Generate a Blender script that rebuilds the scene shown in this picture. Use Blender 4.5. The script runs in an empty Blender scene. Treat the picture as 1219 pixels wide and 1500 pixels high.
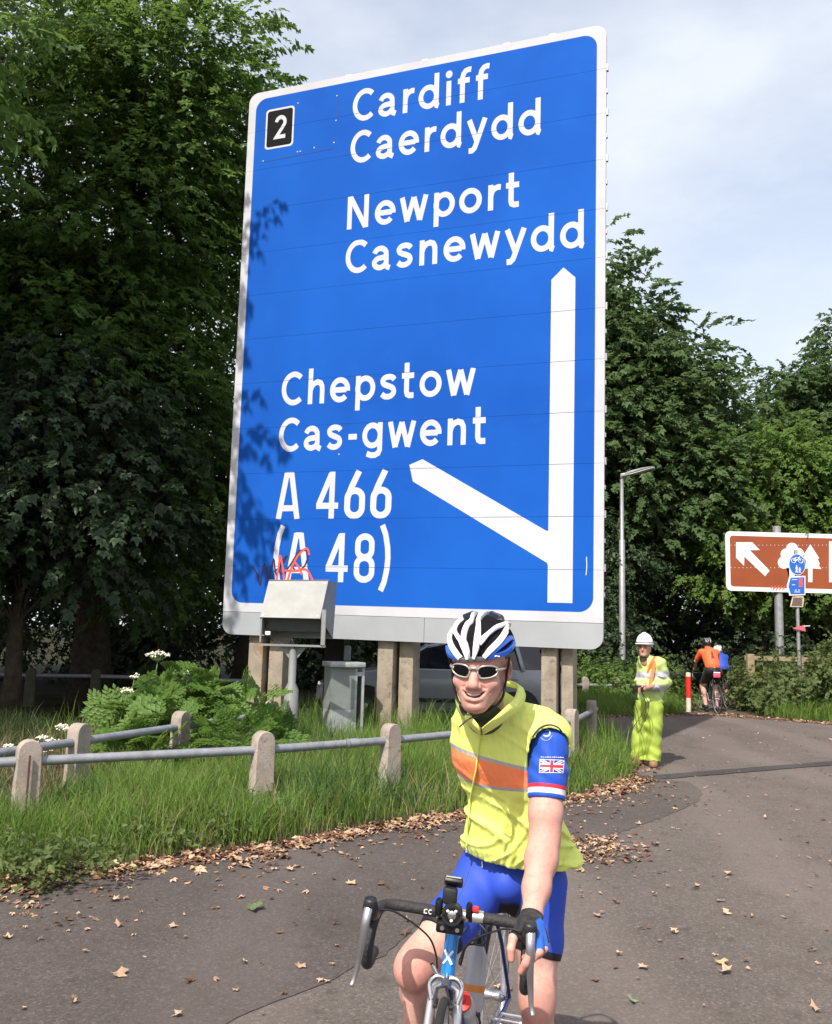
import bpy, bmesh, math, random
import numpy as np
from mathutils import Vector, Matrix, noise as mnoise

random.seed(7); np.random.seed(7)
scene = bpy.context.scene
COL = scene.collection
R = math.radians

# ---------------------------------------------------------------- camera
CAM_H, F_PX, PITCH, ROLL = 1.65, 1300.0, R(7.7), 0.028
cam_d = bpy.data.cameras.new("camera")
cam = bpy.data.objects.new("camera", cam_d); COL.objects.link(cam)
cam_d.sensor_fit = 'VERTICAL'; cam_d.sensor_height = 24.0
cam_d.lens = F_PX / 1500.0 * 24.0
cam_d.clip_start = 0.05; cam_d.clip_end = 2000
cam.matrix_world = Matrix.Translation((0, 0, CAM_H)) @ Matrix.Rotation(R(90) + PITCH, 4, 'X') @ Matrix.Rotation(ROLL, 4, 'Z')
scene.camera = cam

# ---------------------------------------------------------------- light
SUN_EL, SUN_AZ = 48.5, 207.0            # azimuth clockwise from +Y
world = bpy.data.worlds.new("World"); scene.world = world; world.use_nodes = True
wn = world.node_tree.nodes; wl = world.node_tree.links
for n in list(wn): wn.remove(n)
w_out = wn.new('ShaderNodeOutputWorld'); w_bg = wn.new('ShaderNodeBackground')
sky = wn.new('ShaderNodeTexSky'); sky.sky_type = 'NISHITA'; sky.sun_disc = False
sky.sun_elevation = R(SUN_EL); sky.sun_rotation = R(SUN_AZ)
sky.air_density = 1.0; sky.dust_density = 2.2; sky.ozone_density = 1.2
tc = wn.new('ShaderNodeTexCoord'); mp = wn.new('ShaderNodeMapping'); mp.inputs['Scale'].default_value = (1, 1, 2.2)
mp.inputs['Location'].default_value = (0.35, 0.2, 0.1)
nz = wn.new('ShaderNodeTexNoise'); nz.inputs['Scale'].default_value = 2.1; nz.inputs['Detail'].default_value = 9; nz.inputs['Roughness'].default_value = .55
rp = wn.new('ShaderNodeValToRGB'); rp.color_ramp.elements[0].position = .40; rp.color_ramp.elements[1].position = .66
rp.color_ramp.elements[0].color = (.34, .34, .34, 1); rp.color_ramp.elements[1].color = (.93, .93, .93, 1)
# cloud thickens towards the horizon, as real cumulus does
sx = wn.new('ShaderNodeSeparateXYZ'); hz = wn.new('ShaderNodeMapRange')
hz.inputs['From Min'].default_value = .70; hz.inputs['From Max'].default_value = .12; hz.inputs['To Min'].default_value = -.18; hz.inputs['To Max'].default_value = .42
ad = wn.new('ShaderNodeMath'); ad.operation = 'ADD'; ad.use_clamp = True
mx = wn.new('ShaderNodeMix'); mx.data_type = 'RGBA'
mx.inputs['B'].default_value = (8.6, 9.1, 9.9, 1)
wl.new(tc.outputs['Generated'], mp.inputs['Vector']); wl.new(mp.outputs['Vector'], nz.inputs['Vector'])
wl.new(nz.outputs['Fac'], rp.inputs['Fac']); wl.new(tc.outputs['Generated'], sx.inputs['Vector'])
wl.new(sx.outputs['Z'], hz.inputs['Value']); wl.new(rp.outputs['Color'], ad.inputs[0]); wl.new(hz.outputs['Result'], ad.inputs[1])
wl.new(ad.outputs['Value'], mx.inputs['Factor']); vm = wn.new('ShaderNodeVectorMath'); vm.operation = 'MULTIPLY'; vm.inputs[1].default_value = (3.1, 2.65, 2.35); wl.new(sky.outputs['Color'], vm.inputs[0]); wl.new(vm.outputs[0], mx.inputs['A'])
wl.new(mx.outputs['Result'], w_bg.inputs['Color']); w_bg.inputs['Strength'].default_value = 0.088
wl.new(w_bg.outputs['Background'], w_out.inputs['Surface'])

sun_d = bpy.data.lights.new("sun", 'SUN'); sun = bpy.data.objects.new("sun", sun_d); COL.objects.link(sun)
sun_d.energy = 5.0; sun_d.angle = R(.53); sun_d.color = (1.0, .94, .84)
sun_dir = Vector((math.sin(R(SUN_AZ)) * math.cos(R(SUN_EL)), math.cos(R(SUN_AZ)) * math.cos(R(SUN_EL)), math.sin(R(SUN_EL))))
sun.rotation_euler = sun_dir.to_track_quat('Z', 'Y').to_euler()

scene.view_settings.view_transform = 'Standard'; scene.view_settings.look = 'None'
scene.view_settings.exposure = 0.30; scene.view_settings.gamma = 1.0
scene.view_settings.use_curve_mapping = False
scene.cycles.max_bounces = 6; scene.cycles.diffuse_bounces = 3; scene.cycles.transparent_max_bounces = 6
scene.cycles.glossy_bounces = 3; scene.cycles.transmission_bounces = 4
scene.cycles.use_denoising = True

# ---------------------------------------------------------------- survey helpers (photo measurement -> world point)
_fw = np.array([0, math.cos(PITCH), math.sin(PITCH)]); _up = np.array([0, -math.sin(PITCH), math.cos(PITCH)]); _rt = np.array([1., 0, 0])
_rt2 = _rt * math.cos(ROLL) + _up * math.sin(ROLL); _up2 = _up * math.cos(ROLL) - _rt * math.sin(ROLL)
def _ray(px, py): return _fw + _rt2 * (px - 609.5) / F_PX - _up2 * (py - 750) / F_PX
def at(px, py, Y):
    v = _ray(px, py); p = np.array([0, 0, CAM_H]) + v * (Y / v[1]); return Vector(p)
def ground_at(px, py, z=0.0):
    v = _ray(px, py); t = (z - CAM_H) / v[2]; return Vector(np.array([0, 0, CAM_H]) + v * t)

# ---------------------------------------------------------------- object helpers
def link(name, me, mat=None, parent=None, smooth=False):
    o = bpy.data.objects.new(name, me); COL.objects.link(o)
    if mat is not None:
        for m in (mat if isinstance(mat, (list, tuple)) else [mat]): me.materials.append(m)
    if smooth:
        me.polygons.foreach_set('use_smooth', [True] * len(me.polygons))
    if parent is not None: set_parent(o, parent)
    return o
def set_parent(o, parent):
    """parts are built in world coordinates; keep them there"""
    o.parent = parent
    o.matrix_parent_inverse = parent_world(parent).inverted()
def parent_world(p):
    m = p.matrix_basis.copy()
    if p.parent: m = parent_world(p.parent) @ p.matrix_parent_inverse @ m
    return m
def tag(o, label=None, cat=None, group=None, kind=None):
    if label: o['label'] = label
    if cat: o['category'] = cat
    if group: o['group'] = group
    if kind: o['kind'] = kind
    return o
def thing(name, label, cat, loc=(0, 0, 0), group=None, rotz=0):
    o = bpy.data.objects.new(name, None); COL.objects.link(o); o.empty_display_size = .1
    o.location = loc; o.rotation_euler = (0, 0, rotz)
    return tag(o, label, cat, group)
def copy_tree(o, parent=None):
    c = o.copy(); COL.objects.link(c)
    if parent is not None: c.parent = parent
    for ch in o.children: copy_tree(ch, c)
    return c
def mesh_np(name, V, Fq, smooth=False):
    """V (n,3); Fq (m,k) array of polygons of one size"""
    V = np.asarray(V, np.float32); Fq = np.asarray(Fq, np.int32); k = Fq.shape[1]
    me = bpy.data.meshes.new(name); me.vertices.add(len(V)); me.vertices.foreach_set('co', V.ravel())
    me.loops.add(Fq.size); me.loops.foreach_set('vertex_index', Fq.ravel())
    me.polygons.add(len(Fq)); me.polygons.foreach_set('loop_start', np.arange(0, Fq.size, k, dtype=np.int32))
    me.polygons.foreach_set('loop_total', np.full(len(Fq), k, np.int32))
    if smooth: me.polygons.foreach_set('use_smooth', np.ones(len(Fq), bool))
    me.update(calc_edges=True); me.validate()
    return me
class MB:
    """collects shapes into one mesh"""
    def __init__(s): s.v = []; s.f = []
    def add(s, vs, fs):
        n = len(s.v); s.v += [tuple(v) for v in vs]; s.f += [tuple(i + n for i in f) for f in fs]; return s
    def box(s, c, size, M=None, bevel=0.0):
        x, y, z = [d / 2 for d in size]; c = Vector(c)
        if bevel > 0:
            bm = bmesh.new(); bmesh.ops.create_cube(bm, size=1.0)
            for v in bm.verts: v.co = Vector((v.co.x * 2 * x, v.co.y * 2 * y, v.co.z * 2 * z))
            bmesh.ops.bevel(bm, geom=bm.edges[:], offset=bevel, segments=2, affect='EDGES', profile=.5)
            bm.verts.index_update()
            vs = [v.co.copy() for v in bm.verts]; fs = [[v.index for v in f.verts] for f in bm.faces]; bm.free()
        else:
            vs = [Vector((a * x, b * y, d * z)) for a in (-1, 1) for b in (-1, 1) for d in (-1, 1)]
            fs = [(0, 1, 3, 2), (4, 6, 7, 5), (0, 4, 5, 1), (2, 3, 7, 6), (0, 2, 6, 4), (1, 5, 7, 3)]
        if M is not None: vs = [M @ v for v in vs]
        return s.add([c + v for v in vs], fs)
    def tube(s, pts, rad, n=10, cap=True, flat=None):
        pts = [Vector(p) for p in pts]
        if not isinstance(rad, (list, tuple)): rad = [rad] * len(pts)
        t0 = (pts[1] - pts[0]).normalized()
        ref = Vector((0, 0, 1)) if abs(t0.z) < .9 else Vector((1, 0, 0))
        u = t0.cross(ref).normalized(); vs = []; fs = []
        for i, p in enumerate(pts):
            a = pts[max(i - 1, 0)]; b = pts[min(i + 1, len(pts) - 1)]
            t = (b - a).normalized(); u = (u - t * u.dot(t)).normalized(); w = t.cross(u)
            for k in range(n):
                an = 2 * math.pi * k / n; r = rad[i]
                f2 = flat if flat else 1.0
                vs.append(p + u * math.cos(an) * r + w * math.sin(an) * r * f2)
        for i in range(len(pts) - 1):
            for k in range(n):
                fs.append((i * n + k, i * n + (k + 1) % n, (i + 1) * n + (k + 1) % n, (i + 1) * n + k))
        if cap:
            fs.append(tuple(range(n))[::-1]); fs.append(tuple((len(pts) - 1) * n + k for k in range(n)))
        return s.add(vs, fs)
    def lathe(s, base, axis, prof, n=20, cap=True):
        """prof: list of (height, radius)"""
        axis = Vector(axis).normalized()
        return s.tube([Vector(base) + axis * h for h, r in prof], [r for h, r in prof], n, cap)
    def prism(s, outline, off):
        """outline: list of 3-D points in a plane, off: thickness vector"""
        n = len(outline); off = Vector(off)
        a = [Vector(p) for p in outline]; b = [p + off for p in a]
        return s.add(a + b, [tuple(range(n))[::-1], tuple(range(n, 2 * n))] + [(i, (i + 1) % n, n + (i + 1) % n, n + i) for i in range(n)])
    def mesh(s, name):
        me = bpy.data.meshes.new(name); me.from_pydata(s.v, [], s.f)
        bm = bmesh.new(); bm.from_mesh(me); bmesh.ops.recalc_face_normals(bm, faces=bm.faces); bm.to_mesh(me); bm.free()
        me.update(); return me
    def build(s, name, mat, parent=None, smooth=False, auto=None):
        me = s.mesh(name)
        o = link(name, me, mat, parent, smooth)
        if auto: shade_auto(o, auto)
        return o
def shade_auto(o, deg=35):
    me = o.data; me.polygons.foreach_set('use_smooth', [True] * len(me.polygons))
    bm = bmesh.new(); bm.from_mesh(me)
    for e in bm.edges:
        if len(e.link_faces) == 2 and e.calc_face_angle(0) > R(deg): e.smooth = False
    bm.to_mesh(me); bm.free()
def spline(pts, n=8):
    """Catmull-Rom through points"""
    P = [np.array(p, float) for p in pts]; P = [2 * P[0] - P[1]] + P + [2 * P[-1] - P[-2]]; out = []
    for i in range(1, len(P) - 2):
        for k in range(n):
            t = k / n; a, b, c, d = P[i - 1], P[i], P[i + 1], P[i + 2]
            out.append(.5 * (2 * b + (c - a) * t + (2 * a - 5 * b + 4 * c - d) * t * t + (3 * b - a - 3 * c + d) * t ** 3))
    out.append(P[-2]); return out

# ---------------------------------------------------------------- materials
class NT:
    def __init__(s, m): s.t = m.node_tree; s.n = s.t.nodes; s.l = s.t.links
    def new(s, typ, **kw):
        n = s.n.new('ShaderNode' + typ)
        for k, v in kw.items():
            if k.startswith('i_'): n.inputs[k[2:].replace('_', ' ')].default_value = v
            else: setattr(n, k, v)
        return n
    def val(s, x, sock):
        if isinstance(x, bpy.types.NodeSocket): s.l.new(x, sock)
        else: sock.default_value = x
    def math(s, op, a, b=None, c=None, clamp=False):
        n = s.new('Math', operation=op, use_clamp=clamp)
        for i, x in enumerate((a, b, c)):
            if x is not None: s.val(x, n.inputs[i])
        return n.outputs[0]
    def mix(s, f, a, b):
        n = s.new('Mix', data_type='RGBA'); s.val(f, n.inputs['Factor'])
        for x, k in ((a, 'A'), (b, 'B')):
            if isinstance(x, (tuple, list)): n.inputs[k].default_value = (*x[:3], 1)
            else: s.l.new(x, n.inputs[k])
        return n.outputs['Result']
    def noise(s, vec, scale, detail=4, rough=.55, out='Fac'):
        n = s.new('TexNoise'); n.inputs['Scale'].default_value = scale; n.inputs['Detail'].default_value = detail; n.inputs['Roughness'].default_value = rough
        if vec is not None: s.l.new(vec, n.inputs['Vector'])
        return n.outputs[out]
    def ramp(s, fac, stops):
        n = s.new('ValToRGB'); s.l.new(fac, n.inputs['Fac']); e = n.color_ramp.elements
        while len(e) < len(stops): e.new(.5)
        for el, (p, c) in zip(e, stops): el.position = p; el.color = (*c[:3], 1) if isinstance(c, (tuple, list)) else (c, c, c, 1)
        return n.outputs['Color']
    def obj(s): return s.new('TexCoord').outputs['Object']
    def step(s, x, edge, w=.0005):
        n = s.new('MapRange'); s.val(x, n.inputs['Value']); s.val(edge - w, n.inputs['From Min']); s.val(edge + w, n.inputs['From Max']); return n.outputs['Result']
def material(name, color=(.5, .5, .5), rough=.6, metal=0.0, var=.12, scale=12, bump=0.0, bscale=60, spec=.5, coat=0.0, bdist=.01):
    m = bpy.data.materials.new(name); m.use_nodes = True; t = NT(m); b = t.n['Principled BSDF']
    b.inputs['Roughness'].default_value = rough; b.inputs['Metallic'].default_value = metal
    b.inputs['Specular IOR Level'].default_value = spec; b.inputs['Coat Weight'].default_value = coat
    vec = t.obj()
    if var > 0:
        f = t.noise(vec, scale, 5)
        c = t.mix(t.ramp(f, [(.3, 0.), (.7, 1.)]), tuple(x * (1 - var) for x in color), tuple(min(1, x * (1 + var)) for x in color))
        t.l.new(c, b.inputs['Base Color'])
    else: b.inputs['Base Color'].default_value = (*color, 1)
    if bump > 0:
        bn = t.new('Bump'); bn.inputs['Strength'].default_value = bump; bn.inputs['Distance'].default_value = bdist
        t.l.new(t.noise(vec, bscale, 5), bn.inputs['Height']); t.l.new(bn.outputs['Normal'], b.inputs['Normal'])
    return m
def leaf_material(name, c1, c2, trans=.35, rough=.45, patch=.5):
    """foliage: colour differs leaf by leaf and bough by bough, light shines through"""
    m = bpy.data.materials.new(name); m.use_nodes = True; t = NT(m); b = t.n['Principled BSDF']; out = t.n['Material Output']
    rnd = t.new('NewGeometry').outputs['Random Per Island']
    big = t.noise(t.obj(), patch, 2)
    f = t.math('ADD', t.math('MULTIPLY', rnd, .55), t.math('MULTIPLY', big, .75)); f = t.math('SUBTRACT', f, .15, clamp=True)
    c = t.mix(f, c1, c2)
    t.l.new(c, b.inputs['Base Color']); b.inputs['Roughness'].default_value = rough; b.inputs['Specular IOR Level'].default_value = .35
    tr = t.new('BsdfTranslucent'); hs = t.new('HueSaturation'); hs.inputs['Value'].default_value = 1.3; hs.inputs['Hue'].default_value = .485
    t.l.new(c, hs.inputs['Color']); t.l.new(hs.outputs['Color'], tr.inputs['Color'])
    ms = t.new('MixShader'); ms.inputs['Fac'].default_value = trans
    t.l.new(b.outputs[0], ms.inputs[1]); t.l.new(tr.outputs[0], ms.inputs[2]); t.l.new(ms.outputs[0], out.inputs['Surface'])
    return m
def concrete_material(name, c=(.37, .315, .25), stain=None):
    m = bpy.data.materials.new(name); m.use_nodes = True; t = NT(m); b = t.n['Principled BSDF']; v = t.obj()
    f1 = t.noise(v, 4, 6, .6); f2 = t.noise(v, 60, 4, .7); f3 = t.noise(v, 11, 5, .65)
    col = t.mix(t.ramp(f1, [(.3, 0.), (.7, 1.)]), tuple(x * .7 for x in c), tuple(x * 1.15 for x in c))
    col = t.mix(t.ramp(f2, [(.55, 0.), (.7, .55)]), col, tuple(x * 1.6 for x in c))
    col = t.mix(t.ramp(f3, [(.56, 0.), (.66, .6)]), col, (.13, .12, .09))
    if stain: col = t.mix(t.ramp(t.noise(v, 2.2, 3), [(.52, 0.), (.62, .7)]), col, stain)
    t.l.new(col, b.inputs['Base Color']); b.inputs['Roughness'].default_value = .92; b.inputs['Specular IOR Level'].default_value = .2
    bn = t.new('Bump'); bn.inputs['Strength'].default_value = .6; bn.inputs['Distance'].default_value = .008
    t.l.new(f2, bn.inputs['Height']); t.l.new(bn.outputs['Normal'], b.inputs['Normal'])
    return m
M = {}
M['galv'] = material('galvanised_steel', (.36, .37, .38), .5, .55, .15, 9)
M['grey_paint'] = material('grey_paint', (.33, .35, .35), .55, 0, .1, 6)
M['black_plastic'] = material('black_plastic', (.016, .016, .018), .45, 0, .1)
M['rubber'] = material('rubber', (.018, .018, .018), .75, 0, .2)
M['chrome'] = material('polished_alloy', (.72, .72, .73), .18, 1.0, .05)
M['alloy'] = material('silver_alloy', (.62, .62, .64), .32, .85, .06)
M['white'] = material('white_paint', (.78, .78, .76), .4, 0, .05)
M['bark'] = material('bark', (.06, .048, .034), .95, 0, .35, 8, .8, 30, .1, 0, .03)
M['concrete'] = concrete_material('weathered_concrete')
M['concrete_rust'] = concrete_material('rust_stained_concrete', stain=(.32, .14, .05))
# ================================================================ ground, tarmac, verge
def tarmac_material(name, base, warm=0.0, dark=1.0):
    m = bpy.data.materials.new(name); m.use_nodes = True; t = NT(m); b = t.n['Principled BSDF']; v = t.obj()
    big = t.noise(v, .55, 4, .6); mid = t.noise(v, 3.5, 5, .65); grit = t.noise(v, 170, 3, .8); grit2 = t.noise(v, 420, 2, .8)
    c = t.mix(t.ramp(big, [(.3, 0.), (.7, 1.)]), tuple(x * .78 for x in base), tuple(x * 1.2 for x in base))
    c = t.mix(t.ramp(mid, [(.5, 0.), (.75, .55)]), c, (base[0] * .72, base[1] * .68, base[2] * .62))
    c = t.mix(t.ramp(grit, [(.42, .75), (.52, 0.)]), c, tuple(x * .45 for x in base))
    c = t.mix(t.ramp(grit2, [(.58, 0.), (.72, .7)]), c, tuple(x * 2.1 for x in base))
    ag = t.new('TexVoronoi', feature='F1'); ag.inputs['Scale'].default_value = 75; t.l.new(v, ag.inputs['Vector']); sr = t.new('SeparateColor'); t.l.new(ag.outputs['Color'], sr.inputs[0])
    c = t.mix(t.ramp(sr.outputs[0], [(.0, .45), (.45, 0.)]), c, tuple(x * .42 for x in base)); c = t.mix(t.ramp(sr.outputs[1], [(.72, 0.), (1., .42)]), c, tuple(x * 1.9 for x in base))
    st_ = t.noise(v, 1.3, 6, .7); c = t.mix(t.ramp(st_, [(.52, 0.), (.72, .5)]), c, (base[0] * .62, base[1] * .58, base[2] * .52))
    sp_ = t.noise(v, 7, 2, .5); c = t.mix(t.ramp(sp_, [(.66, 0.), (.70, .45)]), c, tuple(x * .45 for x in base))     # old oil spots and damp marks
    wt = t.new('TexWave', wave_type='BANDS'); wt.inputs['Scale'].default_value = .16; wt.inputs['Distortion'].default_value = 5; wt.inputs['Detail'].default_value = 3; t.l.new(v, wt.inputs['Vector']); c = t.mix(t.ramp(wt.outputs['Fac'], [(.55, 0.), (.9, .28)]), c, tuple(min(1, x * 1.45) for x in base))
    vor = t.new('TexVoronoi', feature='F1'); vor.inputs['Scale'].default_value = 42; t.l.new(v, vor.inputs['Vector'])
    c = t.mix(t.ramp(vor.outputs['Distance'], [(.07, .55), (.15, 0.)]), c, (.26, .22, .18))      # pale chippings and debris
    t.l.new(c, b.inputs['Base Color']); b.inputs['Roughness'].default_value = .88; b.inputs['Specular IOR Level'].default_value = .25
    bn = t.new('Bump'); bn.inputs['Strength'].default_value = .8; bn.inputs['Distance'].default_value = .006
    t.l.new(grit, bn.inputs['Height']); t.l.new(bn.outputs['Normal'], b.inputs['Normal'])
    return m
M['tarmac'] = tarmac_material('tarmac', (.138, .117, .105))
M['tarmac_dark'] = tarmac_material('old_tarmac', (.100, .085, .077))
M['tarmac_strip'] = tarmac_material('strip_tarmac', (.058, .057, .058))
M['soil'] = material('soil', (.055, .042, .026), .95, 0, .4, 3, .9, 25, .1, 0, .04)
M['wood_floor'] = material('woodland_floor', (.030, .030, .015), .95, 0, .5, 1.2, .9, 12, .1, 0, .06)

def sheet(name, pts, z, mat):
    mb = MB(); mb.add([(x, y, z) for x, y in pts], [tuple(range(len(pts)))]); o = mb.build(name, mat)
    return tag(o, kind='structure')
sheet('ground', [(-220, -120), (220, -120), (220, 320), (-220, 320)], -.004, M['wood_floor'])
far_edge = [(px, py) for px, py in ((880, 1051), (960, 1048), (1040, 1046), (1100, 1050), (1160, 1055), (1219, 1059), (1300, 1066))]
fe = [ground_at(*p) for p in far_edge]
tar_pts = [(-30, -12), (16, -12), (15, 14)] + [(p.x, p.y) for p in fe][::-1] + [(3.2, 19.2), (-2, 19.4), (-4.2, 16.4), (-6.0, 12.8), (-30, 6.2)]
sheet('tarmac', tar_pts, 0.0, M['tarmac'])
sheet('footpath', [(6.0, 20.0), (8.0, 20.0), (8.6, 30), (9.4, 45), (8.0, 45), (6.8, 30)], .004, M['tarmac_dark'])
# older, darker surfacing on the near left, its broken edge running away to the right
o1 = [ground_at(*p) for p in ((290, 1520), (385, 1476), (450, 1452), (520, 1418), (565, 1399), (640, 1330), (800, 1262), (880, 1240), (905, 1222), (990, 1190), (1022, 1175), (1030, 1160), (1010, 1146), (955, 1140))]
dark_pts = [(p.x, p.y) for p in o1]
jag = []
for (a, b) in zip(dark_pts[:-1], dark_pts[1:]):
    k = max(2, int(math.hypot(b[0] - a[0], b[1] - a[1]) / .07))
    for i in range(k):
        t = i / k; jag.append((a[0] + (b[0] - a[0]) * t + random.uniform(-.012, .012), a[1] + (b[1] - a[1]) * t + random.uniform(-.012, .012)))
sheet('old_tarmac', [(-25, 2.6), (-1.2, 3.2)] + jag + [(2.6, 11.3), (-25, 5.5)], .004, M['tarmac_dark'])
# straight darker strip across the tarmac
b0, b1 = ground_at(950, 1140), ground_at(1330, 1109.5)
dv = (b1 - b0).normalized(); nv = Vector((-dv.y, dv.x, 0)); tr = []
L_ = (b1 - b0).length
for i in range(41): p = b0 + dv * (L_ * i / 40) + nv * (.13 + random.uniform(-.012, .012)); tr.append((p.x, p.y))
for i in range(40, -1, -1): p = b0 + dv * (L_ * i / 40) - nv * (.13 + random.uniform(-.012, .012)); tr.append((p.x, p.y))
sheet('dark_strip', tr, .008, M['tarmac_strip'])

# the verge: a low grassy mound between the tarmac and the car park
front = [ground_at(*p) for p in ((-160, 1318), (-60, 1298), (0, 1287), (120, 1275), (200, 1268), (320, 1248), (400, 1240), (520, 1216), (600, 1203), (680, 1192), (780, 1178), (850, 1166), (900, 1152), (930, 1140))]
back = [ground_at(*p) for p in ((938, 1122), (925, 1102), (905, 1085), (885, 1070))]
VERGE = [(p.x, p.y) for p in front + back] + [(3.0, 15.6), (.5, 15.7), (-1.6, 15.4), (-3.6, 14.6), (-4.6, 12.8), (-5.4, 10.6), (-6.4, 8.8), (-8.0, 7.4)]
def in_poly(x, y, P):
    c = np.zeros(len(x), bool); j = len(P) - 1
    for i in range(len(P)):
        xi, yi = P[i]; xj, yj = P[j]
        with np.errstate(divide='ignore', invalid='ignore'):
            c ^= ((yi > y) != (yj > y)) & (x < (xj - xi) * (y - yi) / (yj - yi + 1e-12) + xi)
        j = i
    return c
def poly_dist(x, y, P):
    d = np.full(len(x), 1e9)
    for i in range(len(P)):
        ax, ay = P[i]; bx, by = P[(i + 1) % len(P)]; ex, ey = bx - ax, by - ay
        t = np.clip(((x - ax) * ex + (y - ay) * ey) / (ex * ex + ey * ey + 1e-12), 0, 1)
        d = np.minimum(d, np.hypot(x - ax - t * ex, y - ay - t * ey))
    return d
def verge_z(x, y):
    return .010 + .10 * np.clip(poly_dist(np.atleast_1d(x), np.atleast_1d(y), VERGE) / .9, 0, 1)
bm = bmesh.new()
vs = [bm.verts.new((x, y, 0)) for x, y in VERGE]; f = bm.faces.new(vs)
bmesh.ops.triangulate(bm, faces=[f])
for _ in range(4): bmesh.ops.subdivide_edges(bm, edges=[e for e in bm.edges if e.calc_length() > .35], cuts=1, use_grid_fill=True)
bmesh.ops.triangulate(bm, faces=bm.faces)
co = np.array([v.co[:] for v in bm.verts]); zz = verge_z(co[:, 0], co[:, 1])
for v, z in zip(bm.verts, zz): v.co.z = z
me = bpy.data.meshes.new('verge'); bm.to_mesh(me); bm.free()
tag(link('verge', me, M['soil'], None, True), kind='structure')
# rough ground on the far side of the tarmac
sheet('far_verge', [(2.6, 19.5), (4.0, 18.9), (5.0, 19.5), (6.2, 20.3), (6.5, 30), (-3, 30), (-4, 19.6)], .010, M['soil'])
sheet('far_verge', [(7.75, 20.2), (8.4, 19.6), (9.1, 19.0), (10.2, 18.2), (15, 13), (30, 13), (30, 32), (8.6, 32)], .010, M['soil'])
# ================================================================ the big blue sign
SW, SH = 5.89, 8.9375
SR = Matrix(((.9373, .3486, .0007, -2.9781), (-.3485, .937, -.0247, 14.0), (-.0093, .0229, .9997, 1.5371), (0, 0, 0, 1)))
def sp(x, z, d=0.0): return SR @ Vector((x, -d, z))          # a point on the sign's face, d metres proud of it

def sign_face_material():
    m = bpy.data.materials.new('blue_sign_face'); m.use_nodes = True; t = NT(m); b = t.n['Principled BSDF']
    s = t.new('SeparateXYZ'); t.l.new(t.obj(), s.inputs[0]); x, z = s.outputs['X'], s.outputs['Z']
    def rbox(x0, x1, z0, z1, r):
        qx = t.math('SUBTRACT', t.math('ABSOLUTE', t.math('SUBTRACT', x, (x0 + x1) / 2)), (x1 - x0) / 2 - r)
        qz = t.math('SUBTRACT', t.math('ABSOLUTE', t.math('SUBTRACT', z, (z0 + z1) / 2)), (z1 - z0) / 2 - r)
        l = t.math('SQRT', t.math('ADD', t.math('POWER', t.math('MAXIMUM', qx, 0.), 2.), t.math('POWER', t.math('MAXIMUM', qz, 0.), 2.)))
        return t.math('SUBTRACT', t.math('ADD', l, t.math('MINIMUM', t.math('MAXIMUM', qx, qz), 0.)), r)
    blue = t.math('SUBTRACT', 1., t.step(rbox(.135, 5.755, .492, 8.815, .2), 0., .004))
    v = t.obj()
    n1 = t.noise(v, .45, 3); n2 = t.noise(v, 2.5, 5)
    cb = t.mix(t.ramp(n1, [(.35, 0.), (.65, 1.)]), (.006, .076, .39), (.008, .098, .46))
    cb = t.mix(t.ramp(n2, [(.55, 0.), (.8, .25)]), cb, (.014, .125, .50))
    cw = t.mix(t.ramp(t.noise(v, 1.6, 6), [(.4, 0.), (.75, 1.)]), (.51, .52, .56), (.44, .45, .48))
    c = t.mix(blue, cw, cb)
    t.l.new(c, b.inputs['Base Color']); b.inputs['Roughness'].default_value = .8; b.inputs['Specular IOR Level'].default_value = .12
    return m
M['sign_face'] = sign_face_material()
M['letter'] = material('white_sign_lettering', (.52, .53, .58), .8, 0, .05, 2, spec=.12)
M['sign_black'] = material('black_sign_film', (.010, .010, .011), .8, 0, .1, spec=.1)
M['sign_grey'] = material('grey_sign_skirt', (.32, .34, .365), .5, 0, .08, 1.5)
M['seam'] = material('dark_joint', (.010, .05, .22), .8, 0, 0)

sign = thing('motorway_sign', 'huge blue motorway sign naming Cardiff, Newport and Chepstow with a branching white arrow', 'road sign', (-.2, 13.0, 0))
SEAM = [1.064, 1.793, 2.523, 3.247, 3.983, 4.713, 5.443, 6.153, 6.885, 7.578, 8.253]
GAP = .003
def sign_box(x0, x1, z0, z1, d0, d1, name, mat, par=sign, rc=None, bevel=0):
    """board in sign space; rc = radius with which its outline's outer corners are rounded: dict corner->r"""
    rc = rc or {}; out = []
    def corner(cx, cz, sx_, sz_, key, a0):
        r = rc.get(key, 0)
        if r <= 0: out.append((cx, cz)); return
        for k in range(9):
            an = R(a0 + 90 * k / 8); out.append((cx - sx_ * r + r * math.cos(an), cz - sz_ * r + r * math.sin(an)))
    corner(x1, z1, 1, 1, 'tr', 0); corner(x0, z1, -1, 1, 'tl', 90); corner(x0, z0, -1, -1, 'bl', 180); corner(x1, z0, 1, -1, 'br', 270)
    mb = MB(); n = len(out)
    vs = [Vector((x, -d1, z)) for x, z in out] + [Vector((x, -d0, z)) for x, z in out]
    mb.add(vs, [tuple(range(n)), tuple(range(n, 2 * n))[::-1]] + [(i, (i + 1) % n, n + (i + 1) % n, n + i) for i in range(n)])
    o = mb.build(name, mat); o.matrix_world = SR; o.parent = par; o.matrix_parent_inverse = parent_world(par).inverted()
    return o
zs = [.352] + SEAM + [SH]
for i in range(len(zs) - 1):
    rc = {'tr': .17, 'tl': .17} if i == len(zs) - 2 else {}
    sign_box(0, SW, zs[i] + GAP * .5, zs[i + 1] - GAP * .5, -.05 + random.uniform(0, .002), 0, 'panel', M['sign_face'], rc=rc)
tag(sign_box(0, 3.35 - .003, 0, .348, -.05, -.004, 'skirt_panel', M['sign_grey'], rc={'bl': .17}))
tag(sign_box(3.35 + .003, SW, 0, .348, -.05, -.004, 'skirt_panel', M['sign_grey'], rc={'br': .17}))
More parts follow.
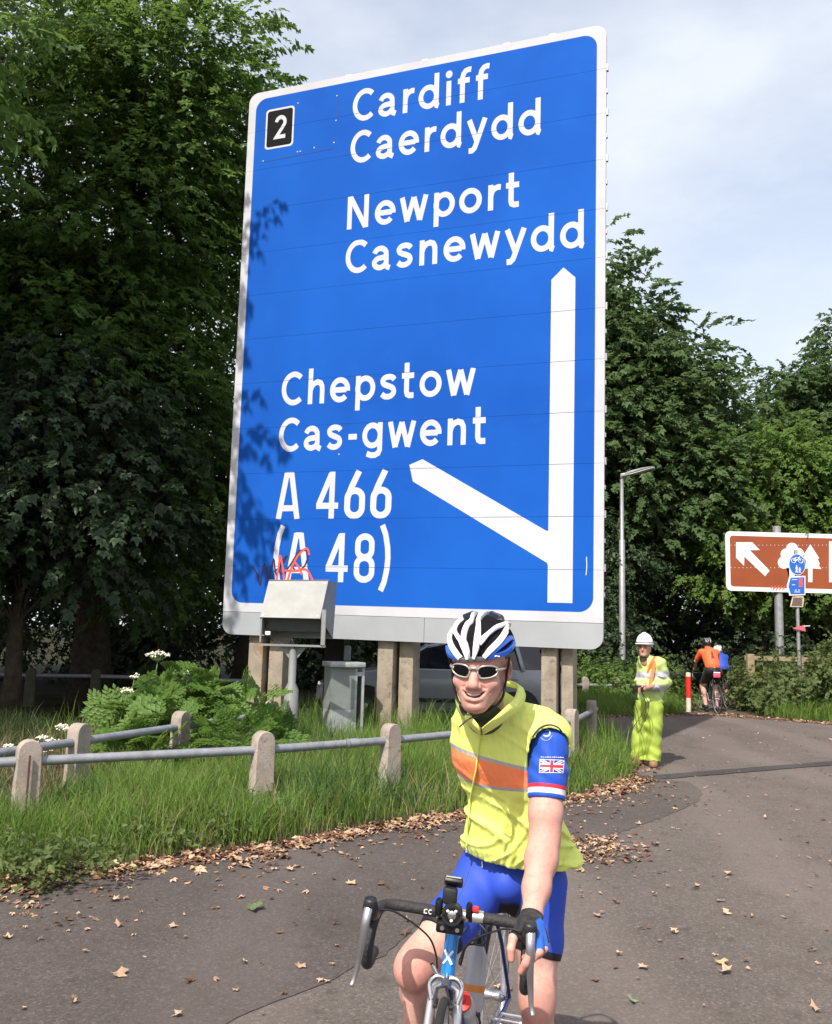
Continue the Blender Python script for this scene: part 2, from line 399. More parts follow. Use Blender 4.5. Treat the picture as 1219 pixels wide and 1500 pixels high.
sign_box(.02, SW - .02, .1, SH - .15, -.060, -.052, 'backing_sheet', M['seam'])
for z in (1.4, 2.9, 4.4, 5.9, 7.4, 8.6): sign_box(.1, SW - .1, z - .05, z + .05, -.13, -.061, 'cross_rail', M['galv'])
# clamps peeping out along the edges
def clip(x, z, w, h): sign_box(x - w / 2, x + w / 2, z - h / 2, z + h / 2, -.07, -.02, 'edge_clip', M['galv'])
for z in SEAM: clip(SW + .012, z + .03, .024, .1); clip(SW + .008, z - .33, .016, .06)
for x in (1.8, 3.1, 4.4, 5.1): clip(x, SH + .012, .10, .024)

# ---- lettering: strokes of even weight, in units of the x-height
def el(cx, cy, rx, ry, a0, a1, n=26):
    return [(cx + rx * math.cos(R(a0 + (a1 - a0) * k / n)), cy + ry * math.sin(R(a0 + (a1 - a0) * k / n))) for k in range(n + 1)]
S_ = [(.70, .76), (.62, .845), (.46, .885), (.28, .86), (.165, .755), (.20, .63), (.34, .555), (.50, .50), (.635, .425), (.68, .29), (.60, .17), (.44, .11), (.26, .13), (.13, .225)]
TW = .222
GLYPH = {
 'C': (1.10, [el(.64, .675, .50, .575, 47, 313)]),
 'a': (.93, [[*el(.40, .60, .29, .285, 160, 20, 14), (.685, .45), (.685, .20), (.74, .11), (.86, .06)], [(.68, .52), (.44, .50), *el(.42, .30, .29, .195, 90, 270, 16), (.56, .15), (.68, .26)]]),
 'r': (.64, [[(.20, 0), (.20, 1)], [(.20, .55), (.25, .73), (.36, .84), (.50, .885), (.62, .875)]]),
 'd': (1.02, [el(.48, .5, .36, .39, 0, 360, 34), [(.84, 1.43), (.84, .22), (.87, .08), (.95, .05)]]),
 'i': (.42, [[(.21, 0), (.21, 1)], 'dot']),
 'f': (.64, [[(.24, 0), (.24, 1.02), (.28, 1.18), (.38, 1.29), (.52, 1.325), (.62, 1.31)], [(.03, .90), (.56, .90)]]),
 'e': (.98, [[(.16, .50), (.80, .50)], el(.49, .5, .37, .39, -8, 318, 36)]),
 'y': (.93, [[(.12, 1), (.475, .12)], [(.83, 1), (.45, .0), (.38, -.16), (.28, -.245), (.12, -.25)]]),
 'N': (1.24, [[(.22, 0), (.22, 1.36)], [(.24, 1.33), (.99, .03)], [(1.01, 0), (1.01, 1.36)]]),
 'w': (1.30, [[(.11, 1), (.36, .0)], [(.36, .02), (.645, .96)], [(.645, .96), (.93, .02)], [(.93, .0), (1.19, 1)]]),
 'p': (1.02, [[(.20, -.36), (.20, 1)], el(.54, .5, .36, .39, 0, 360, 34)]),
 'o': (1.00, [el(.50, .5, .38, .39, 0, 360, 36)]),
 't': (.66, [[(.25, 1.38), (.25, .27), (.29, .155), (.38, .11), (.58, .115)], [(.03, .88), (.58, .88)]]),
 's': (.84, [spline(S_, 4)]),
 'n': (.98, [[(.20, 0), (.20, 1)], [(.20, .52), (.26, .70), (.38, .82), (.54, .875), (.69, .83), (.765, .70), (.78, .54), (.78, 0)]]),
 'h': (.98, [[(.20, 0), (.20, 1.43)], [(.20, .52), (.26, .70), (.38, .82), (.54, .875), (.69, .83), (.765, .70), (.78, .54), (.78, 0)]]),
 'g': (1.02, [el(.48, .5, .36, .39, 0, 360, 34), [(.84, 1), (.84, -.06), (.78, -.19), (.63, -.26), (.45, -.265), (.24, -.20)]]),
 '-': (.56, [[(.08, .48), (.48, .48)]]),
}
def dig(d): return d
GD = {   # tall route-number figures, in units of their height
 'A': (.60, [[(.065, 0), (.245, 1)], [(.355, 1), (.535, 0)], [(.215, .955), (.385, .955)], [(.12, .235), (.48, .235)]], .13),
 '4': (.62, [[(.40, 0), (.40, 1)], [(.375, .96), (.09, .31), (.09, .27)], [(.03, .275), (.56, .275)]], .13),
 '6': (.56, [[(.36, 1.0), (.20, .68), (.105, .44), (.10, .30)], [*el(.275, .225, .175, .165, 180, 360, 16), (.45, .42), *el(.275, .43, .175, .155, 0, 180, 16), (.10, .225)]], .14),
 '8': (.56, [[*el(.275, .215, .18, .155, 180, 360, 16), (.455, .33), *el(.275, .345, .18, .155, 0, 180, 16), (.095, .215)], [*el(.275, .655, .165, .145, 180, 360, 16), (.44, .78), *el(.275, .785, .165, .145, 0, 180, 16), (.11, .655)]], .13),
 '(': (.30, [[(.25, 1.16), (.17, .98), (.115, .72), (.10, .5), (.115, .28), (.17, .02), (.25, -.16)]], .125),
 ')': (.30, [[(.06, 1.16), (.14, .98), (.195, .72), (.21, .5), (.195, .28), (.14, .02), (.06, -.16)]], .125),
 '2': (.70, [[*el(.34, .70, .235, .225, 170, -20, 18), (.47, .50), (.13, .085), (.62, .085)]], .17),
 ' ': (.26, [], .1),
}
def ribbon(path, w, closed=False):
    P = np.array(path, float); n = len(P)
    keep = [0] + [i for i in range(1, n) if np.hypot(*(P[i] - P[i - 1])) > 1e-6]; P = P[keep]; n = len(P)
    closed = np.hypot(*(P[0] - P[-1])) < 1e-4
    if closed: P = P[:-1]; n -= 1
    L, Rr = [], []
    for i in range(n):
        a = P[i - 1] if (i > 0 or closed) else None; b = P[(i + 1) % n] if (i < n - 1 or closed) else None
        d1 = (P[i] - a) / (np.hypot(*(P[i] - a)) + 1e-9) if a is not None else None
        d2 = (b - P[i]) / (np.hypot(*(b - P[i])) + 1e-9) if b is not None else None
        if d1 is None: d1 = d2
        if d2 is None: d2 = d1
        m = d1 + d2; m /= np.hypot(*m) + 1e-9; nn = np.array([-m[1], m[0]])
        c = max(.45, abs(nn @ np.array([-d1[1], d1[0]])))
        L.append(P[i] + nn * w / 2 / c); Rr.append(P[i] - nn * w / 2 / c)
    V = L + Rr; F = [(i, n + i, n + (i + 1) % n, (i + 1) % n) for i in range(n if closed else n - 1)]
    return V, F
def lettering(text, x0, x1, base, unit, digits=False, name='lettering', mat=None, par=sign, tw=None):
    G = GD if digits else GLYPH; adv = 0; items = []; sp_ = 0.17 if not digits else .055
    for ch in text:
        g = G[ch]; items.append((adv, g)); adv += g[0] + sp_
    xs = []
    for a, g in items:
        w = g[2] if digits else TW
        for st in g[1]:
            if st == 'dot': xs += [a + .06, a + .36]
            else: V, _ = ribbon(st, w); xs += [a + min(v[0] for v in V), a + max(v[0] for v in V)]
    lo, hi = min(xs), max(xs); k = (x1 - x0) / (hi - lo)
    mb = MB(); q = 0
    for a, g in items:
        w = g[2] if digits else TW
        for st in g[1]:
            q += 1; d = .002 + .0003 * (q % 4)
            if st == 'dot':
                c = [(a + .21 + .155 * math.cos(R(15 * i)), 1.27 + .155 * math.sin(R(15 * i))) for i in range(24)]; Vv, Fv = c, [tuple(range(24))]
            else: Vv, Fv = ribbon(st, w)
            mb.add([Vector((x0 + (a_ + a - lo) * k if st != 'dot' else x0 + (a_ - lo) * k, -d, base + b_ * unit)) for a_, b_ in Vv], Fv)
    me = bpy.data.meshes.new(name); me.from_pydata(mb.v, [], mb.f); cut_seams(me)
    o = link(name, me, mat or M['letter']); o.matrix_world = SR; o.parent = par; o.matrix_parent_inverse = parent_world(par).inverted()
    return o
def cut_seams(me):
    bm = bmesh.new(); bm.from_mesh(me)
    for z in SEAM:
        for zz in (z - .003, z + .003):
            bmesh.ops.bisect_plane(bm, geom=bm.verts[:] + bm.edges[:] + bm.faces[:], plane_co=(0, 0, zz), plane_no=(0, 0, 1), dist=1e-5)
        bmesh.ops.delete(bm, geom=[f for f in bm.faces if abs(f.calc_center_median().z - z) < .0029], context='FACES')
    for f in bm.faces:
        f.normal_update()
        if f.normal.y > 0: f.normal_flip()
    bm.to_mesh(me); bm.free()
lettering('Cardiff', 1.907, 4.157, 8.115, .395)
lettering('Caerdydd', 1.896, 4.955, 7.420, .395)
lettering('Newport', 1.885, 4.640, 6.343, .395)
lettering('Casnewydd', 1.884, 5.600, 5.620, .395)
lettering('Chepstow', .862, 4.040, 3.585, .395)
lettering('Cas-gwent', .852, 4.205, 2.850, .395)
lettering('A 466', .860, 2.785, 1.793, .72, True)
lettering('(A 48)', .853, 2.800, .838, .735, True)
def sign_poly(pts, d, name, mat):
    me = bpy.data.meshes.new(name); me.from_pydata([(x, -d, z) for x, z in pts], [], [tuple(range(len(pts)))]); cut_seams(me)
    o = link(name, me, mat); o.matrix_world = SR; o.parent = sign; o.matrix_parent_inverse = parent_world(sign).inverted(); return o
sign_poly([(5.304, 5.352), (5.132, 5.187), (5.132, 1.592), (5.10, 1.60), (3.254, 2.659), (3.05, 2.58), (3.113, 2.332), (5.118, 1.154), (5.132, 1.12), (5.132, .611), (5.475, .611), (5.475, 5.187)], .0022, 'route_arrow', M['letter'])
def rrect(x0, x1, z0, z1, r, n=6):
    o = []
    for cx, cz, a in ((x1 - r, z1 - r, 0), (x0 + r, z1 - r, 90), (x0 + r, z0 + r, 180), (x1 - r, z0 + r, 270)):
        o += [(cx + r * math.cos(R(a + 90 * k / n)), cz + r * math.sin(R(a + 90 * k / n))) for k in range(n + 1)]
    return o
sign_poly(rrect(.336, .862, 7.905, 8.598, .06), .0022, 'junction_plate', M['letter'])
sign_poly(rrect(.366, .832, 7.938, 8.565, .045), .0032, 'junction_field', M['sign_black'])
lettering('2', .485, .725, 8.06, .40, True, 'junction_number').location += (SR.to_3x3() @ Vector((0, -.003, 0)))
# patch rivets round the covered-over panel
mb = MB()
for x, z in ((1.62, 8.62), (1.62, 8.2), (1.60, 7.83), (1.25, 7.80), (.95, 7.78), (.92, 8.62), (.32, 7.72), (1.0, 7.78), (3.9, 3.02), (1.9, 2.78)):
    mb.add([Vector((x + .012 * math.cos(a), -.0035, z + .012 * math.sin(a))) for a in [k * math.pi / 3 for k in range(6)]], [tuple(range(6))])
o = tag(mb.build('rivets', M['letter']), kind='stuff'); o.matrix_world = SR; o.parent = sign; o.matrix_parent_inverse = parent_world(sign).inverted()
mb = MB()
for (xa, za, xb, zb) in ((.33, 7.70, 1.60, 7.735), (1.625, 8.22, 1.625, 8.66)):
    V, F = ribbon([(xa, za), (xb, zb)], .012); mb.add([Vector((a, -.0024, b)) for a, b in V], F)
o = mb.build('patch_seam', M['seam']); o.matrix_world = SR; o.parent = sign; o.matrix_parent_inverse = parent_world(sign).inverted()
# spray-can scrawl at the foot of the sign
M['graf_dark'] = material('dark_spray', (.03, .012, .045), .5, 0, .1); M['graf_red'] = material('red_spray', (.72, .09, .06), .5, 0, .15)
def scrawl(paths, w, mat, d):
    mb = MB()
    for i, p in enumerate(paths):
        V, F = ribbon(spline(p, 5), w); mb.add([Vector((a, -d - .0003 * i, b)) for a, b in V], F)
    o = mb.build('graffiti', mat); o.matrix_world = SR; o.parent = sign; o.matrix_parent_inverse = parent_world(sign).inverted()
scrawl([[(.50, 1.06), (.57, .95), (.64, .78), (.66, .92), (.70, 1.10), (.74, .98), (.79, .88), (.82, 1.03), (.86, 1.17), (.89, 1.02), (.93, .90)],
        [(.88, .98), (1.0, 1.08), (1.08, 1.22), (1.0, 1.13), (.97, .98), (1.05, .97), (1.16, 1.10), (1.30, 1.30), (1.44, 1.28), (1.40, 1.08), (1.26, 1.0), (1.16, 1.10)]], .026, M['graf_dark'], .0042)
scrawl([[(.92, .80), (.95, 1.04), (.97, 1.22), (1.02, 1.06), (1.06, .84)], [(1.12, .86), (1.18, 1.06), (1.30, 1.26), (1.42, 1.34), (1.47, 1.24)], [(1.05, 1.0), (1.25, 1.0), (1.42, 1.02), (1.52, .90), (1.56, .80)], [(1.22, 1.14), (1.31, 1.04), (1.36, .94)]], .032, M['graf_red'], .0052)
scrawl([[(5.66, 1.24), (5.665, 1.10), (5.655, .99)]], .012, M['letter'], .0042)
# paired concrete posts
for xa, xb, mats in ((.415, .691, 'concrete_rust'), (.725, .986, 'concrete'), (2.584, 2.852, 'concrete'), (2.892, 3.126, 'concrete'), (5.02, 5.255, 'concrete'), (5.285, 5.46, 'concrete')):
    c = SR @ Vector(((xa + xb) / 2, 0, 0)); off = Vector((.3486, .937, 0)) * .26
    back_ = .10 if xa in (.725, 2.892, 5.285) else 0
    w = (xb - xa) * (.93 if not back_ else .96)
    mb = MB(); mb.box((c.x + off.x + .3486 * back_, c.y + off.y + .937 * back_, 5.2 if back_ else 5.0), (w, .30, 10.3 if back_ else 9.9), Matrix.Rotation(-.3561, 3, 'Z'), bevel=.02)
    mb.build('concrete_post', M[mats], sign, auto=40)
# ================================================================ trees, bushes, grass, leaf litter
rng = np.random.default_rng(11)
def leaf_template(kind, size):
    """one leaf: lies in +X from its stalk, normal +Z"""
    def kite(L, W, a, fold=.18, droop=.12):
        c, s = math.cos(a), math.sin(a)
        P = np.array([(0, 0, 0), (L * .45, W / 2, W * fold), (L, 0, -L * droop), (L * .45, -W / 2, W * fold)])
        Rm = np.array([[c, -s, 0], [s, c, 0], [0, 0, 1]]); return P @ Rm.T
    if kind == 'kite': Ks = [kite(size, size * .55, 0)]
    elif kind == 'slim': Ks = [kite(size, size * .36, 0)]
    else: Ks = [kite(size, size * .55, 0), kite(size * .78, size * .45, .85), kite(size * .78, size * .45, -.85)]
    V = np.concatenate(Ks); F = []
    for i in range(len(Ks)):
        b = 4 * i; F += [(b, b + 3, b + 2), (b, b + 2, b + 1)]
    if len(Ks) > 1:   # one shared stalk point: a single island
        for f in range(len(F)): F[f] = tuple(0 if v % 4 == 0 else v for v in F[f])
    return V, np.array(F)
def sprig_templates(kind, size, n, length, k=5, flat=.35):
    out = []
    for _ in range(k):
        Vs, Fs, o = [], [], 0
        for i in range(n):
            V, F = leaf_template(kind, size * rng.uniform(.7, 1.2))
            t = (i + .6) / n; a = (1 if i % 2 else -1) * rng.uniform(.5, 1.2) * (1 - .55 * t) + rng.normal(0, .15)
            if i == n - 1: a = rng.normal(0, .2)
            rx, ry = rng.normal(0, flat), rng.normal(0, flat) + .25
            ca, sa = math.cos(a), math.sin(a)
            Rz = np.array([[ca, -sa, 0], [sa, ca, 0], [0, 0, 1]]); Ry = np.array([[math.cos(ry), 0, math.sin(ry)], [0, 1, 0], [-math.sin(ry), 0, math.cos(ry)]])
            Rx = np.array([[1, 0, 0], [0, math.cos(rx), -math.sin(rx)], [0, math.sin(rx), math.cos(rx)]])
            pos = np.array([t * length, rng.normal(0, .02 * length), -.25 * length * t * t + rng.normal(0, .03)])
            Vs.append(V @ (Rz @ Ry @ Rx).T + pos); Fs.append(F + o); o += len(V)
        out.append((np.concatenate(Vs), np.concatenate(Fs)))
    return out
def scatter(templates, pos, outdir, scale=(.75, 1.25), tilt=.35):
    """instances of the templates at pos, +X turned along outdir"""
    n = len(pos); d = outdir / (np.linalg.norm(outdir, axis=1, keepdims=True) + 1e-9)
    up = np.tile((0., 0., 1.), (n, 1)) + rng.normal(0, tilt, (n, 3))
    y = np.cross(up, d); y /= np.linalg.norm(y, axis=1, keepdims=True) + 1e-9; z = np.cross(d, y)
    Rm = np.stack([d, y, z], 2) * rng.uniform(*scale, n)[:, None, None]
    which = rng.integers(0, len(templates), n); Vs, Fs, o = [], [], 0
    for k, (V, F) in enumerate(templates):
        ix = np.where(which == k)[0]
        if not len(ix): continue
        W = np.einsum('nij,vj->nvi', Rm[ix], V) + pos[ix][:, None, :]
        FF = F[None] + (np.arange(len(ix)) * len(V))[:, None, None] + o
        Vs.append(W.reshape(-1, 3)); Fs.append(FF.reshape(-1, F.shape[1])); o += len(ix) * len(V)
    return np.concatenate(Vs), np.concatenate(Fs)
def crown_points(ells, clumps, per, spread=.45, shell=.55, flat=.5):
    """sprig positions gathered in flattened boughs over a set of ellipsoids"""
    vol = np.array([e[3] * e[4] + e[4] * e[5] + e[3] * e[5] for e in ells]); vol /= vol.sum(); P, D = [], []
    for e, w in zip(ells, vol):
        m = max(4, int(clumps * w)); u = rng.normal(size=(m, 3)); u /= np.linalg.norm(u, axis=1, keepdims=True)
        r = shell + (1 - shell) * rng.random(m) ** .6; r *= 1 + .16 * np.sin(u[:, 0] * 5 + e[0]) * np.cos(u[:, 2] * 6 + e[1])
        c = np.array(e[:3]) + u * r[:, None] * np.array(e[3:6])
        sz = spread * rng.uniform(.55, 1.35, m)
        q = rng.normal(size=(m, per, 3)) * sz[:, None, None] * np.array([1, 1, flat])
        keep = rng.random((m, per)) < rng.uniform(.5, 1, m)[:, None]
        q[:, :, 2] -= .35 * np.hypot(q[:, :, 0], q[:, :, 1]) ** 1.5
        pp = c[:, None, :] + q; dd = q * np.array([1, 1, .6]) + (u * np.array([1, 1, .45]))[:, None, :] * sz[:, None, None] * 1.1
        dd[:, :, 2] -= .12
        P.append(pp[keep]); D.append(dd[keep])
    return np.concatenate(P), np.concatenate(D)
def tree_wood(base, height, r0, ells, limbs, twig=True, lean=(0, 0)):
    mb = MB(); bx_, by_ = base; top = Vector((bx_ + lean[0], by_ + lean[1], height * .8))
    tr = [Vector((bx_, by_, -.1)) + (top - Vector((bx_, by_, -.1))) * t + Vector((rng.normal(0, .10), rng.normal(0, .10), 0)) * (1 if 0 < t < 1 else 0) for t in np.linspace(0, 1, 9)]
    mb.tube(tr, [r0 * (1.35 if i == 0 else 1) * (1 - .8 * i / 8) for i in range(9)], 9)
    for k in range(limbs):
        e = ells[k % len(ells)]; u = Vector(rng.normal(size=3)); u.normalize(); u.z = u.z * .7
        tgt = Vector(e[:3]) + Vector((u.x * e[3], u.y * e[4], u.z * e[5])) * rng.uniform(.6, .95)
        t = np.clip((tgt.z - 1.2) / height * rng.uniform(.55, .85), .12, .95); i = int(t * 8); s = tr[i].lerp(tr[min(i + 1, 8)], t * 8 - i)
        mid = s.lerp(tgt, .5) + Vector((rng.normal(0, .25), rng.normal(0, .25), rng.uniform(-.1, .5)))
        pts = spline([s, s.lerp(mid, .5) + Vector((0, 0, .1)), mid, tgt], 4); n = len(pts); rb = r0 * rng.uniform(.18, .36) * (1 - .6 * t)
        mb.tube(pts, [max(.008, rb * (1 - .9 * j / (n - 1))) for j in range(n)], 5, False)
        if twig:
            for q in range(5):
                j = rng.integers(n // 3, n); a = Vector(pts[j]); b = a + Vector((rng.normal(0, .6), rng.normal(0, .6), rng.normal(.1, .45)))
                mb.tube([a, a.lerp(b, .5) + Vector((0, 0, .08)), b], [max(.006, rb * .35), max(.005, rb * .22), .004], 4, False)
    return mb
M['leaf_shade'] = leaf_material('shade_darkened_leaf', (.028, .052, .026), (.072, .115, .048), .36)  # first leaf green is darkened to deepen the shade under the trees
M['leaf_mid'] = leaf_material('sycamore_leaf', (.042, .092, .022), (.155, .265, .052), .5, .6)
M['leaf_right'] = leaf_material('ash_leaf', (.046, .092, .034), (.130, .205, .070), .45, .7)
M['leaf_bright'] = leaf_material('fresh_leaf', (.070, .145, .030), (.185, .285, .065), .48, .65)
M['leaf_bramble'] = leaf_material('bramble_leaf', (.055, .095, .028), (.17, .22, .07), .42, .5, 1.5)
M['leaf_parsley'] = leaf_material('parsley_leaf', (.085, .175, .030), (.165, .285, .06), .45, .5, 2.0)
def tree(name, label, base, height, r0, ells, clumps, per, mat, leaf=('lobed', .13, 8, .55), spread=.5, shell=.5, group=None, limbs=16, lean=(0, 0), cat='tree', keep=None):
    t = thing(name, label, cat, (base[0], base[1], 0), group)
    tree_wood(base, height, r0, ells, limbs, True, lean).build('trunk', M['bark'], t, True)
    P, D = crown_points(ells, clumps, per, spread, shell)
    if keep is not None: k_ = keep(P); P, D = P[k_], D[k_]
    V, F = scatter(sprig_templates(*leaf), P, D)
    tag(link('crown', mesh_np('crown', V, F), mat, t), kind='stuff'); return t
def shape_sign_shade(P):
    """the boughs are lopped back so that they hardly shade the sign"""
    Mi = np.array(SR.inverted()); q = P @ Mi[:3, :3].T + Mi[:3, 3]; d = Mi[:3, :3] @ np.array(sun_dir); t = q[:, 1] / d[1]; X, Z = q[:, 0] - d[0] * t, q[:, 2] - d[2] * t
    lim = np.where((Z > 5.9) & (Z < 7.3), .42, np.where((Z > 3.6) & (Z < 4.4), .12, np.where((Z > 1.0) & (Z < 3.3), .42, np.where(Z > 7.3, -.6, -.08)))) + rng.normal(0, .07, len(P))
    return ~((X > lim) & (X < 6.3) & (Z > -1) & (Z < 9.2))
gl = 'trees crowding the left side behind the sign'
tree('sycamore_tree', 'tall sycamore at the left edge with unseen boughs added to shade the sign edge', (-10.8, 10.0), 20, .34,
     [(-10.7, 10.8, 14.2, 3.8, 3.2, 4.6), (-9.4, 11.4, 11.2, 2.3, 2.0, 2.0), (-8.6, 10.4, 13.8, 1.9, 1.8, 2.2), (-5.85, 9.9, 13.2, .42, .5, .7), (-6.9, 9.9, 11.8, .7, .6, .6), (-5.95, 9.9, 10.5, .35, .5, .35), (-5.86, 9.9, 8.9, .36, .5, .75), (-6.9, 9.9, 7.6, .6, .5, .5)], 330, 24, M['leaf_mid'], ('lobed', .15, 8, .6), .55, .35, gl, 26, keep=shape_sign_shade)  # small boughs added out of view to shade the left edge of the sign
tree('sycamore_tree', 'tallest dark tree beside the sign with sunlit leaves at its upper right', (-6.6, 18.6), 19, .36,
     [(-6.6, 18.6, 11.5, 2.9, 2.6, 5.6), (-5.2, 18.2, 13.2, 1.5, 1.7, 3.0), (-7.4, 17.6, 7.2, 2.6, 2.0, 3.2), (-5.4, 18.0, 5.6, 2.3, 1.9, 3.0)], 420, 26, M['leaf_mid'], ('lobed', .14, 8, .6), .5, .35, gl, 30)
tree('ash_tree', 'tree right behind the sign showing only leafy tips past its top left corner', (-3.9, 20.8), 17, .28,
     [(-3.9, 20.8, 9.2, 2.3, 2.2, 5.0), (-3.9, 20.4, 13.6, 1.0, 1.2, 1.3), (-4.6, 20.2, 4.6, 2.4, 1.8, 2.6)], 230, 24, M['leaf_mid'], ('kite', .14, 9, .6), .5, .35, gl, 22)
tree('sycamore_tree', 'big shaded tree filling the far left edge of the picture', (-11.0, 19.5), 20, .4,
     [(-11.0, 19.5, 11.5, 3.6, 3.0, 6.5), (-10.2, 18.4, 5.5, 3.2, 2.2, 3.4), (-13.0, 18, 8, 3, 3, 5)], 330, 26, M['leaf_shade'], ('lobed', .14, 8, .6), .55, .35, gl, 22)
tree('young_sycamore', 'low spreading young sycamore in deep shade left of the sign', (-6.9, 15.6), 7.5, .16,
     [(-6.6, 15.4, 5.0, 2.1, 1.4, 1.7), (-5.6, 15.8, 3.6, 1.5, 1.2, 1.1), (-7.8, 15.0, 3.6, 1.5, 1.3, 1.4)], 130, 24, M['leaf_shade'], ('lobed', .15, 8, .6), .45, .35, gl, 16)
gr = 'trees behind the path on the right'
tree('ash_tree', 'tall dull green tree behind the lamp post with ragged pointed boughs', (5.9, 28.2), 15, .34,
     [(4.7, 28.2, 8.4, 2.9, 2.6, 5.0), (6.6, 27.6, 7.6, 2.0, 1.9, 3.4), (8.3, 27.9, 9.3, 1.15, 1.2, 1.4), (7.1, 27.9, 11.9, .75, .9, 1.5), (5.6, 28, 13.4, .8, .9, 1.6), (8.7, 27.9, 10.8, .45, .6, .9), (8.4, 27.2, 6.4, 1.7, 1.5, 1.8)], 420, 24, M['leaf_right'], ('lobed', .19, 8, .6), .62, .35, gr, 34)
tree('oak_tree', 'airy tree at the right edge with sky showing between its arching boughs', (14.0, 30.0), 13, .3,
     [(12.1, 29.8, 9.9, 2.0, 1.7, 1.7), (14.6, 29.6, 9.4, 2.2, 1.8, 2.6), (15.2, 29.5, 12.0, 1.4, 1.3, 1.0), (12.8, 29.6, 7.6, 2.2, 1.7, 2.0), (10.4, 29.8, 8.4, 1.3, 1.3, 1.7)], 190, 22, M['leaf_right'], ('lobed', .16, 8, .55), .45, .35, gr, 30)
tree('hawthorn_tree', 'bright green bushy tree standing above the brown sign', (10.6, 26.9), 8.6, .16,
     [(10.4, 26.9, 5.4, 1.7, 1.4, 2.9), (12.4, 26.6, 5.2, 1.6, 1.3, 2.7), (9.1, 26.6, 4.2, 1.3, 1.2, 1.6), (14.0, 26.4, 5.6, 1.5, 1.3, 2.4), (11.3, 26.5, 7.4, .9, .9, 1.3)], 330, 22, M['leaf_bright'], ('lobed', .14, 8, .46), .42, .4, gr, 24)
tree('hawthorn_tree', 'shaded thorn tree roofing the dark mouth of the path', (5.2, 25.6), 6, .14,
     [(5.2, 25.7, 3.6, 1.9, 1.3, 2.3), (4.0, 25.4, 2.6, 1.5, 1.2, 1.8), (7.0, 27.4, 4.2, 1.6, 1.2, 1.2)], 170, 20, M['leaf_shade'], ('kite', .12, 8, .42), .36, .4, gr, 18)
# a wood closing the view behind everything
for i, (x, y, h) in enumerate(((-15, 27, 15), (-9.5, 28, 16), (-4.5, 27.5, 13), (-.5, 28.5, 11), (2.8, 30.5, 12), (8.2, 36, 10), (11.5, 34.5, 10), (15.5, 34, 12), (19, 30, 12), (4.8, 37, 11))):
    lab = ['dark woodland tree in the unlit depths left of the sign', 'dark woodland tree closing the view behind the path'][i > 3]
    tree('woodland_tree', lab, (x, y), h, .25, [(x, y, h * .52, 3.2, 2.2, h * .46), (x + rng.uniform(-1.5, 1.5), y - .8, h * .25, 2.8, 1.6, h * .24)], 120, 22, M['leaf_shade'], ('kite', .26, 7, .8), .6, .4,
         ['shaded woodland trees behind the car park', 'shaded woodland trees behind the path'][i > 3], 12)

def bush(name, label, ells, clumps, per, mat, leaf, spread=.22, cat='bush', kind=None, group=None, shell=.4):
    P, D = crown_points(ells, clumps, per, spread, shell, .7); ok = P[:, 2] > .02; P, D = P[ok], D[ok]
    V, F = scatter(sprig_templates(*leaf), P, D)
    o = link(name, mesh_np(name, V, F), mat)
    if kind: tag(o, kind=kind)
    return tag(o, label, cat, group)
def bush_at(px, py, Y, rx, rz, ry=.5, sink=.55):
    c = at(px, py, Y); return (c.x, c.y, max(.1, c.z), rx, ry, rz)
bush('undergrowth', 'tangled brambles and nettles under the brown sign', [bush_at(1122, 1003, 21.6, .5, .7), bush_at(1150, 1012, 21.0, .8, .55), bush_at(1195, 1012, 20.8, .8, .6), bush_at(1235, 1000, 20.4, .9, .8), bush_at(1128, 985, 22.6, .4, .5), bush_at(1195, 985, 22.8, 1.0, .5), bush_at(1290, 990, 20, 1.3, 1.0)], 260, 16, M['leaf_bramble'], ('lobed', .075, 7, .26), .22, 'undergrowth', 'stuff')
bush('undergrowth', 'leafy weeds round the foot of the lamp post', [bush_at(860, 1000, 21.6, .9, .6), bush_at(905, 1005, 21.4, .8, .55), bush_at(950, 1000, 21.6, .7, .65), bush_at(985, 1012, 21.6, .4, .5), bush_at(830, 1005, 21.4, 1.0, .6), bush_at(780, 1010, 21.4, 1.0, .6)], 220, 16, M['leaf_bright'], ('lobed', .075, 7, .26), .22, 'undergrowth', 'stuff')
bush('undergrowth', 'dark thicket filling the back of the wood left of the sign', [(-16, 25, 1.6, 4, 1.5, 2.2), (-10.5, 25.5, 1.6, 3.5, 1.4, 2.2), (-6, 24.5, 1.5, 3, 1.4, 2.0), (-1.5, 25, 1.4, 3, 1.4, 1.8), (-20, 22, 1.6, 3, 1.5, 2.2)], 330, 18, M['leaf_shade'], ('lobed', .13, 7, .4), .4, 'undergrowth', 'stuff')
bush('undergrowth', 'dark hedge plants lining the path into the trees', [(5.6, 24, 1.2, .8, 1.6, 1.4), (9.2, 25, 1.3, .8, 2.0, 1.4), (5.5, 28, 1.4, 1.0, 3, 1.6), (10.5, 30, 1.6, 1.2, 3, 1.8), (7.6, 40, 2, 4, 2, 2.6), (3, 24, 1.0, 1.6, 1.2, 1.2)], 230, 18, M['leaf_shade'], ('lobed', .10, 7, .32), .34, 'undergrowth', 'stuff')

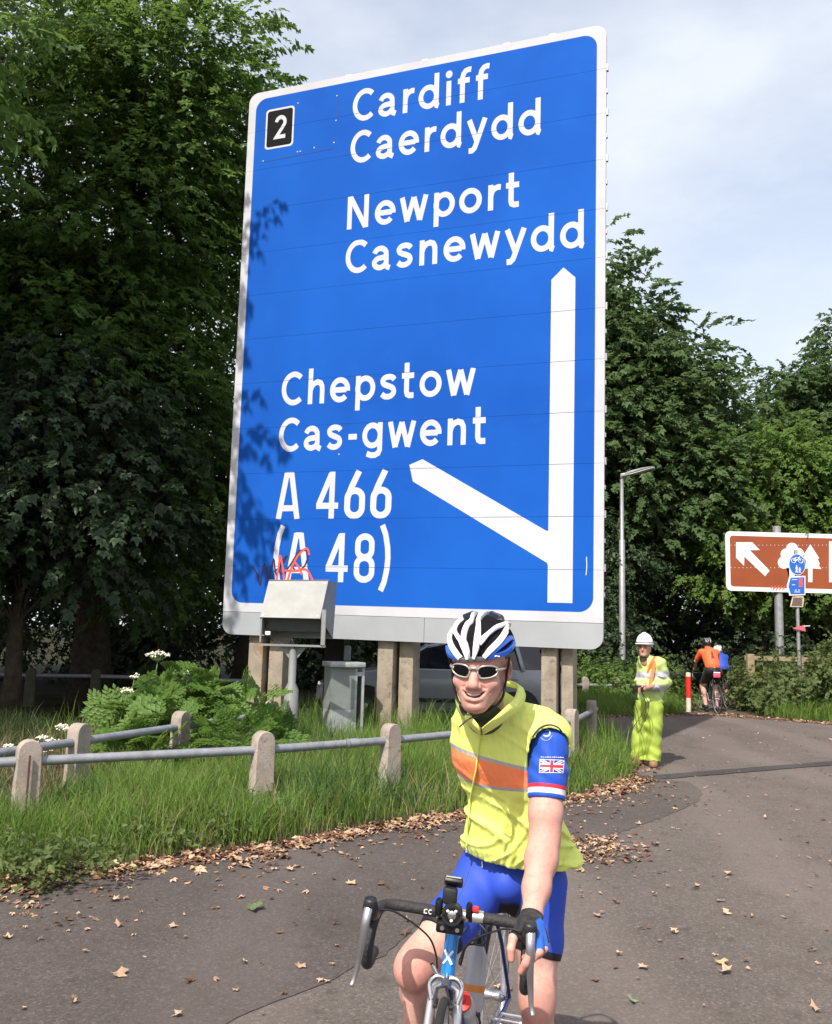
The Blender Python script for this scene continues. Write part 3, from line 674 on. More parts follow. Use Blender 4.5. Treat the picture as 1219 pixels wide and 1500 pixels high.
# ---- fern-leaved cow parsley
def frond_templates(k=5):
    out = []
    for _ in range(k):
        Vs, Fs, o = [], [], 0
        def add(L, pos, a, s):
            nonlocal o
            V, F = leaf_template('kite', L * .95); c, sn = math.cos(a), math.sin(a)
            Vs.append(V @ np.array([[c, -sn, 0], [sn, c, 0], [0, 0, 1]]).T + pos); Fs.append(F + o); o += len(V)
        L = rng.uniform(.20, .32)
        for j in range(5):
            t = .25 + .75 * j / 5
            for sd in (-1, 1):
                ll = L * .55 * (1 - .8 * (t - .25)); a = sd * rng.uniform(.8, 1.1)
                for q in range(4):
                    u = (q + .5) / 4; p = np.array([t * L + u * ll * math.cos(a), u * ll * math.sin(a), -.25 * L * t * t - .12 * u * ll + rng.normal(0, .006)])
                    add(.062 * (1.15 - .5 * u), p, a + .75, 1); add(.062 * (1.15 - .5 * u), p, a - .75, 1)
                add(.05, np.array([t * L + ll * math.cos(a), ll * math.sin(a), -.25 * L * t * t - .12 * ll]), a, 1)
        add(.06, np.array([L, 0, -.25 * L]), 0, 1)
        out.append((np.concatenate(Vs), np.concatenate(Fs)))
    return out
FROND = frond_templates()
def parsley_mass(ells, n):
    P, D = [], []
    for e in ells:
        m = int(n * e[3] * e[5] / .25); u = rng.normal(size=(m, 3)); u /= np.linalg.norm(u, axis=1, keepdims=True); r = rng.uniform(.55, 1.0, m)
        P.append(np.array(e[:3]) + u * r[:, None] * np.array(e[3:6])); d = u * np.array([1, 1, .35]); d[:, 2] += .05; D.append(d)
    P, D = np.concatenate(P), np.concatenate(D); ok = P[:, 2] > .05
    return scatter(FROND, P[ok], D[ok], (.7, 1.6), .75)
pe = [bush_at(230, 1068, 10.6, .42, .33, .4), bush_at(290, 1045, 11.0, .45, .40, .45), bush_at(345, 1058, 11.0, .42, .34, .4), bush_at(270, 1085, 9.9, .5, .25, .35), bush_at(350, 1092, 10.0, .5, .25, .35), bush_at(315, 1012, 11.6, .30, .26, .3), bush_at(205, 1092, 9.8, .3, .22, .3), bush_at(255, 1005, 11.2, .22, .22, .25)]
pe += [bush_at(390, 1085, 11.0, .3, .20, .3), bush_at(180, 1100, 9.9, .25, .2, .3), bush_at(310, 1000, 11.4, .16, .2, .2), bush_at(218, 1030, 10.8, .2, .24, .2)]
pe = [(e[0] + rng.normal(0, .06), e[1], e[2] * rng.uniform(.85, 1.1), e[3] * .76, e[4] * .8, e[5] * .86) for e in pe]
V, F = parsley_mass(pe, 125)
tag(link('cow_parsley_bed', mesh_np('cow_parsley_bed', V, F), M['leaf_parsley']), 'bright green ferny bed of cow parsley leaves behind the rail', 'undergrowth', kind='stuff')
M['stem'] = material('green_stem', (.11, .17, .05), .6, 0, .2); M['blossom'] = material('cream_blossom', (.62, .60, .48), .7, 0, .2, 30)
def umbel(px, py, Y, foot, R_, label, group=None, n=14):
    top = at(px, py, Y); base = Vector(foot)
    t = thing('cow_parsley', label, 'wild flower', base, group)
    c = top - Vector((0, 0, R_ * .9)); MB().tube(spline([base, base.lerp(c, .5) + Vector((.02, 0, .03)), c], 5), [.009 - .0004 * i for i in range(11)], 6).build('stem', M['stem'], t, True)
    ray, fl, b2 = MB(), MB(), MB()
    for k in range(n):
        a = 2.4 * k; r = R_ * math.sqrt((k + .5) / n); tip = top + Vector((r * math.cos(a), r * math.sin(a), -.35 * r * r / R_ + rng.normal(0, .006)))
        ray.tube([c, c.lerp(tip, .5) + Vector((0, 0, -.01)), tip], [.003, .0025, .002], 4, False)
        for q in range(9):
            p = tip + Vector((rng.normal(0, .017), rng.normal(0, .017), rng.normal(.004, .007))); s = rng.uniform(.007, .012); nrm = Vector((rng.normal(0, .4), -.5 + rng.normal(0, .4), .8)).normalized()
            u = nrm.orthogonal().normalized(); w = nrm.cross(u)
            fl.add([p + (u * math.cos(x) + w * math.sin(x)) * s for x in (0, 1.26, 2.51, 3.77, 5.03)], [(0, 1, 2, 3, 4)])
    ray.build('flower_ray', M['stem'], t); tag(fl.build('flower_head', M['blossom'], t), kind='stuff'); return t
g0 = lambda px, py: ground_at(px, py)
umbel(232, 955, 10.8, (-3.15, 10.6, .05), .13, 'tallest cow parsley with a wide cream flower head above the ferny bed', n=18)
umbel(197, 990, 10.6, (-3.35, 10.5, .05), .045, 'thin cow parsley in bud just left of the tallest flower', n=6)
umbel(187, 1010, 10.4, (-3.42, 10.3, .05), .05, 'shorter cow parsley with a few small buds behind the rail end', n=6)
umbel(275, 985, 11.2, (-2.85, 11.0, .05), .05, 'cow parsley going to seed at the right of the tallest flower', n=7)
for i, (px, py, Y) in enumerate(((90, 1062, 9.9), (62, 1080, 9.8), (78, 1084, 10.0), (48, 1088, 9.9), (12, 1092, 9.7), (105, 1088, 10.2), (96, 1066, 10.1), (30, 1104, 9.5), (68, 1098, 9.6))):
    tp = at(px, py, Y); umbel(px, py, Y, (tp.x + .03, tp.y, .02), .05, 'small white cow parsley in the shade behind the corner post', 'small white flowers behind the corner post', 7)

# ---- grass
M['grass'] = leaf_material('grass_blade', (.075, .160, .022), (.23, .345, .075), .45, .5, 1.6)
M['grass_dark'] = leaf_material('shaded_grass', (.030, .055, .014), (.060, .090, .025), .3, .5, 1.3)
M['grass_blue'] = leaf_material('cool_grass_blade', (.040, .095, .030), (.11, .20, .06), .4, .5, 1.0)
M['straw'] = leaf_material('dry_grass', (.22, .19, .09), (.36, .30, .15), .35, .6, 2)
def blades(x, y, z, L, w, lean=.5, wind=(.0, .0)):
    n = len(x); a = rng.uniform(0, 2 * math.pi, n); b = np.abs(rng.normal(lean, .30, n)); d = np.stack([np.cos(a) + wind[0], np.sin(a) + wind[1]], 1)
    side = np.stack([-np.sin(a + rng.normal(0, .8, n)), np.cos(a + rng.normal(0, .8, n))], 1)
    V = np.zeros((n, 7, 3)); root = np.stack([x, y, z], 1)
    for k, (t, ww) in enumerate(((0, 1), (.4, .85), (.75, .5))):
        off = L * b * t * t * .85; h = L * t * np.sqrt(np.clip(1 - (b * t * .62) ** 2, .12, 1))
        c = root + np.stack([d[:, 0] * off, d[:, 1] * off, h], 1)
        for q, sg in ((0, -1), (1, 1)): V[:, 2 * k + q] = c + np.concatenate([side * (w * ww * sg / 2)[:, None], np.zeros((n, 1))], 1)
    off = L * b * .85; h = L * np.sqrt(np.clip(1 - (b * .72) ** 2, .1, 1)); V[:, 6] = root + np.stack([d[:, 0] * off, d[:, 1] * off, h], 1)
    F = np.array([(0, 1, 3), (0, 3, 2), (2, 3, 5), (2, 5, 4), (4, 5, 6)])
    return V.reshape(-1, 3), (F[None] + (np.arange(n) * 7)[:, None, None]).reshape(-1, 3)
def sample(P, n):
    xs = [p[0] for p in P]; ys = [p[1] for p in P]; x = rng.uniform(min(xs), max(xs), n); y = rng.uniform(min(ys), max(ys), n)
    k = in_poly(x, y, P); return x[k], y[k]
def field(x, y, s): return np.sin(x * s + 1.3 * np.sin(y * s * .7)) * np.cos(y * s * 1.1 + .8 * np.sin(x * s * .6 + 2))
POSTS = [(-2.95, 7.09), (-1.30, 8.10), (-.19, 9.06), (.95, 10.25), (2.05, 11.5), (2.64, 13.2)]
def lawn(name, P, n, L, w, mat, clump=1.0, edge=.25, label='grass', lean=.55, zf=None, vis=None, kill=None):
    x, y = sample(P, n); d = poly_dist(x, y, P); f = .5 + .5 * field(x, y, 2.3 * clump) * .7 + .3 * field(x, y, 6.1 * clump)
    keep = (rng.random(len(x)) < np.clip(d / edge, .12, 1)) & (rng.random(len(x)) < .35 + .65 * np.clip(f, 0, 1))
    if vis is not None: keep &= vis(x, y)
    x, y, d, f = x[keep], y[keep], d[keep], f[keep]
    z = (zf(x, y) if zf else np.full(len(x), .01)) - .01
    if name == 'grass' and P is VERGE:
        for q in POSTS: L = L * (1 - .6 * np.exp(-(((x - q[0]) ** 2 + (y - q[1] + .12) ** 2) / .10)))
    LL = L * rng.uniform(.40, 1.45, len(x)) * (.6 + .65 * np.clip(f, 0, 1)) * np.clip(.45 + d / .5, .4, 1)
    V, F = blades(x, y, z, LL, w * rng.uniform(.6, 1.3, len(x)), lean)
    return tag(link(name, mesh_np(name, V, F), mat), label, 'grass', kind='stuff')
fr = lambda x, y: (np.abs(x) < y * .5 + .6)
lawn('grass', VERGE, 330000, .29, .0075, M['grass'], 1, .16, 'long bright green grass round the concrete rail posts', .6, verge_z, lambda x, y: fr(x, y) & (y < 12.2) & ~((x < -3.0) & (y > 7.45)))
lawn('grass', VERGE, 60000, .44, .010, M['grass'], 1, .2, 'taller grass round the sign posts', .5, verge_z, lambda x, y: fr(x, y) & (y > 11.8))
lawn('grass', VERGE, 60000, .40, .011, M['grass_blue'], .7, .25, 'broader darker grass tufts in the verge', .75, verge_z, lambda x, y: fr(x, y) & (y < 12) & ((x > -3.0) | (y < 7.4)) & (field(x, y, 1.7) > .15))
lawn('dry_grass', VERGE, 34000, .30, .006, M['straw'], 2, .1, 'dry straw coloured grass blades in the verge', .7, verge_z, lambda x, y: fr(x, y) & (y < 12))
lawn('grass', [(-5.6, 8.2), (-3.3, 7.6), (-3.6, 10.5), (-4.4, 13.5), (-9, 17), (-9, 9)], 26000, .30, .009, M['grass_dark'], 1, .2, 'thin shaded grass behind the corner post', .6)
lawn('grass', [(2.6, 19.6), (4.0, 18.95), (5.0, 19.5), (6.2, 20.3), (6.2, 23), (2.2, 23)], 40000, .42, .014, M['grass'], 1, .2, 'rough grass at the foot of the lamp post', .5)
lawn('grass', [(7.9, 20.1), (8.4, 19.6), (9.1, 19.0), (10.2, 18.2), (12, 16.4), (12, 22.5), (8.0, 22.5)], 36000, .36, .014, M['grass'], 1, .25, 'rough grass along the far edge of the tarmac', .5)
x, y = np.array([p.x for p in [at(px, 1075, 13.0) for px in rng.uniform(470, 660, 46)]]), rng.uniform(12.4, 13.4, 46)
V, F = blades(x, y, np.full(46, .05), rng.uniform(.55, .95, 46), np.full(46, .006), .45)
tag(link('dry_grass', mesh_np('dry_grass', V, F), M['straw']), 'tall pale seeding grass stems in front of the parked car', 'grass', kind='stuff')
# broad weeds low in the verge
P_, D_ = [], []
for (px, py, r, n) in ((215, 1228, .28, 70), (20, 1265, .22, 50), (100, 1268, .22, 60), (250, 1195, .2, 40), (330, 1215, .2, 30), (60, 1282, .18, 50), (450, 1100, .35, 90), (520, 1130, .2, 40), (150, 1180, .22, 60), (420, 1190, .2, 40), (640, 1150, .2, 40), (880, 1125, .2, 40), (300, 1150, .25, 50)):
    c = ground_at(px, py, .08); p = rng.normal(size=(n, 3)) * np.array([r, r * .6, .05]) + np.array([c.x, c.y, .13]); P_.append(p); dd = rng.normal(size=(n, 3)); dd[:, 2] = .25; D_.append(dd)
V, F = scatter(sprig_templates('kite', .06, 5, .14), np.concatenate(P_), np.concatenate(D_))
tag(link('weeds', mesh_np('weeds', V, F), M['leaf_bramble']), 'broad leaved weeds low in the long grass', 'weeds', kind='stuff')

# ---- dead leaves
def dead_leaf_material(name, a, b):
    m = bpy.data.materials.new(name); m.use_nodes = True; t = NT(m); p = t.n['Principled BSDF']
    r = t.new('ObjectInfo').outputs['Random']; ri = t.new('NewGeometry').outputs['Random Per Island']
    f = t.math('FRACT', t.math('ADD', r, ri)); c = t.ramp(f, [(0., tuple(x * .55 for x in a)), (.3, a), (.65, b), (.85, tuple(min(1, x * 1.1) for x in b)), (1., (b[0] * .85, b[1] * .95, b[2] * .6))])
    c = t.mix(t.ramp(t.noise(t.obj(), 30, 4), [(.45, 0.), (.7, .6)]), c, tuple(x * .5 for x in a))
    t.l.new(c, p.inputs['Base Color']); p.inputs['Roughness'].default_value = .75; p.inputs['Specular IOR Level'].default_value = .25; return m
M['dead_leaf'] = dead_leaf_material('dead_leaf', (.20, .105, .065), (.50, .34, .235))
M['green_leaf'] = dead_leaf_material('fallen_green_leaf', (.13, .18, .07), (.20, .27, .13))
def maple_leaf(seed):
    """a dry sycamore leaf: five pointed lobes round the stalk, curled"""
    r = random.Random(seed); pts = []; lob = [(-2.1, .62), (-1.05, .9), (0, 1.0), (1.05, .9), (2.1, .62)]
    for i, (a, L) in enumerate(lob):
        a += r.uniform(-.12, .12); L *= r.uniform(.8, 1.1)
        pts.append((L * math.cos(a), L * math.sin(a)))
        if i < 4: am = (a + lob[i + 1][0]) / 2; pts.append((.46 * math.cos(am), .46 * math.sin(am)))
    cu, cv, k1, k2 = r.uniform(.15, .6), r.uniform(-.3, .45), r.uniform(.3, 1.2), r.uniform(0, 6)
    def lift(x, y): return cu * y * y * .8 + cv * x * x * .5 + .10 * math.sin(4 * x + k2) + .08 * math.sin(5 * y * k1)
    vs = [(-.12, 0, lift(0, 0))] + [(x, y, lift(x, y)) for x, y in pts]
    mid = [(x * .5, y * .5, lift(x * .5, y * .5)) for x, y in pts]
    n = len(pts); vs += mid; fs = []
    for i in range(n - 1): fs += [(0, 1 + n + i, 2 + n + i), (1 + n + i, 1 + i, 2 + i), (1 + n + i, 2 + i, 2 + n + i)]
    zmin = min(v[2] for v in vs); me = bpy.data.meshes.new('fallen_leaf'); me.from_pydata([(x, y, z - zmin) for x, y, z in vs], [], fs); me.update(); return me
LM = [maple_leaf(i) for i in range(7)]
for me in LM: me.materials.append(M['dead_leaf'])
spots = [(165,1321,1.3),(172,1359,1),(251,1360,1),(12,1377,1.2),(172,1431,1.2),(278,1441,1.1),(263,1490,1.1),(360,1413,.8),(441,1418,1),(345,1454,.7),(492,1355,.9),(495,1388,.8),(315,1333,.8),(123,1397,.8),(108,1471,.7),(426,1276,1),(556,1297,1),(515,1296,1),(384,1416,.5),(409,1368,.7),(590,1370,1.1),(597,1352,.8),(480,1440,.6),(470,1438,.8),
 (1071,1282,1.2),(1023,1303,.9),(1056,1322,.9),(1062,1340,1),(1102,1345,.6),(985,1368,1),(1148,1346,.7),(874,1344,1.1),(1056,1413,1),(1067,1427,1.1),(1094,1410,.7),(944,1419,1),(908,1401,1),(870,1439,.9),(876,1288,.8),(853,1316,.9),(960,1314,.8),(903,1192,1.3),(896,1200,.9),(989,1152,1.4),(982,1154,1),(1123,1168,1),(1121,1200,1),(1205,1202,.9),(1168,1257,.7),(1200,1258,.8),(1197,1285,.8),(1164,1307,.6),(903,1324,.7),(1138,1258,.6),(936,1209,1),(920,1227,1),(1193,1483,.9),(1169,1188,.8),(745,1452,.9),(729,1448,.8),(740,1462,.6),(1005,1090,.7),(1030,1082,.8),(1070,1070,.8),(1095,1090,.8),(1110,1066,.9),(1150,1085,.8),(1180,1075,.9),(1200,1084,1),(1215,1084,1.2),(1130,1100,.7),(1060,1100,.7),(1165,1128,.7),(1105,1140,.7)]
def drop_leaf(px, py, s, mesh=None, label=None, group='dry leaves scattered on the tarmac'):
    p = ground_at(px, py); o = bpy.data.objects.new('fallen_leaf', mesh or random.choice(LM)); COL.objects.link(o)
    o.location = (p.x, p.y, .009); k = .050 * s * random.uniform(.9, 1.15); o.scale = (k * random.uniform(.55, 1.1), k * random.uniform(.6, 1.15), k * random.uniform(.5, 1.5)); o.rotation_euler = (random.uniform(-.15, .15), random.uniform(-.15, .15), random.uniform(0, 6.28))
    return tag(o, label or 'dry brown leaf lying flat on the grey tarmac', 'leaf', group)
for s in spots: drop_leaf(*s)
for k in range(150):
    Y = random.uniform(3.2, 17); px = random.uniform(0, 1219); X = (px - 609) / 1300 * Y
    g = at(px, 1200, Y)
    if X < -.2 + (Y - 7.2) * .9 and Y > 6.2: continue
    q = Vector((X, Y, 0)); u = q - Vector((0, 0, CAM_H)); v = np.array(u); d = v @ _fw; qx = 609.5 + F_PX * (v @ _rt2) / d; qy = 750 - F_PX * (v @ _up2) / d
    if in_poly(np.array([X]), np.array([Y]), VERGE)[0]: continue
    drop_leaf(qx, qy, random.choice((.35, .4, .5, .6, .8)))
gm = LM[2].copy(); gm.materials.clear(); gm.materials.append(M['green_leaf'])
drop_leaf(373, 1333, 1.7, gm, 'large pale green leaf lying alone on the dark tarmac', None)
drop_leaf(924, 1470, 1.0, gm, 'small pale green leaf on the tarmac right of the rider', None)
drop_leaf(903, 1324, .9, gm, 'grey green leaf on the tarmac beside the rider', None)
# drifts of litter
def litter(name, label, X, Y, size=.05):
    n = len(X); V0, F0 = leaf_template('lobed', 1.0); ts = []
    for k in range(6): ts.append((V0 * np.array([1, 1, rng.uniform(.5, 2.4)]), F0))
    P = np.stack([X, Y, rng.uniform(.006, .022, n)], 1); D = rng.normal(size=(n, 3)); D[:, 2] *= .12
    V, F = scatter(ts, P, D, (size * .45, size * 1.5), .2); V[:, 2] = np.maximum(V[:, 2], .006)
    tag(link(name, mesh_np(name, V, F), M['dead_leaf']), label, 'leaf litter', kind='stuff')
fx = np.array([p.x for p in front]); fy = np.array([p.y for p in front]); seg = np.hypot(np.diff(fx), np.diff(fy)); cum = np.concatenate([[0], np.cumsum(seg)])
def along(n, spread, off, bias=None):
    s = rng.uniform(0, cum[-1], n); x = np.interp(s, cum, fx); y = np.interp(s, cum, fy); e = rng.normal(off, spread, n) * (.55 + .45 * np.sin(s * 2.1) ** 2)
    i = np.clip(np.searchsorted(cum, s) - 1, 0, len(seg) - 1); tx, ty = np.diff(fx)[i] / seg[i], np.diff(fy)[i] / seg[i]
    return x + ty * e, y - tx * e
x, y = along(1900, .17, .07); litter('leaf_litter', 'drift of dry leaves along the edge of the grass', x, y, .062)
x, y = along(700, .45, .45); litter('leaf_litter', 'loose dry leaf scraps on the tarmac before the grass', x, y, .035)
c = ground_at(875, 1245); litter('leaf_litter', 'heap of dry leaves on the tarmac behind the rider', c.x + rng.normal(0, .22, 230), c.y + rng.normal(0, .26, 230), .045)
for (a, b, n, s) in (((872, 1050), (1040, 1047), 380, .05), ((1040, 1047), (1240, 1062), 700, .06), ((880, 1150), (945, 1125), 160, .05)):
    pa, pb_ = ground_at(*a), ground_at(*b); t = rng.random(n); litter('leaf_litter', 'dry leaves gathered along the far kerbless edge', pa.x + (pb_.x - pa.x) * t + rng.normal(0, .12, n), pa.y + (pb_.y - pa.y) * t + rng.normal(0, .16, n), s)
X = rng.uniform(-3.5, 8, 1500); Y = rng.uniform(3, 18, 1500); k = (np.abs(X) < Y * .5) & ~in_poly(X, Y, VERGE); litter('leaf_litter', 'tiny leaf crumbs strewn over the tarmac', X[k], Y[k], .022)
# ================================================================ concrete posts and rails
def rail_post(base, yaw, h=.74, w=.20, d=.13, mat=None, parent=None):
    """squat concrete post with a rounded head"""
    mb = MB(); n = 9; prof = [(-w / 2, -.25), (-w / 2 * .93, h - .10)]
    prof = [(-w / 2 * 1.08, -.25), (-w / 2 * .90, h - .085)] + [(w / 2 * .90 * math.cos(R(180 - 180 * k / n)), h - .085 + .085 * math.sin(R(180 - 180 * k / n))) for k in range(1, n)] + [(w / 2 * .90, h - .085), (w / 2 * 1.08, -.25)]
    Mx = Matrix.Translation(base) @ Matrix.Rotation(yaw, 4, 'Z')
    ring = lambda y, s: [Mx @ Vector((x * s, y, z * (1 if s == 1 else .992))) for x, z in prof]
    rings = [ring(-d / 2, .90), ring(-d / 2 + .014, 1), ring(d / 2 - .014, 1), ring(d / 2, .90)]; N = len(prof); vs = sum(rings, [])
    fs = [tuple(range(N)), tuple(range(3 * N, 4 * N))[::-1]]
    for q in range(3): fs += [(q * N + i, (q + 1) * N + i, (q + 1) * N + (i + 1) % N, q * N + (i + 1) % N) for i in range(N)]
    mb.add(vs, fs); o = mb.build('post', mat or M['concrete'], parent, auto=45); return o
def rail_between(pts, r=.038, parent=None, mat=None, name='rail'):
    return MB().tube(pts, r, 14).build(name, mat or M['rail'], parent, auto=50)
M['rail'] = material('grey_painted_pipe', (.25, .26, .285), .5, .2, .18, 14, .2, 60)
M['concrete_shaded'] = concrete_material('shaded_concrete', (.09, .085, .06)); M['concrete_pale'] = concrete_material('pale_pebbly_concrete', (.34, .29, .25))  # the darker post concrete carries the tree shade in its colour
def rail_fence(label, posts, rail_z, ext0=0, ext1=0, r=.038, mat=None, group=None, pmat=None, w=.20):
    t = thing('rail_fence', label, 'fence', (posts[0][0], posts[0][1], 0), group); P = [Vector((x, y, 0)) for x, y in posts]; n = len(P)
    for i, p in enumerate(P):
        a, b = P[max(i - 1, 0)], P[min(i + 1, n - 1)]; dd = b - a; rail_post(p, math.atan2(dd.y, dd.x), mat=pmat or M['concrete_pale'], parent=t, w=w)
    Q = [Vector((p.x, p.y, rail_z)) for p in P]
    if ext0: Q = [Q[0] + (Q[0] - Q[1]).normalized() * ext0] + Q
    if ext1: Q = Q + [Q[-1] + (Q[-1] - Q[-2]).normalized() * ext1]
    for a, b in zip(Q[:-1], Q[1:]):
        rail_between([a, b], r, t, mat)
    return t, Q
p0 = (-2.95, 7.09); p1, p2 = (-1.30, 8.10), (-.19, 9.06); p3, p4 = (2.05, 11.5), (2.64, 13.2)
ft, FQ = rail_fence('long grey pipe rail through squat concrete posts along the front of the verge', [p0, p1, p2, (.95, 10.25), p3, p4], .575, ext0=2.2, ext1=.45)
c = Vector((p2[0], p2[1], .575)).lerp(Vector((p1[0], p1[1], .575)), .32); dd = (Vector((*p1, 0)) - Vector((*p2, 0))).normalized()
MB().tube([c - dd * .05, c + dd * .05], .044, 14).build('sleeve', M['galv'], ft, auto=50); MB().tube([c + dd * .055, c + dd * .075], .047, 14).build('sleeve', M['rail'], ft, auto=50)
# rusty strap on the corner post
MB().box((p0[0] + .045, p0[1] - .085, .33), (.014, .02, .60), Matrix.Rotation(.5, 3, 'Z')).build('strap', material('rusty_iron', (.10, .045, .03), .8, .2, .4, 20), ft)
rail_fence('shorter pipe rail running back from the corner post into the ferny bed', [(-3.02, 8.32), (-2.46, 9.75), (-1.75, 11.4)], .575, ext0=1.1)
rail_fence('shaded pipe rail on concrete posts under the trees at the far left', [(-9.6, 17.3), (-7.45, 17.7), (-6.3, 18.05), (-4.6, 17.9)], .60, ext0=2, ext1=2, mat=M['rail'], pmat=M['concrete_shaded'])
rail_fence('low pipe rail on two small posts in the weeds left of the lamp post', [(3.4, 20.6), (4.0, 20.75), (4.75, 20.9)], .55, ext0=3, ext1=.8, pmat=M['concrete_pale'], w=.16)

# ================================================================ floodlight in front of the sign
FLY = 12.2
M['lamp_grey'] = material('grey_lamp_paint', (.235, .245, .24), .55, .1, .12, 5, .08, 120); M['lamp_dark'] = material('dark_lamp_interior', (.07, .075, .075), .5, .1, .1)
fb = at(428, 1070, FLY); fl = thing('sign_floodlight', 'grey box floodlight on a stubby post aimed up at the blue sign', 'floodlight', (fb.x, fb.y, 0))
A = lambda px, py, dy=0: at(px, py, FLY + dy)
def quadbox(pts, off, name, mat, par): return MB().prism(pts, off).build(name, mat, par)
tl, tr_, br, bl = A(394, 852, -.05), A(481, 852, -.05), A(469, 907, -.28), A(381, 905, -.28)
# wedge-shaped housing: sloping back plate to the front, glass facing the sign behind
dpt = Vector((.10, .42, 0)); side = [tl, bl, bl + Vector((.03, .05, -.22)), bl + Vector((.14, .46, -.26)), tl + Vector((.09, .36, .02))]
o_ = tr_ - tl; mb = MB()
sideR = [tr_, br, br + Vector((.03, .05, -.03)), br + Vector((.14, .46, -.26)), tr_ + Vector((.09, .36, .02))]
mb.add(side + sideR, [(4, 3, 2, 1, 0), (5, 6, 7, 8, 9), (0, 1, 6, 5), (0, 5, 9, 4), (4, 9, 8, 3)]); mb.build('housing', M['lamp_grey'], fl)
e = Vector((0, -.004, .002))
MB().prism([tl + e, tr_ + e, br + e, bl + e], Vector((0, -.012, .006))).build('cover_plate', M['lamp_grey'], fl)
MB().tube([tl + Vector((-.01, .1, .02)), tr_ + Vector((.01, .1, .02))], .014, 6).build('hinge', M['black_plastic'], fl)
MB().prism([bl + Vector((.03, .10, 0)), br + Vector((0, .10, 0)), br + Vector((.02, .16, -.17)), bl + Vector((.05, .16, -.17))], Vector((.02, .08, 0))).build('gear_tray', M['lamp_dark'], fl)
MB().box(bl + Vector((.11, .04, -.20)), (.07, .05, .05), bevel=.008).build('cable_gland', M['white'], fl)
for k, (fx_, fz_) in enumerate(((.05, .08), (.95, .08), (.05, .94), (.95, .94))):
    p = tl.lerp(tr_, fx_).lerp(bl.lerp(br, fx_), fz_); MB().tube([p + Vector((0, -.012, .005)), p + Vector((0, -.024, .010))], .010, 8).build('screw', M['galv'], fl)
bw = .03
lg, rg = A(382, 906, -.30), A(474, 893, -.30); lb, rb_ = A(383, 941, -.30), A(474, 947, -.30)
MB().box((lg + lb) / 2, (.022, .06, abs(lg.z - lb.z))).box((rg + rb_) / 2, (.055, .06, abs(rg.z - rb_.z))).box((lb + rb_) / 2 + Vector((0, 0, -.013)), ((rb_ - lb).length + .05, .06, .026)).build('bracket', M['lamp_grey'], fl)
pc = Vector((fb.x, fb.y - .25, 0)); ztop = A(427, 948, -.25).z; z1, z2 = A(427, 1000, -.25).z, A(427, 1010, -.25).z
MB().lathe(pc, (0, 0, 1), [(-.2, .095), (z2, .095), (z1, .052), (ztop + .02, .052)], 20).build('post', M['lamp_grey'], fl, auto=40)
for sx_ in (-1, 1): MB().prism([pc + Vector((sx_ * .052, 0, ztop)), pc + Vector((sx_ * .17, 0, ztop)), pc + Vector((sx_ * .052, 0, ztop - .15))], Vector((0, .012, 0))).build('gusset', M['lamp_grey'], fl)
MB().tube(spline([bl + Vector((.09, .1, -.05)), bl + Vector((.05, .1, -.22)), pc + Vector((-.1, .05, ztop + .02)), pc + Vector((-.02, -.06, ztop + .10)), pc + Vector((.03, -.06, ztop - .02))], 6), .009, 6).build('cable', M['black_plastic'], fl, True)
sc_ = pc + Vector((-.02, -.098, z2 * .62))
# ================================================================ metal cabinet, timber stub
cb = at(486, 1074, 12.6); M['cab'] = material('cabinet_grey_green', (.20, .225, .215), .6, .1, .15, 6); M['cab_pale'] = material('bare_zinc', (.36, .39, .385), .55, .3, .2, 10)
ct = thing('electrical_cabinet', 'narrow grey steel cabinet with its side door open beneath the sign', 'cabinet', (cb.x, 12.6, 0))
yw = Matrix.Rotation(R(24), 3, 'Z'); zt = at(486, 977, 12.6).z; zm = at(486, 1039, 12.6).z; cc = Vector((cb.x + .07, 12.75, 0))
MB().box(cc + Vector((0, 0, (zt + zm) / 2)), (.36, .30, zt - zm - .002), yw).build('body', M['cab'], ct)
MB().box(cc + Vector((0, 0, zm / 2)), (.355, .295, zm), yw).build('base', M['cab_pale'], ct)
MB().box(cc + Vector((0.05, 0, zt + .035)), (.52, .40, .07), yw, bevel=.012).build('lid', M['cab_pale'], ct, auto=40)
MB().box(cc + yw @ Vector((.30, -.14, (zt + .1) / 2)), (.035, .02, zt - .12), yw).box(cc + yw @ Vector((.195, -.14, (zt + .1) / 2)), (.03, .02, zt - .12), yw).box(cc + yw @ Vector((.25, -.14, zt - .09)), (.08, .02, .06), yw).build('door_frame', M['cab_pale'], ct)
MB().box(cc + yw @ Vector((.31, .06, zt / 2)), (.02, .36, zt - .1), yw).build('door', M['cab'], ct)
MB().tube(spline([cc + yw @ Vector((.25, 0, zt - .2)), cc + yw @ Vector((.23, -.03, zt * .55)), cc + yw @ Vector((.26, 0, .1))], 5), .012, 6).build('cable', M['black_plastic'], ct)
tp = at(490, 960, 14.4); tt = thing('timber_post', 'dark timber post with a pale reflector standing behind the cabinet', 'post', (tp.x, 14.4, 0))
MB().box((tp.x, 14.4, .85), (.32, .12, 1.75), bevel=.01).build('post', material('dark_timber', (.022, .018, .014), .9, 0, .3), tt); rfl = at(509, 957, 14.3); MB().box(rfl, (.11, .05, .24), bevel=.02).build('reflector', M['cab_pale'], tt, auto=40)

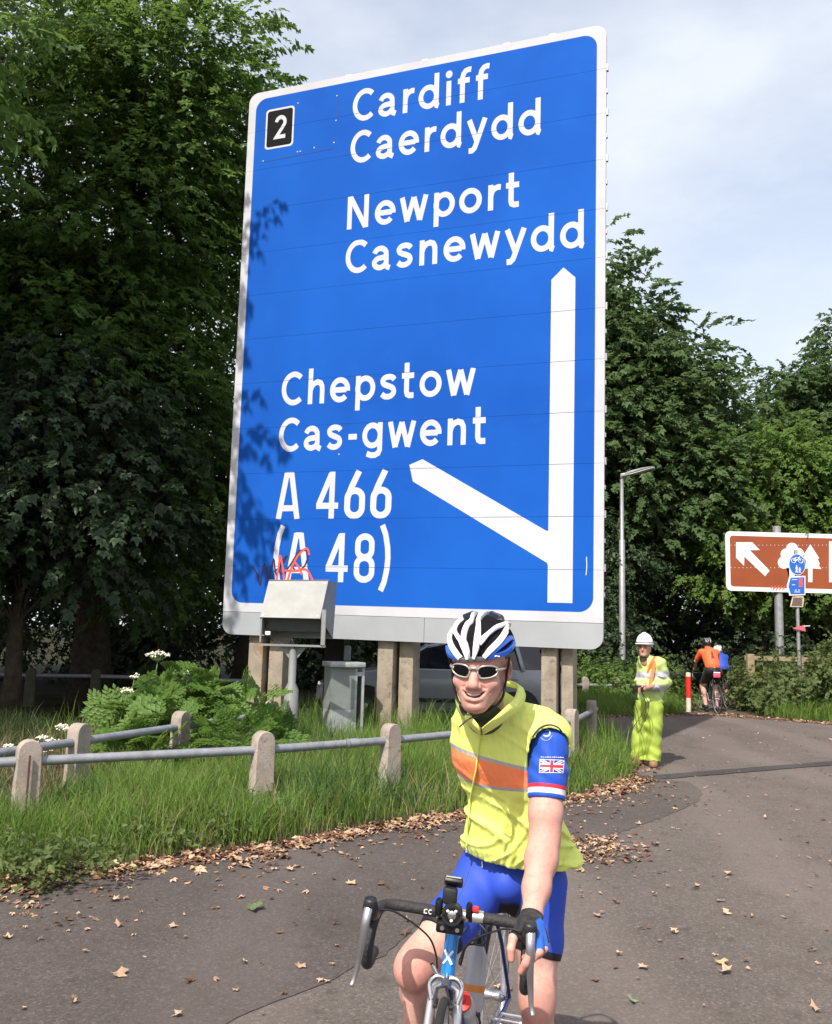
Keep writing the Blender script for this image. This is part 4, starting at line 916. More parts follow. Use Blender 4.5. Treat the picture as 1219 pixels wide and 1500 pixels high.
# ================================================================ parked estate car
M['car'] = material('grey_metallic_paint', (.33, .35, .36), .4, .15, .04, 3, coat=.6); M['glass'] = material('tinted_glass', (.012, .014, .016), .06, 0, 0, spec=.6)
M['red_lens'] = material('red_lens', (.40, .02, .015), .2, 0, .1); M['amber_lens'] = material('amber_lens', (.75, .22, .03), .2, 0, .1); M['trim'] = material('black_trim', (.02, .02, .022), .6, 0, .1)
car = thing('parked_car', 'dark grey estate car parked side-on behind the sign posts', 'car', (.55, 17.1, 0)); CX, CY = .60, 17.1
def cl(x, y, z): return Vector((CX + x, CY + y, z))
st = [  # x, z low, z waist, z top of hull, half width low, half width waist, half width top
 (-2.32, .42, .58, .66, .62, .66, .56), (-2.22, .28, .62, .74, .74, .78, .66), (-1.95, .22, .68, .84, .80, .86, .74), (-1.5, .21, .72, .92, .82, .89, .80), (-1.0, .20, .78, .98, .83, .90, .84), (-.6, .20, .82, 1.00, .84, .90, .86), (.4, .20, .84, 1.00, .84, .91, .87), (1.4, .20, .86, 1.02, .83, .90, .86), (1.95, .26, .88, 1.04, .80, .88, .83), (2.25, .36, .86, 1.02, .74, .82, .78), (2.34, .45, .80, .96, .68, .76, .72)]
def hull(st, name, mat):
    vs, fs, n = [], [], 10
    for x, z0, z1, z2, w0, w1, w2 in st:
        half = [(w0 * .7, z0), (w0, z0 + .06), (w1, z1 - .18), (w1, z1), (w2, z2)]
        ring = half + [(-a, b) for a, b in half[::-1]]; vs += [cl(x, a, b) for a, b in ring]
    for i in range(len(st) - 1):
        for k in range(n): fs.append((i * n + k, i * n + (k + 1) % n, (i + 1) * n + (k + 1) % n, (i + 1) * n + k))
    fs += [tuple(range(n)), tuple((len(st) - 1) * n + k for k in range(n))[::-1]]
    o = MB().add(vs, fs).build(name, mat, car, auto=38); bv = o.modifiers.new('bevel', 'BEVEL'); bv.width = .03; bv.segments = 2; bv.limit_method = 'ANGLE'; return o
hull(st, 'body', M['car'])
gh = [(-.98, .95, .86, 1.00, .80), (-.28, .98, .86, 1.40, .64), (.05, .98, .86, 1.47, .62), (1.0, .99, .86, 1.49, .62), (1.75, 1.0, .85, 1.45, .60), (2.24, 1.0, .80, 1.06, .72)]
vs, fs = [], []
for x, z0, w0, z1, w1 in gh: vs += [cl(x, w0, z0), cl(x, w1, z1), cl(x, -w1, z1), cl(x, -w0, z0)]
for i in range(5): fs += [(4 * i + k, 4 * i + k + 1, 4 * i + 5 + k, 4 * i + 4 + k) for k in range(3)]
fs += [(0, 1, 2, 3), (23, 22, 21, 20)]; MB().add(vs, fs).build('glazing', M['glass'], car)
rf = [(-.34, 1.40, .665), (.05, 1.485, .645), (1.0, 1.505, .645), (1.78, 1.465, .62), (1.92, 1.42, .62)]; vs, fs = [], []
for x, z, w in rf: vs += [cl(x, w, z - .035), cl(x, w * .9, z + .01), cl(x, -w * .9, z + .01), cl(x, -w, z - .035)]
for i in range(4): fs += [(4 * i + k, 4 * i + (k + 1) % 4, 4 * i + 4 + (k + 1) % 4, 4 * i + 4 + k) for k in range(4)]
fs += [(0, 1, 2, 3), (19, 18, 17, 16)]; MB().add(vs, fs).build('roof', M['car'], car, auto=40)
for sg in (-1, 1):
    for (xa, za, wa, xb, zb, wb, r) in ((-.98, .99, .865, -.30, 1.42, .65, .045), (.42, .99, .87, .50, 1.48, .645, .05), (1.42, .99, .87, 1.30, 1.48, .645, .05), (2.22, 1.02, .82, 1.80, 1.45, .625, .10)):
        MB().tube([cl(xa, sg * wa, za), cl((xa + xb) / 2, sg * (wa + wb) / 2, (za + zb) / 2), cl(xb, sg * wb, zb)], r, 8, True, .4).build('pillar', M['car'], car, True)
    MB().tube(spline([cl(-.1, sg * .60, 1.49), cl(0, sg * .60, 1.545), cl(.8, sg * .60, 1.57), cl(1.55, sg * .60, 1.54), cl(1.68, sg * .59, 1.48)], 5), .018, 8).build('roof_rail', M['alloy'], car, True)
    MB().box(cl(2.29, sg * .70, .93), (.10, .18, .26), bevel=.03).build('tail_light', M['red_lens'], car, auto=40)
    MB().box(cl(2.30, sg * .73, 1.075), (.09, .13, .07), bevel=.02).build('indicator', M['amber_lens'], car, auto=40)
    MB().box(cl(-2.20, sg * .60, .66), (.20, .26, .13), bevel=.03).build('headlight', M['chrome'], car, auto=40)
    MB().box(cl(-.72, sg * .98, 1.03), (.12, .18, .13), bevel=.04).build('door_mirror', M['car'], car, auto=40)
    for xh in (.32, 1.25): MB().box(cl(xh, sg * .915, .86), (.18, .03, .03), bevel=.01).build('door_handle', M['car'], car, auto=40)
    MB().box(cl(.35, sg * .90, .45), (2.1, .05, .07), bevel=.02).build('side_moulding', M['trim'], car, auto=40)
    for xw in (-1.42, 1.35):
        w_ = MB().lathe(cl(xw, sg * .70, .32), (0, sg, 0), [(0, .22), (.02, .30), (.05, .32), (.17, .32), (.20, .30), (.205, .21)], 28).build('wheel', M['rubber'], car, auto=40)
        MB().lathe(cl(xw, sg * .88, .32), (0, sg, 0), [(0, .215), (.025, .21), (.02, .06), (.035, .04)], 24).build('rim', M['alloy'], w_, auto=40)
        MB().lathe(cl(xw, sg * .835, .32), (0, sg, 0), [(0, .37), (.06, .37)], 28).build('wheel_arch', M['trim'], car)
MB().box(cl(2.30, 0, .52), (.14, 1.45, .20), bevel=.05).build('bumper', M['trim'], car, auto=40); MB().box(cl(-2.30, 0, .42), (.12, 1.3, .18), bevel=.05).build('bumper', M['trim'], car, auto=40)
MB().box(cl(2.345, 0, .80), (.012, .52, .11)).build('number_plate', M['amber_lens'], car)

# ================================================================ lamp post
lb_ = ground_at(912, 1028); lp = thing('lamp_post', 'tall grey lamp post with an angled lantern rising behind the workman', 'street lamp', (lb_.x, lb_.y, 0))
ztp = at(912, 700, lb_.y).z; zdoor = ztp * .72
MB().lathe((lb_.x, lb_.y, 0), (0, 0, 1), [(-.3, .085), (zdoor - .04, .078), (zdoor, .055), (ztp, .048)], 18).build('column', M['galv'], lp, auto=40)
MB().box((lb_.x, lb_.y - .078, .8), (.075, .03, .5), bevel=.008).build('access_door', M['galv'], lp)
a0_, a1_ = at(911, 697, lb_.y), at(958, 684, lb_.y - .5); ax = (a1_ - a0_).normalized(); sd = ax.cross(Vector((0, 0, 1))).normalized(); upv = sd.cross(ax)
MB().tube([a0_ + Vector((0, 0, -.08)), a0_ + Vector((0, 0, .02)), a0_ + ax * .22], [.06, .058, .045], 12).build('spigot', M['galv'], lp, True)
def lant(z0, z1, wsc):
    vs = []
    for t, w, zt_, zb in ((.08, .05, .045, -.02), (.3, .10, .06, -.04), (.65, .13, .05, -.045), (1.0, .085, .015, -.03)):
        c = a0_ + ax * (t * (a1_ - a0_).length); h0, h1 = (zt_, 0) if z0 else (0, zb)
        vs += [c + sd * w * wsc + upv * h1, c + sd * w * .7 * wsc + upv * h0, c - sd * w * .7 * wsc + upv * h0, c - sd * w * wsc + upv * h1]
    fs = [(4 * i + k, 4 * i + (k + 1) % 4, 4 * i + 4 + (k + 1) % 4, 4 * i + 4 + k) for i in range(3) for k in range(4)] + [(0, 1, 2, 3), (15, 14, 13, 12)]
    return MB().add(vs, fs)
lant(True, 0, 1).build('lantern', M['galv'], lp, auto=50); lant(False, 0, .93).build('diffuser', material('lamp_bowl', (.55, .56, .56), .25, 0, .05), lp, auto=50)

# ================================================================ bollard
gb = ground_at(1009, 1043); bo = thing('bollard', 'slim white bollard with a red band at the mouth of the path', 'bollard', (gb.x, gb.y, 0)); zt = at(1010, 985, gb.y).z; z1, z2 = at(1010, 991, gb.y).z, at(1010, 1022, gb.y).z
M['cream'] = material('worn_cream_paint', (.55, .47, .36), .6, 0, .2, 12); M['red_band'] = material('red_reflective_band', (.62, .025, .02), .4, 0, .1)
MB().lathe((gb.x, gb.y, 0), (0, 0, 1), [(-.2, .056), (zt - .02, .056), (zt, .045)], 18).build('post', M['cream'], bo, auto=40); MB().lathe((gb.x, gb.y, 0), (0, 0, 1), [(z2, .0565), (z2 + .001, .060), (z1 - .001, .060), (z1, .0565)], 18, False).build('band', M['red_band'], bo, auto=40)

# ================================================================ brown tourist sign
BY = 23.4; M['brown'] = material('brown_sign_film', (.27, .062, .018), .45, 0, .08, 2); M['sign_white'] = material('white_sign_film', (.70, .70, .70), .45, 0, .05, 3)
bt = thing('tourist_sign', 'wide brown tourist sign with a white arrow and tree symbols on round posts', 'road sign', (at(1140, 900, BY).x, BY + .2, 0))
b_tl, b_bl = at(1062.5, 778, BY), at(1062.5, 865, BY); BW = 5.4; BX0, BZ1, BZ0 = b_tl.x, b_tl.z, b_bl.z
def bp(px, py): return at(px, py, BY)
def flatpoly(pts, d, name, mat, par, thick=0):
    vs = [Vector((p[0], BY - d, p[1])) for p in pts]
    if thick: return MB().prism(vs, Vector((0, thick, 0))).build(name, mat, par)
    return MB().add(vs, [tuple(range(len(vs)))]).build(name, mat, par)
flatpoly(rrect(BX0, BX0 + BW, BZ0, BZ1, .13), 0, 'board', M['sign_white'], bt, .03)
flatpoly(rrect(BX0 + .115, BX0 + BW - .115, BZ0 + .115, BZ1 - .115, .08), .003, 'brown_field', M['brown'], bt)
zz = lambda x, y: (lambda p: (p.x, p.z))(bp(1050 + x / 7.213, 760 + y / 7.213))
flatpoly([zz(*q) for q in ((203, 247), (375, 247), (455, 330), (350, 332), (558, 548), (510, 607), (292, 400), (288, 497), (203, 412))], .006, 'arrow', M['sign_white'], bt)
cloud = []
for k in range(72):
    a = R(-120 + 350 * k / 71); best = 0
    for cx_, cy_, r_ in ((795, 315, 62), (735, 375, 62), (710, 462, 66), (860, 370, 62), (880, 462, 62), (795, 440, 85)):
        dx, dy = 795 - cx_, 420 - cy_; bq = dx * math.cos(a) + dy * -math.sin(a); cq = dx * dx + dy * dy - r_ * r_; ds = bq * bq - cq
        if ds > 0: best = max(best, -bq + math.sqrt(ds))
    cloud.append((795 + best * math.cos(a), 420 - best * math.sin(a)))
flatpoly([zz(*q) for q in cloud + [(765, 520), (768, 640), (825, 640), (828, 520)][::1]][::1], .006, 'broadleaf_symbol', M['sign_white'], bt)
flatpoly([zz(*q) for q in ((988, 268), (1083, 418), (1066, 420), (1090, 482), (1076, 485), (1104, 532), (1012, 524), (1010, 670), (965, 670), (963, 524), (872, 532), (900, 485), (886, 482), (910, 420), (893, 418))], .006, 'conifer_symbol', M['sign_white'], bt)
flatpoly([zz(*q) for q in ((1185, 238), (1500, 238), (1500, 670), (1185, 670))], .006, 'white_panel', M['sign_white'], bt)
for yy in (278, 516):
    mb = MB()
    for k in range(30):
        x_, z_ = zz(150 + 42 * k, yy); mb.add([(x_ + .011 * math.cos(a), BY - .008, z_ + .011 * math.sin(a)) for a in [i * math.pi / 3 for i in range(6)]], [tuple(range(6))])
    tag(mb.build('rivets', M['sign_white'], bt), kind='stuff')
mb = MB()
for k in range(9):
    x_, z_ = zz(575 + 17 * k, 730 + (10 if k % 2 else -10)); mb.tube([(x_, BY - .010, z_ - .03), (x_ + .03, BY - .010, z_ + .035)], .011, 4)
tag(mb.build('graffiti', M['graf_red'], bt), kind='stuff')
for px in (1140,): c_ = at(px, 860, BY + .14); zt_ = at(px, 771, BY + .14).z; MB().lathe((c_.x, BY + .14, 0), (0, 0, 1), [(-.3, .108), (zt_, .108)], 20).build('post', M['galv'], bt, auto=40)
MB().lathe((c_.x + 3.4, BY + .14, 0), (0, 0, 1), [(-.3, .108), (zt_, .108)], 20).build('post', M['galv'], bt, auto=40)

# ================================================================ cycle route signpost
PY = 21.6; M['blue_disc'] = material('blue_disc_film', (.015, .12, .50), .4, 0, .05, 4); M['pink'] = material('red_arrow_plastic', (.75, .12, .16), .5, 0, .1)
pc_ = at(1168.5, 900, PY); cs = thing('cycle_signpost', 'slim grey pole carrying a round blue cycle sign and a blue pointer', 'signpost', (pc_.x, PY, 0))
MB().lathe((pc_.x, PY, 0), (0, 0, 1), [(-.3, .042), (at(1168, 806, PY).z, .042)], 14).build('pole', M['galv'], cs, auto=40)
def P3(x, y, d=0): p = at(1050 + x / 7.213, 760 + y / 7.213, PY - .07 - d); return p
dc = P3(850, 482); rx = 88 / 7.213 / 1300 * PY; rz = 114 / 7.213 / 1300 * PY; disc = lambda k, d: [dc + Vector((rx * k * math.cos(a), -d, rz * k * math.sin(a))) for a in [i * 2 * math.pi / 32 for i in range(32)]]
MB().prism(disc(1.0, 0), Vector((0, .012, 0))).build('disc_rim', M['sign_white'], cs); MB().prism(disc(.94, .003), Vector((0, .002, 0))).build('disc', M['blue_disc'], cs)
mb = MB(); r1 = .052
for cx_ in (-.09, .09):
    cpt = dc + Vector((cx_, -.008, .085)); mb.tube([cpt + Vector((r1 * math.cos(a), 0, r1 * math.sin(a))) for a in [i * 2 * math.pi / 16 for i in range(17)]], .009, 5, False)
q = lambda x, z: dc + Vector((x, -.008, z))
for a, b in (((-.09, .085), (-.05, .16)), ((-.05, .16), (.05, .16)), ((.09, .085), (.045, .18)), ((-.05, .16), (-.01, .09)), ((-.01, .09), (.05, .16)), ((-.09, .085), (-.01, .09)), ((.045, .18), (.08, .185)), ((-.055, .175), (-.055, .18))): mb.tube([q(*a), q(*b)], .009, 5)
tag(mb.build('cycle_symbol', M['sign_white'], cs), kind='stuff')
mb = MB()
for cx_, h in ((-.02, .17), (.055, .12)):
    z0 = -.20; mb.tube([q(cx_ - .02, z0), q(cx_ - .005, z0 + h * .45)], .013, 5); mb.tube([q(cx_ + .02, z0), q(cx_ + .005, z0 + h * .45)], .013, 5); mb.tube([q(cx_, z0 + h * .42), q(cx_, z0 + h * .8)], .028, 6); mb.tube([q(cx_, z0 + h * .86), q(cx_, z0 + h * 1.05)], .018, 6)
tag(mb.build('walker_symbol', M['sign_white'], cs), kind='stuff')
MB().prism([P3(*v) for v in ((768, 608), (937, 602), (937, 806), (768, 812), (740, 710))], Vector((0, .01, 0))).build('pointer_plate', M['sign_white'], cs)
MB().prism([P3(*v, .004) for v in ((782, 622), (927, 616), (927, 794), (782, 798), (758, 710))], Vector((0, .002, 0))).build('pointer_field', M['blue_disc'], cs)
mb = MB()
for (xa, xb, y) in ((795, 850, 645), (795, 830, 700), (820, 880, 775), (825, 845, 755), (860, 880, 755)): mb.tube([P3(xa, y, .009), P3(xb, y, .009)], .010, 4)
tag(mb.build('pointer_lettering', M['sign_white'], cs), kind='stuff')
MB().prism([P3(*v, .008) for v in ((868, 630), (905, 630), (905, 720), (868, 720))], Vector((0, .002, 0))).build('route_patch', M['graf_red'], cs)
MB().prism([P3(*v) for v in ((775, 930), (800, 822), (915, 818), (922, 860), (912, 932))], Vector((0, .01, 0))).build('small_plate', M['cream'], cs); MB().prism([P3(*v, .004) for v in ((790, 920), (810, 832), (908, 830), (902, 920))], Vector((0, .002, 0))).build('small_field', material('weathered_brown', (.13, .09, .075), .6, 0, .4, 30), cs)
ar = thing('direction_arrow', 'small pink arrow tacked to the cycle signpost', 'arrow', P3(870, 1155)); MB().prism([P3(*v, .02) for v in ((800, 1155), (930, 1122), (940, 1190))], Vector((0, .012, 0))).build('head', M['pink'], ar); MB().tube([P3(920, 1135, .015), P3(985, 1132, .015)], .012, 5).build('tail', M['sign_white'], ar)

# ================================================================ timber fence on the right
WY = 21.9; M['old_wood'] = material('weathered_timber', (.27, .215, .13), .85, 0, .3, 10, .5, 50)
wb = at(1100, 1010, WY); wf = thing('timber_fence', 'weathered post and rail fence half buried in the brambles', 'fence', (wb.x, WY, 0)); zt = at(1100, 958, WY).z
for i, (dx, dy) in enumerate(((0, 0), (1.25, .05), (2.9, .1))): MB().box((wb.x + dx, WY + dy, zt / 2 - .1), (.17 if not i else .12, .14, zt + .2 - (.05 * (i > 0))), bevel=.01).build('post', M['old_wood'], wf)
for zr in (zt - .10, zt - .62):
    MB().box((wb.x + 1.9, WY + .13, zr), (4.0, .05, .11), Matrix.Rotation(.02, 3, 'Z'), bevel=.006).build('rail', M['old_wood'], wf)
# ================================================================ bicycles
M['frame_blue'] = material('dark_blue_bike_paint', (.012, .03, .16), .25, .1, .05, coat=.7); M['cyan'] = material('bright_blue_anodised', (.015, .22, .62), .25, .35, .08, coat=.5)
M['frame_dark'] = material('dark_grey_bike_paint', (.03, .035, .035), .3, .3, .05); M['lever'] = material('brushed_lever', (.42, .42, .44), .38, .9, .05); M['tape'] = material('black_bar_tape', (.022, .022, .024), .7, 0, .2, 40, .5, 90); M['cable'] = material('black_cable', (.012, .012, .014), .5, 0, .05)
M['bottle'] = material('milky_bottle', (.46, .47, .48), .35, 0, .05); M['bottle_red'] = material('red_bottle_cap', (.65, .03, .025), .35, 0, .05); M['orange'] = material('orange_print', (.75, .25, .04), .4, 0, .05); M['screen'] = material('grey_screen', (.34, .36, .24), .25, 0, .05)
def make_bike(name, label, cat, steer=0.0, detail=True, group=None, paint='frame_blue', head='cyan'):
    """road bike in its own space: +X ahead, +Y to its left, origin on the ground under the cranks"""
    t = thing(name, label, cat, (0, 0, 0), group)
    U = Vector((-.292, 0, .956)).normalized(); C0 = Vector((.435, 0, .671)); RS = Matrix.Rotation(steer, 3, U)
    S = lambda x, y, z: C0 + RS @ (Vector((x, y, z)) - C0)
    V = lambda x, y, z: Vector((x, y, z))
    bb, rear = V(0, 0, .27), V(-.41, 0, .335); stop_, sclamp = V(-.152, 0, .767), V(-.165, 0, .81); htb, htt = V(.437, 0, .682), V(.395, 0, .815)
    f = MB(); f.tube([bb, stop_, sclamp], .0155, 12); f.tube([V(-.148, 0, .752), htt + V(.008, 0, -.035)], .0145, 12); f.tube([bb, htb + V(-.004, 0, .02)], .0185, 12)
    for s in (-1, 1):
        f.tube([bb + V(-.03, s * .03, 0), V(-.2, s * .045, .305), rear + V(0, s * .064, 0)], [.011, .010, .008], 8); f.tube([stop_ + V(-.005, s * .016, -.01), V(-.27, s * .045, .57), rear + V(0, s * .064, 0)], [.008, .0075, .007], 8)
    f.build('frame', M[paint], t, auto=50)
    h = MB().tube([htb + V(.004, 0, -.012), htb, htt, htt - V(.292, 0, -.956) * .01], [.021, .0205, .020, .021], 16).build('head_tube', M[head], t, auto=50)
    if detail:
        for k, (a, b) in enumerate(((.30, .55),)):
            c0, c1 = htb.lerp(htt, a), htb.lerp(htt, b); fw_ = V(.956, 0, .292); sd = V(0, 1, 0)
            for sg in (-1, 1):
                pts = [c0 + fw_ * .0205 + sd * sg * .012, c0.lerp(c1, .5) + fw_ * .0212, c1 + fw_ * .0205 - sd * sg * .012]; MB().tube(pts, .0035, 5).build('saltire_decal', M['white'], h)
    # fork and wheels
    ax_ = S(.585, 0, .335); fk = MB(); fk.tube([S(.437, 0, .672), S(.432, 0, .690)], .019, 12)
    for s in (-1, 1): fk.tube([S(.440, s * .008, .676), S(.446, s * .034, .665), S(.470, s * .040, .58), S(.535, s * .046, .42), S(.585, s * .050, .335)], [.014, .014, .0125, .010, .008], 10)
    fk.build('fork', M['alloy'], t, auto=50)
    for (c, Rm) in ((ax_, RS), (rear, Matrix.Identity(3))):
        w = MB(); n = 56; pr = [(.316, .009), (.322, .0115), (.330, .0105), (.3355, .0055), (.3370, 0), (.3355, -.0055), (.330, -.0105), (.322, -.0115), (.316, -.009)]; k = len(pr); vs = []; fs = []
        for i in range(n):
            a = 2 * math.pi * i / n
            for r, y in pr: vs.append(c + Rm @ V(r * math.cos(a), y, r * math.sin(a)))
        for i in range(n):
            for j in range(k - 1): fs.append((i * k + j, i * k + j + 1, ((i + 1) % n) * k + j + 1, ((i + 1) % n) * k + j))
        wh = w.add(vs, fs).build('wheel', M['rubber'], t, True); rm = MB(); pr = [(.317, .0095), (.300, .0095), (.294, .003), (.294, -.003), (.300, -.0095), (.317, -.0095)]; k = len(pr); vs = []; fs = []
        for i in range(n):
            a = 2 * math.pi * i / n
            for r, y in pr: vs.append(c + Rm @ V(r * math.cos(a), y, r * math.sin(a)))
        for i in range(n):
            for j in range(k - 1): fs.append((i * k + j, i * k + j + 1, ((i + 1) % n) * k + j + 1, ((i + 1) % n) * k + j))
        rm.add(vs, fs).build('rim', M['alloy'], wh, auto=40); MB().tube([c + Rm @ V(0, -.05, 0), c + Rm @ V(0, -.035, 0), c + Rm @ V(0, 0, 0), c + Rm @ V(0, .035, 0), c + Rm @ V(0, .05, 0)], [.008, .02, .013, .02, .008], 12).build('hub', M['alloy'], wh, True)
        sp = MB()
        for i in range(24):
            a = 2 * math.pi * i / 24; b = a + (.5 if i % 4 < 2 else -.5); y = .033 if i % 2 else -.033; sp.tube([c + Rm @ V(.018 * math.cos(b), y, .018 * math.sin(b)), c + Rm @ V(.297 * math.cos(a), 0, .297 * math.sin(a))], .0011, 4, False)
        tag(sp.build('spokes', M['alloy'], wh), kind='stuff')
    # cockpit
    MB().tube([S(.392, 0, .825), S(.378, 0, .868)], .018, 14).tube([S(.385, 0, .852), S(.47, 0, .874)], [.019, .017], 12).build('stem', M['black_plastic'], t, auto=50)
    clamp = S(.48, 0, .875)
    for s in (-1, 1):
        bp_ = [S(.48, s * .035, .875), S(.482, s * .12, .877), S(.488, s * .175, .877), S(.51, s * .198, .875), S(.555, s * .205, .868), S(.595, s * .208, .845), S(.612, s * .210, .80), S(.590, s * .212, .755), S(.54, s * .214, .735), S(.47, s * .215, .735)]
        MB().tube(spline(bp_, 6), .0155, 12).build('drop_bar', M['tape'], t, True)
        hd = spline([S(.545, s * .207, .872), S(.585, s * .209, .880), S(.622, s * .210, .892), S(.645, s * .210, .915), S(.650, s * .210, .935)], 5); n = len(hd); MB().tube(hd, [.016 + .006 * math.sin(math.pi * i / (n - 1)) for i in range(n)], 12).build('brake_hood', M['black_plastic'], t, True)
        lv = MB(); P = spline([S(.648, s * .212, .925), S(.672, s * .214, .885), S(.668, s * .218, .83), S(.655, s * .224, .78), S(.655, s * .230, .735), S(.662, s * .236, .715)], 5); n = len(P)
        lv.tube(P, [.0135 - .0072 * min(1, i / (n * .75)) for i in range(n)], 10, True, .7); lv.build('brake_lever', M['lever'], t, True)
        MB().lathe(S(.470, s * .215, .735), RS @ V(-1, 0, 0), [(0, .0155), (.012, .0175), (.016, .010)], 14).build('bar_plug', M['black_plastic'], t, auto=40)
        if detail: MB().tube(spline([S(.645, s * .19, .91), S(.62, s * .14, .90), S(.57, s * .06, .84), S(.52, s * .035, .78), S(.46, s * .03, .72 if s < 0 else .74)], 6), .0028, 6, False).build('brake_cable', M['cable'], t, True)
    MB().tube([S(.48, -.045, .875), S(.48, .045, .875)], .016, 14).build('handlebar_clamp', M['alloy'], t, auto=40)
    # brake caliper
    bc = MB()
    for s in (-1, 1): bc.tube(spline([S(.470, 0, .700), S(.476, s * .030, .703), S(.482, s * .045, .680), S(.492, s * .036, .645)], 5), [.010, .0095, .009, .009, .0085, .008, .008, .0075, .0075, .007, .007, .007, .007, .007, .007, .007], 8)
    bc.tube([S(.462, 0, .70), S(.492, 0, .70)], .011, 10); bc.tube([S(.476, -.028, .705), S(.480, -.045, .735)], .006, 6)
    bc.build('front_brake', M['chrome'], t, auto=60)
    for s in (-1, 1): MB().box(S(.505, s * .022, .645), (.045, .012, .012), RS, bevel=.003).build('brake_pad', M['black_plastic'], t)
    # saddle, post, drive
    sv, sf = [], []
    for x, w, z in ((-.34, .062, .965), (-.30, .070, .972), (-.22, .052, .968), (-.14, .028, .962), (-.07, .020, .958), (-.05, .012, .950)):
        sv += [V(x, w, z - .03), V(x, w * .75, z), V(x, 0, z + .002), V(x, -w * .75, z), V(x, -w, z - .03)]
    for i in range(5): sf += [(5 * i + k, 5 * i + k + 1, 5 * i + 6 + k, 5 * i + 5 + k) for k in range(4)]
    sf += [(0, 1, 2, 3, 4), (29, 28, 27, 26, 25)] + [(5 * i, 5 * i + 5, 5 * i + 9, 5 * i + 4) for i in range(5)]
    MB().add(sv, sf).build('saddle', M['black_plastic'], t, True); MB().tube([sclamp, V(-.205, 0, .935)], .0135, 12).build('seat_post', M['alloy'], t, auto=50)
    MB().lathe(V(0, -.05, .27), (0, 1, 0), [(0, .022), (.1, .022)], 14).build('bottom_bracket', M['alloy'], t, auto=50)
    MB().lathe(V(0, -.052, .27), (0, 1, 0), [(0, .096), (.004, .100), (.008, .096)], 36).build('chainring', M['alloy'], t, auto=40)
    for s, dr in ((-1, V(-.03, 0, -.166)), (1, V(.03, 0, .166))):
        MB().tube([V(0, s * .066, .27), V(dr.x, s * .078, .27 + dr.z)], [.014, .010], 10).build('crank_arm', M['alloy'], t, auto=50); p = V(dr.x, s * .135, .27 + dr.z)
        pd = MB().tube([V(dr.x, s * .08, .27 + dr.z), V(dr.x, s * .185, .27 + dr.z)], .009, 8); pd.tube([p + V(.045, -.04, 0), p + V(.045, .04, 0), p + V(.02, .05, 0), p + V(-.045, .04, 0), p + V(-.045, -.04, 0), p + V(.045, -.04, 0)], .006, 6); pd.build('pedal', M['alloy'], t, auto=50)
    MB().tube([V(-.06, -.05, .42), V(-.045, -.05, .36)], .014, 8).box(V(-.055, -.02, .415), (.03, .04, .03), bevel=.006).build('front_derailleur', M['black_plastic'], t, auto=50)
    MB().tube([V(-.41, -.075, .30), V(-.40, -.075, .22)], .016, 8).build('rear_derailleur', M['black_plastic'], t)
    if detail:
        d = (htb - bb).normalized(); up2 = V(-d.z, 0, d.x); b0 = bb + d * .12 + up2 * .060; 
        bo_ = MB().lathe(b0, d, [(0, .034), (.02, .037), (.11, .037), (.12, .033), (.13, .037), (.18, .036), (.195, .028)], 22).build('water_bottle', M['bottle'], t, auto=60); MB().lathe(b0 + d * .196, d, [(0, .030), (.014, .030), (.018, .014), (.034, .012), (.036, .006)], 20).build('cap', M['bottle_red'], bo_, auto=50)
        MB().tube(spline([b0 + up2 * -.03, b0 + d * .05 + V(0, .040, 0), b0 + d * .12 + V(0, .041, 0), b0 + d * .12 + up2 * .040, b0 + d * .12 + V(0, -.041, 0), b0 + d * .05 + V(0, -.040, 0)], 5), .0035, 6).build('bottle_cage', M['black_plastic'], t, True)
        d2 = (stop_ - bb).normalized(); f2 = V(d2.z, 0, -d2.x); b1 = bb + d2 * .16 + f2 * .058
        b2_ = MB().lathe(b1, d2, [(0, .033), (.02, .036), (.10, .036), (.115, .032), (.16, .035), (.19, .020)], 20).build('water_bottle', M['bottle'], t, auto=60); MB().lathe(b1 + d2 * .19, d2, [(0, .02), (.03, .012)], 14).build('cap', M['black_plastic'], b2_, auto=50)
        MB().lathe(b1 + d2 * .055, d2, [(0, .0365), (.02, .0365)], 20, False).build('print', M['orange'], b2_)
        # computer, lamp and clutter on the bars
        MB().box(S(.497, -.012, .928), (.028, .040, .046), RS, bevel=.008).build('bar_mount', M['black_plastic'], t, auto=40)
        MB().box(S(.490, -.006, .964), (.040, .052, .018), RS @ Matrix.Rotation(R(-38), 3, 'Y'), bevel=.005).build('cycle_computer', M['black_plastic'], t, auto=40); MB().box(S(.497, -.006, .972), (.030, .042, .003), RS @ Matrix.Rotation(R(-38), 3, 'Y')).build('screen', M['screen'], t)
        fl_ = MB().lathe(S(.505, 0, .885), RS @ V(1, 0, 0), [(-.02, .026), (.012, .029), (.022, .028), (.022, .021), (.016, .020)], 20).build('front_lamp', M['black_plastic'], t, auto=50); MB().lathe(S(.505, 0, .885), RS @ V(1, 0, 0), [(.015, .020), (.021, .015), (.024, .006), (.0245, .001)], 18).build('lamp_lens', M['chrome'], fl_, auto=50)
        for y_, z_ in ((-.012, .010), (.010, .012), (.0, -.014)): MB().lathe(S(.528, y_, .885 + z_), RS @ V(1, 0, 0), [(0, .0045), (.003, .001)], 8).build('lamp_glint', M['helmet_white'] if 'helmet_white' in M else M['white'], fl_); MB().box(S(.494, -.040, .893), (.036, .020, .044), RS, bevel=.008).box(S(.494, .044, .895), (.034, .016, .042), RS, bevel=.008).box(S(.497, -.004, .846), (.036, .075, .032), RS, bevel=.006).build('lamp_bracket', M['black_plastic'], t, auto=40)
        bl_ = MB()
        for k, y in enumerate((-.062, -.074)): bl_.tube([S(.4965, y + .0045 * math.cos(a), .876 + .0055 * math.sin(a)) for a in [R(50 + i * 26) for i in range(11)]], .0014, 4, False)
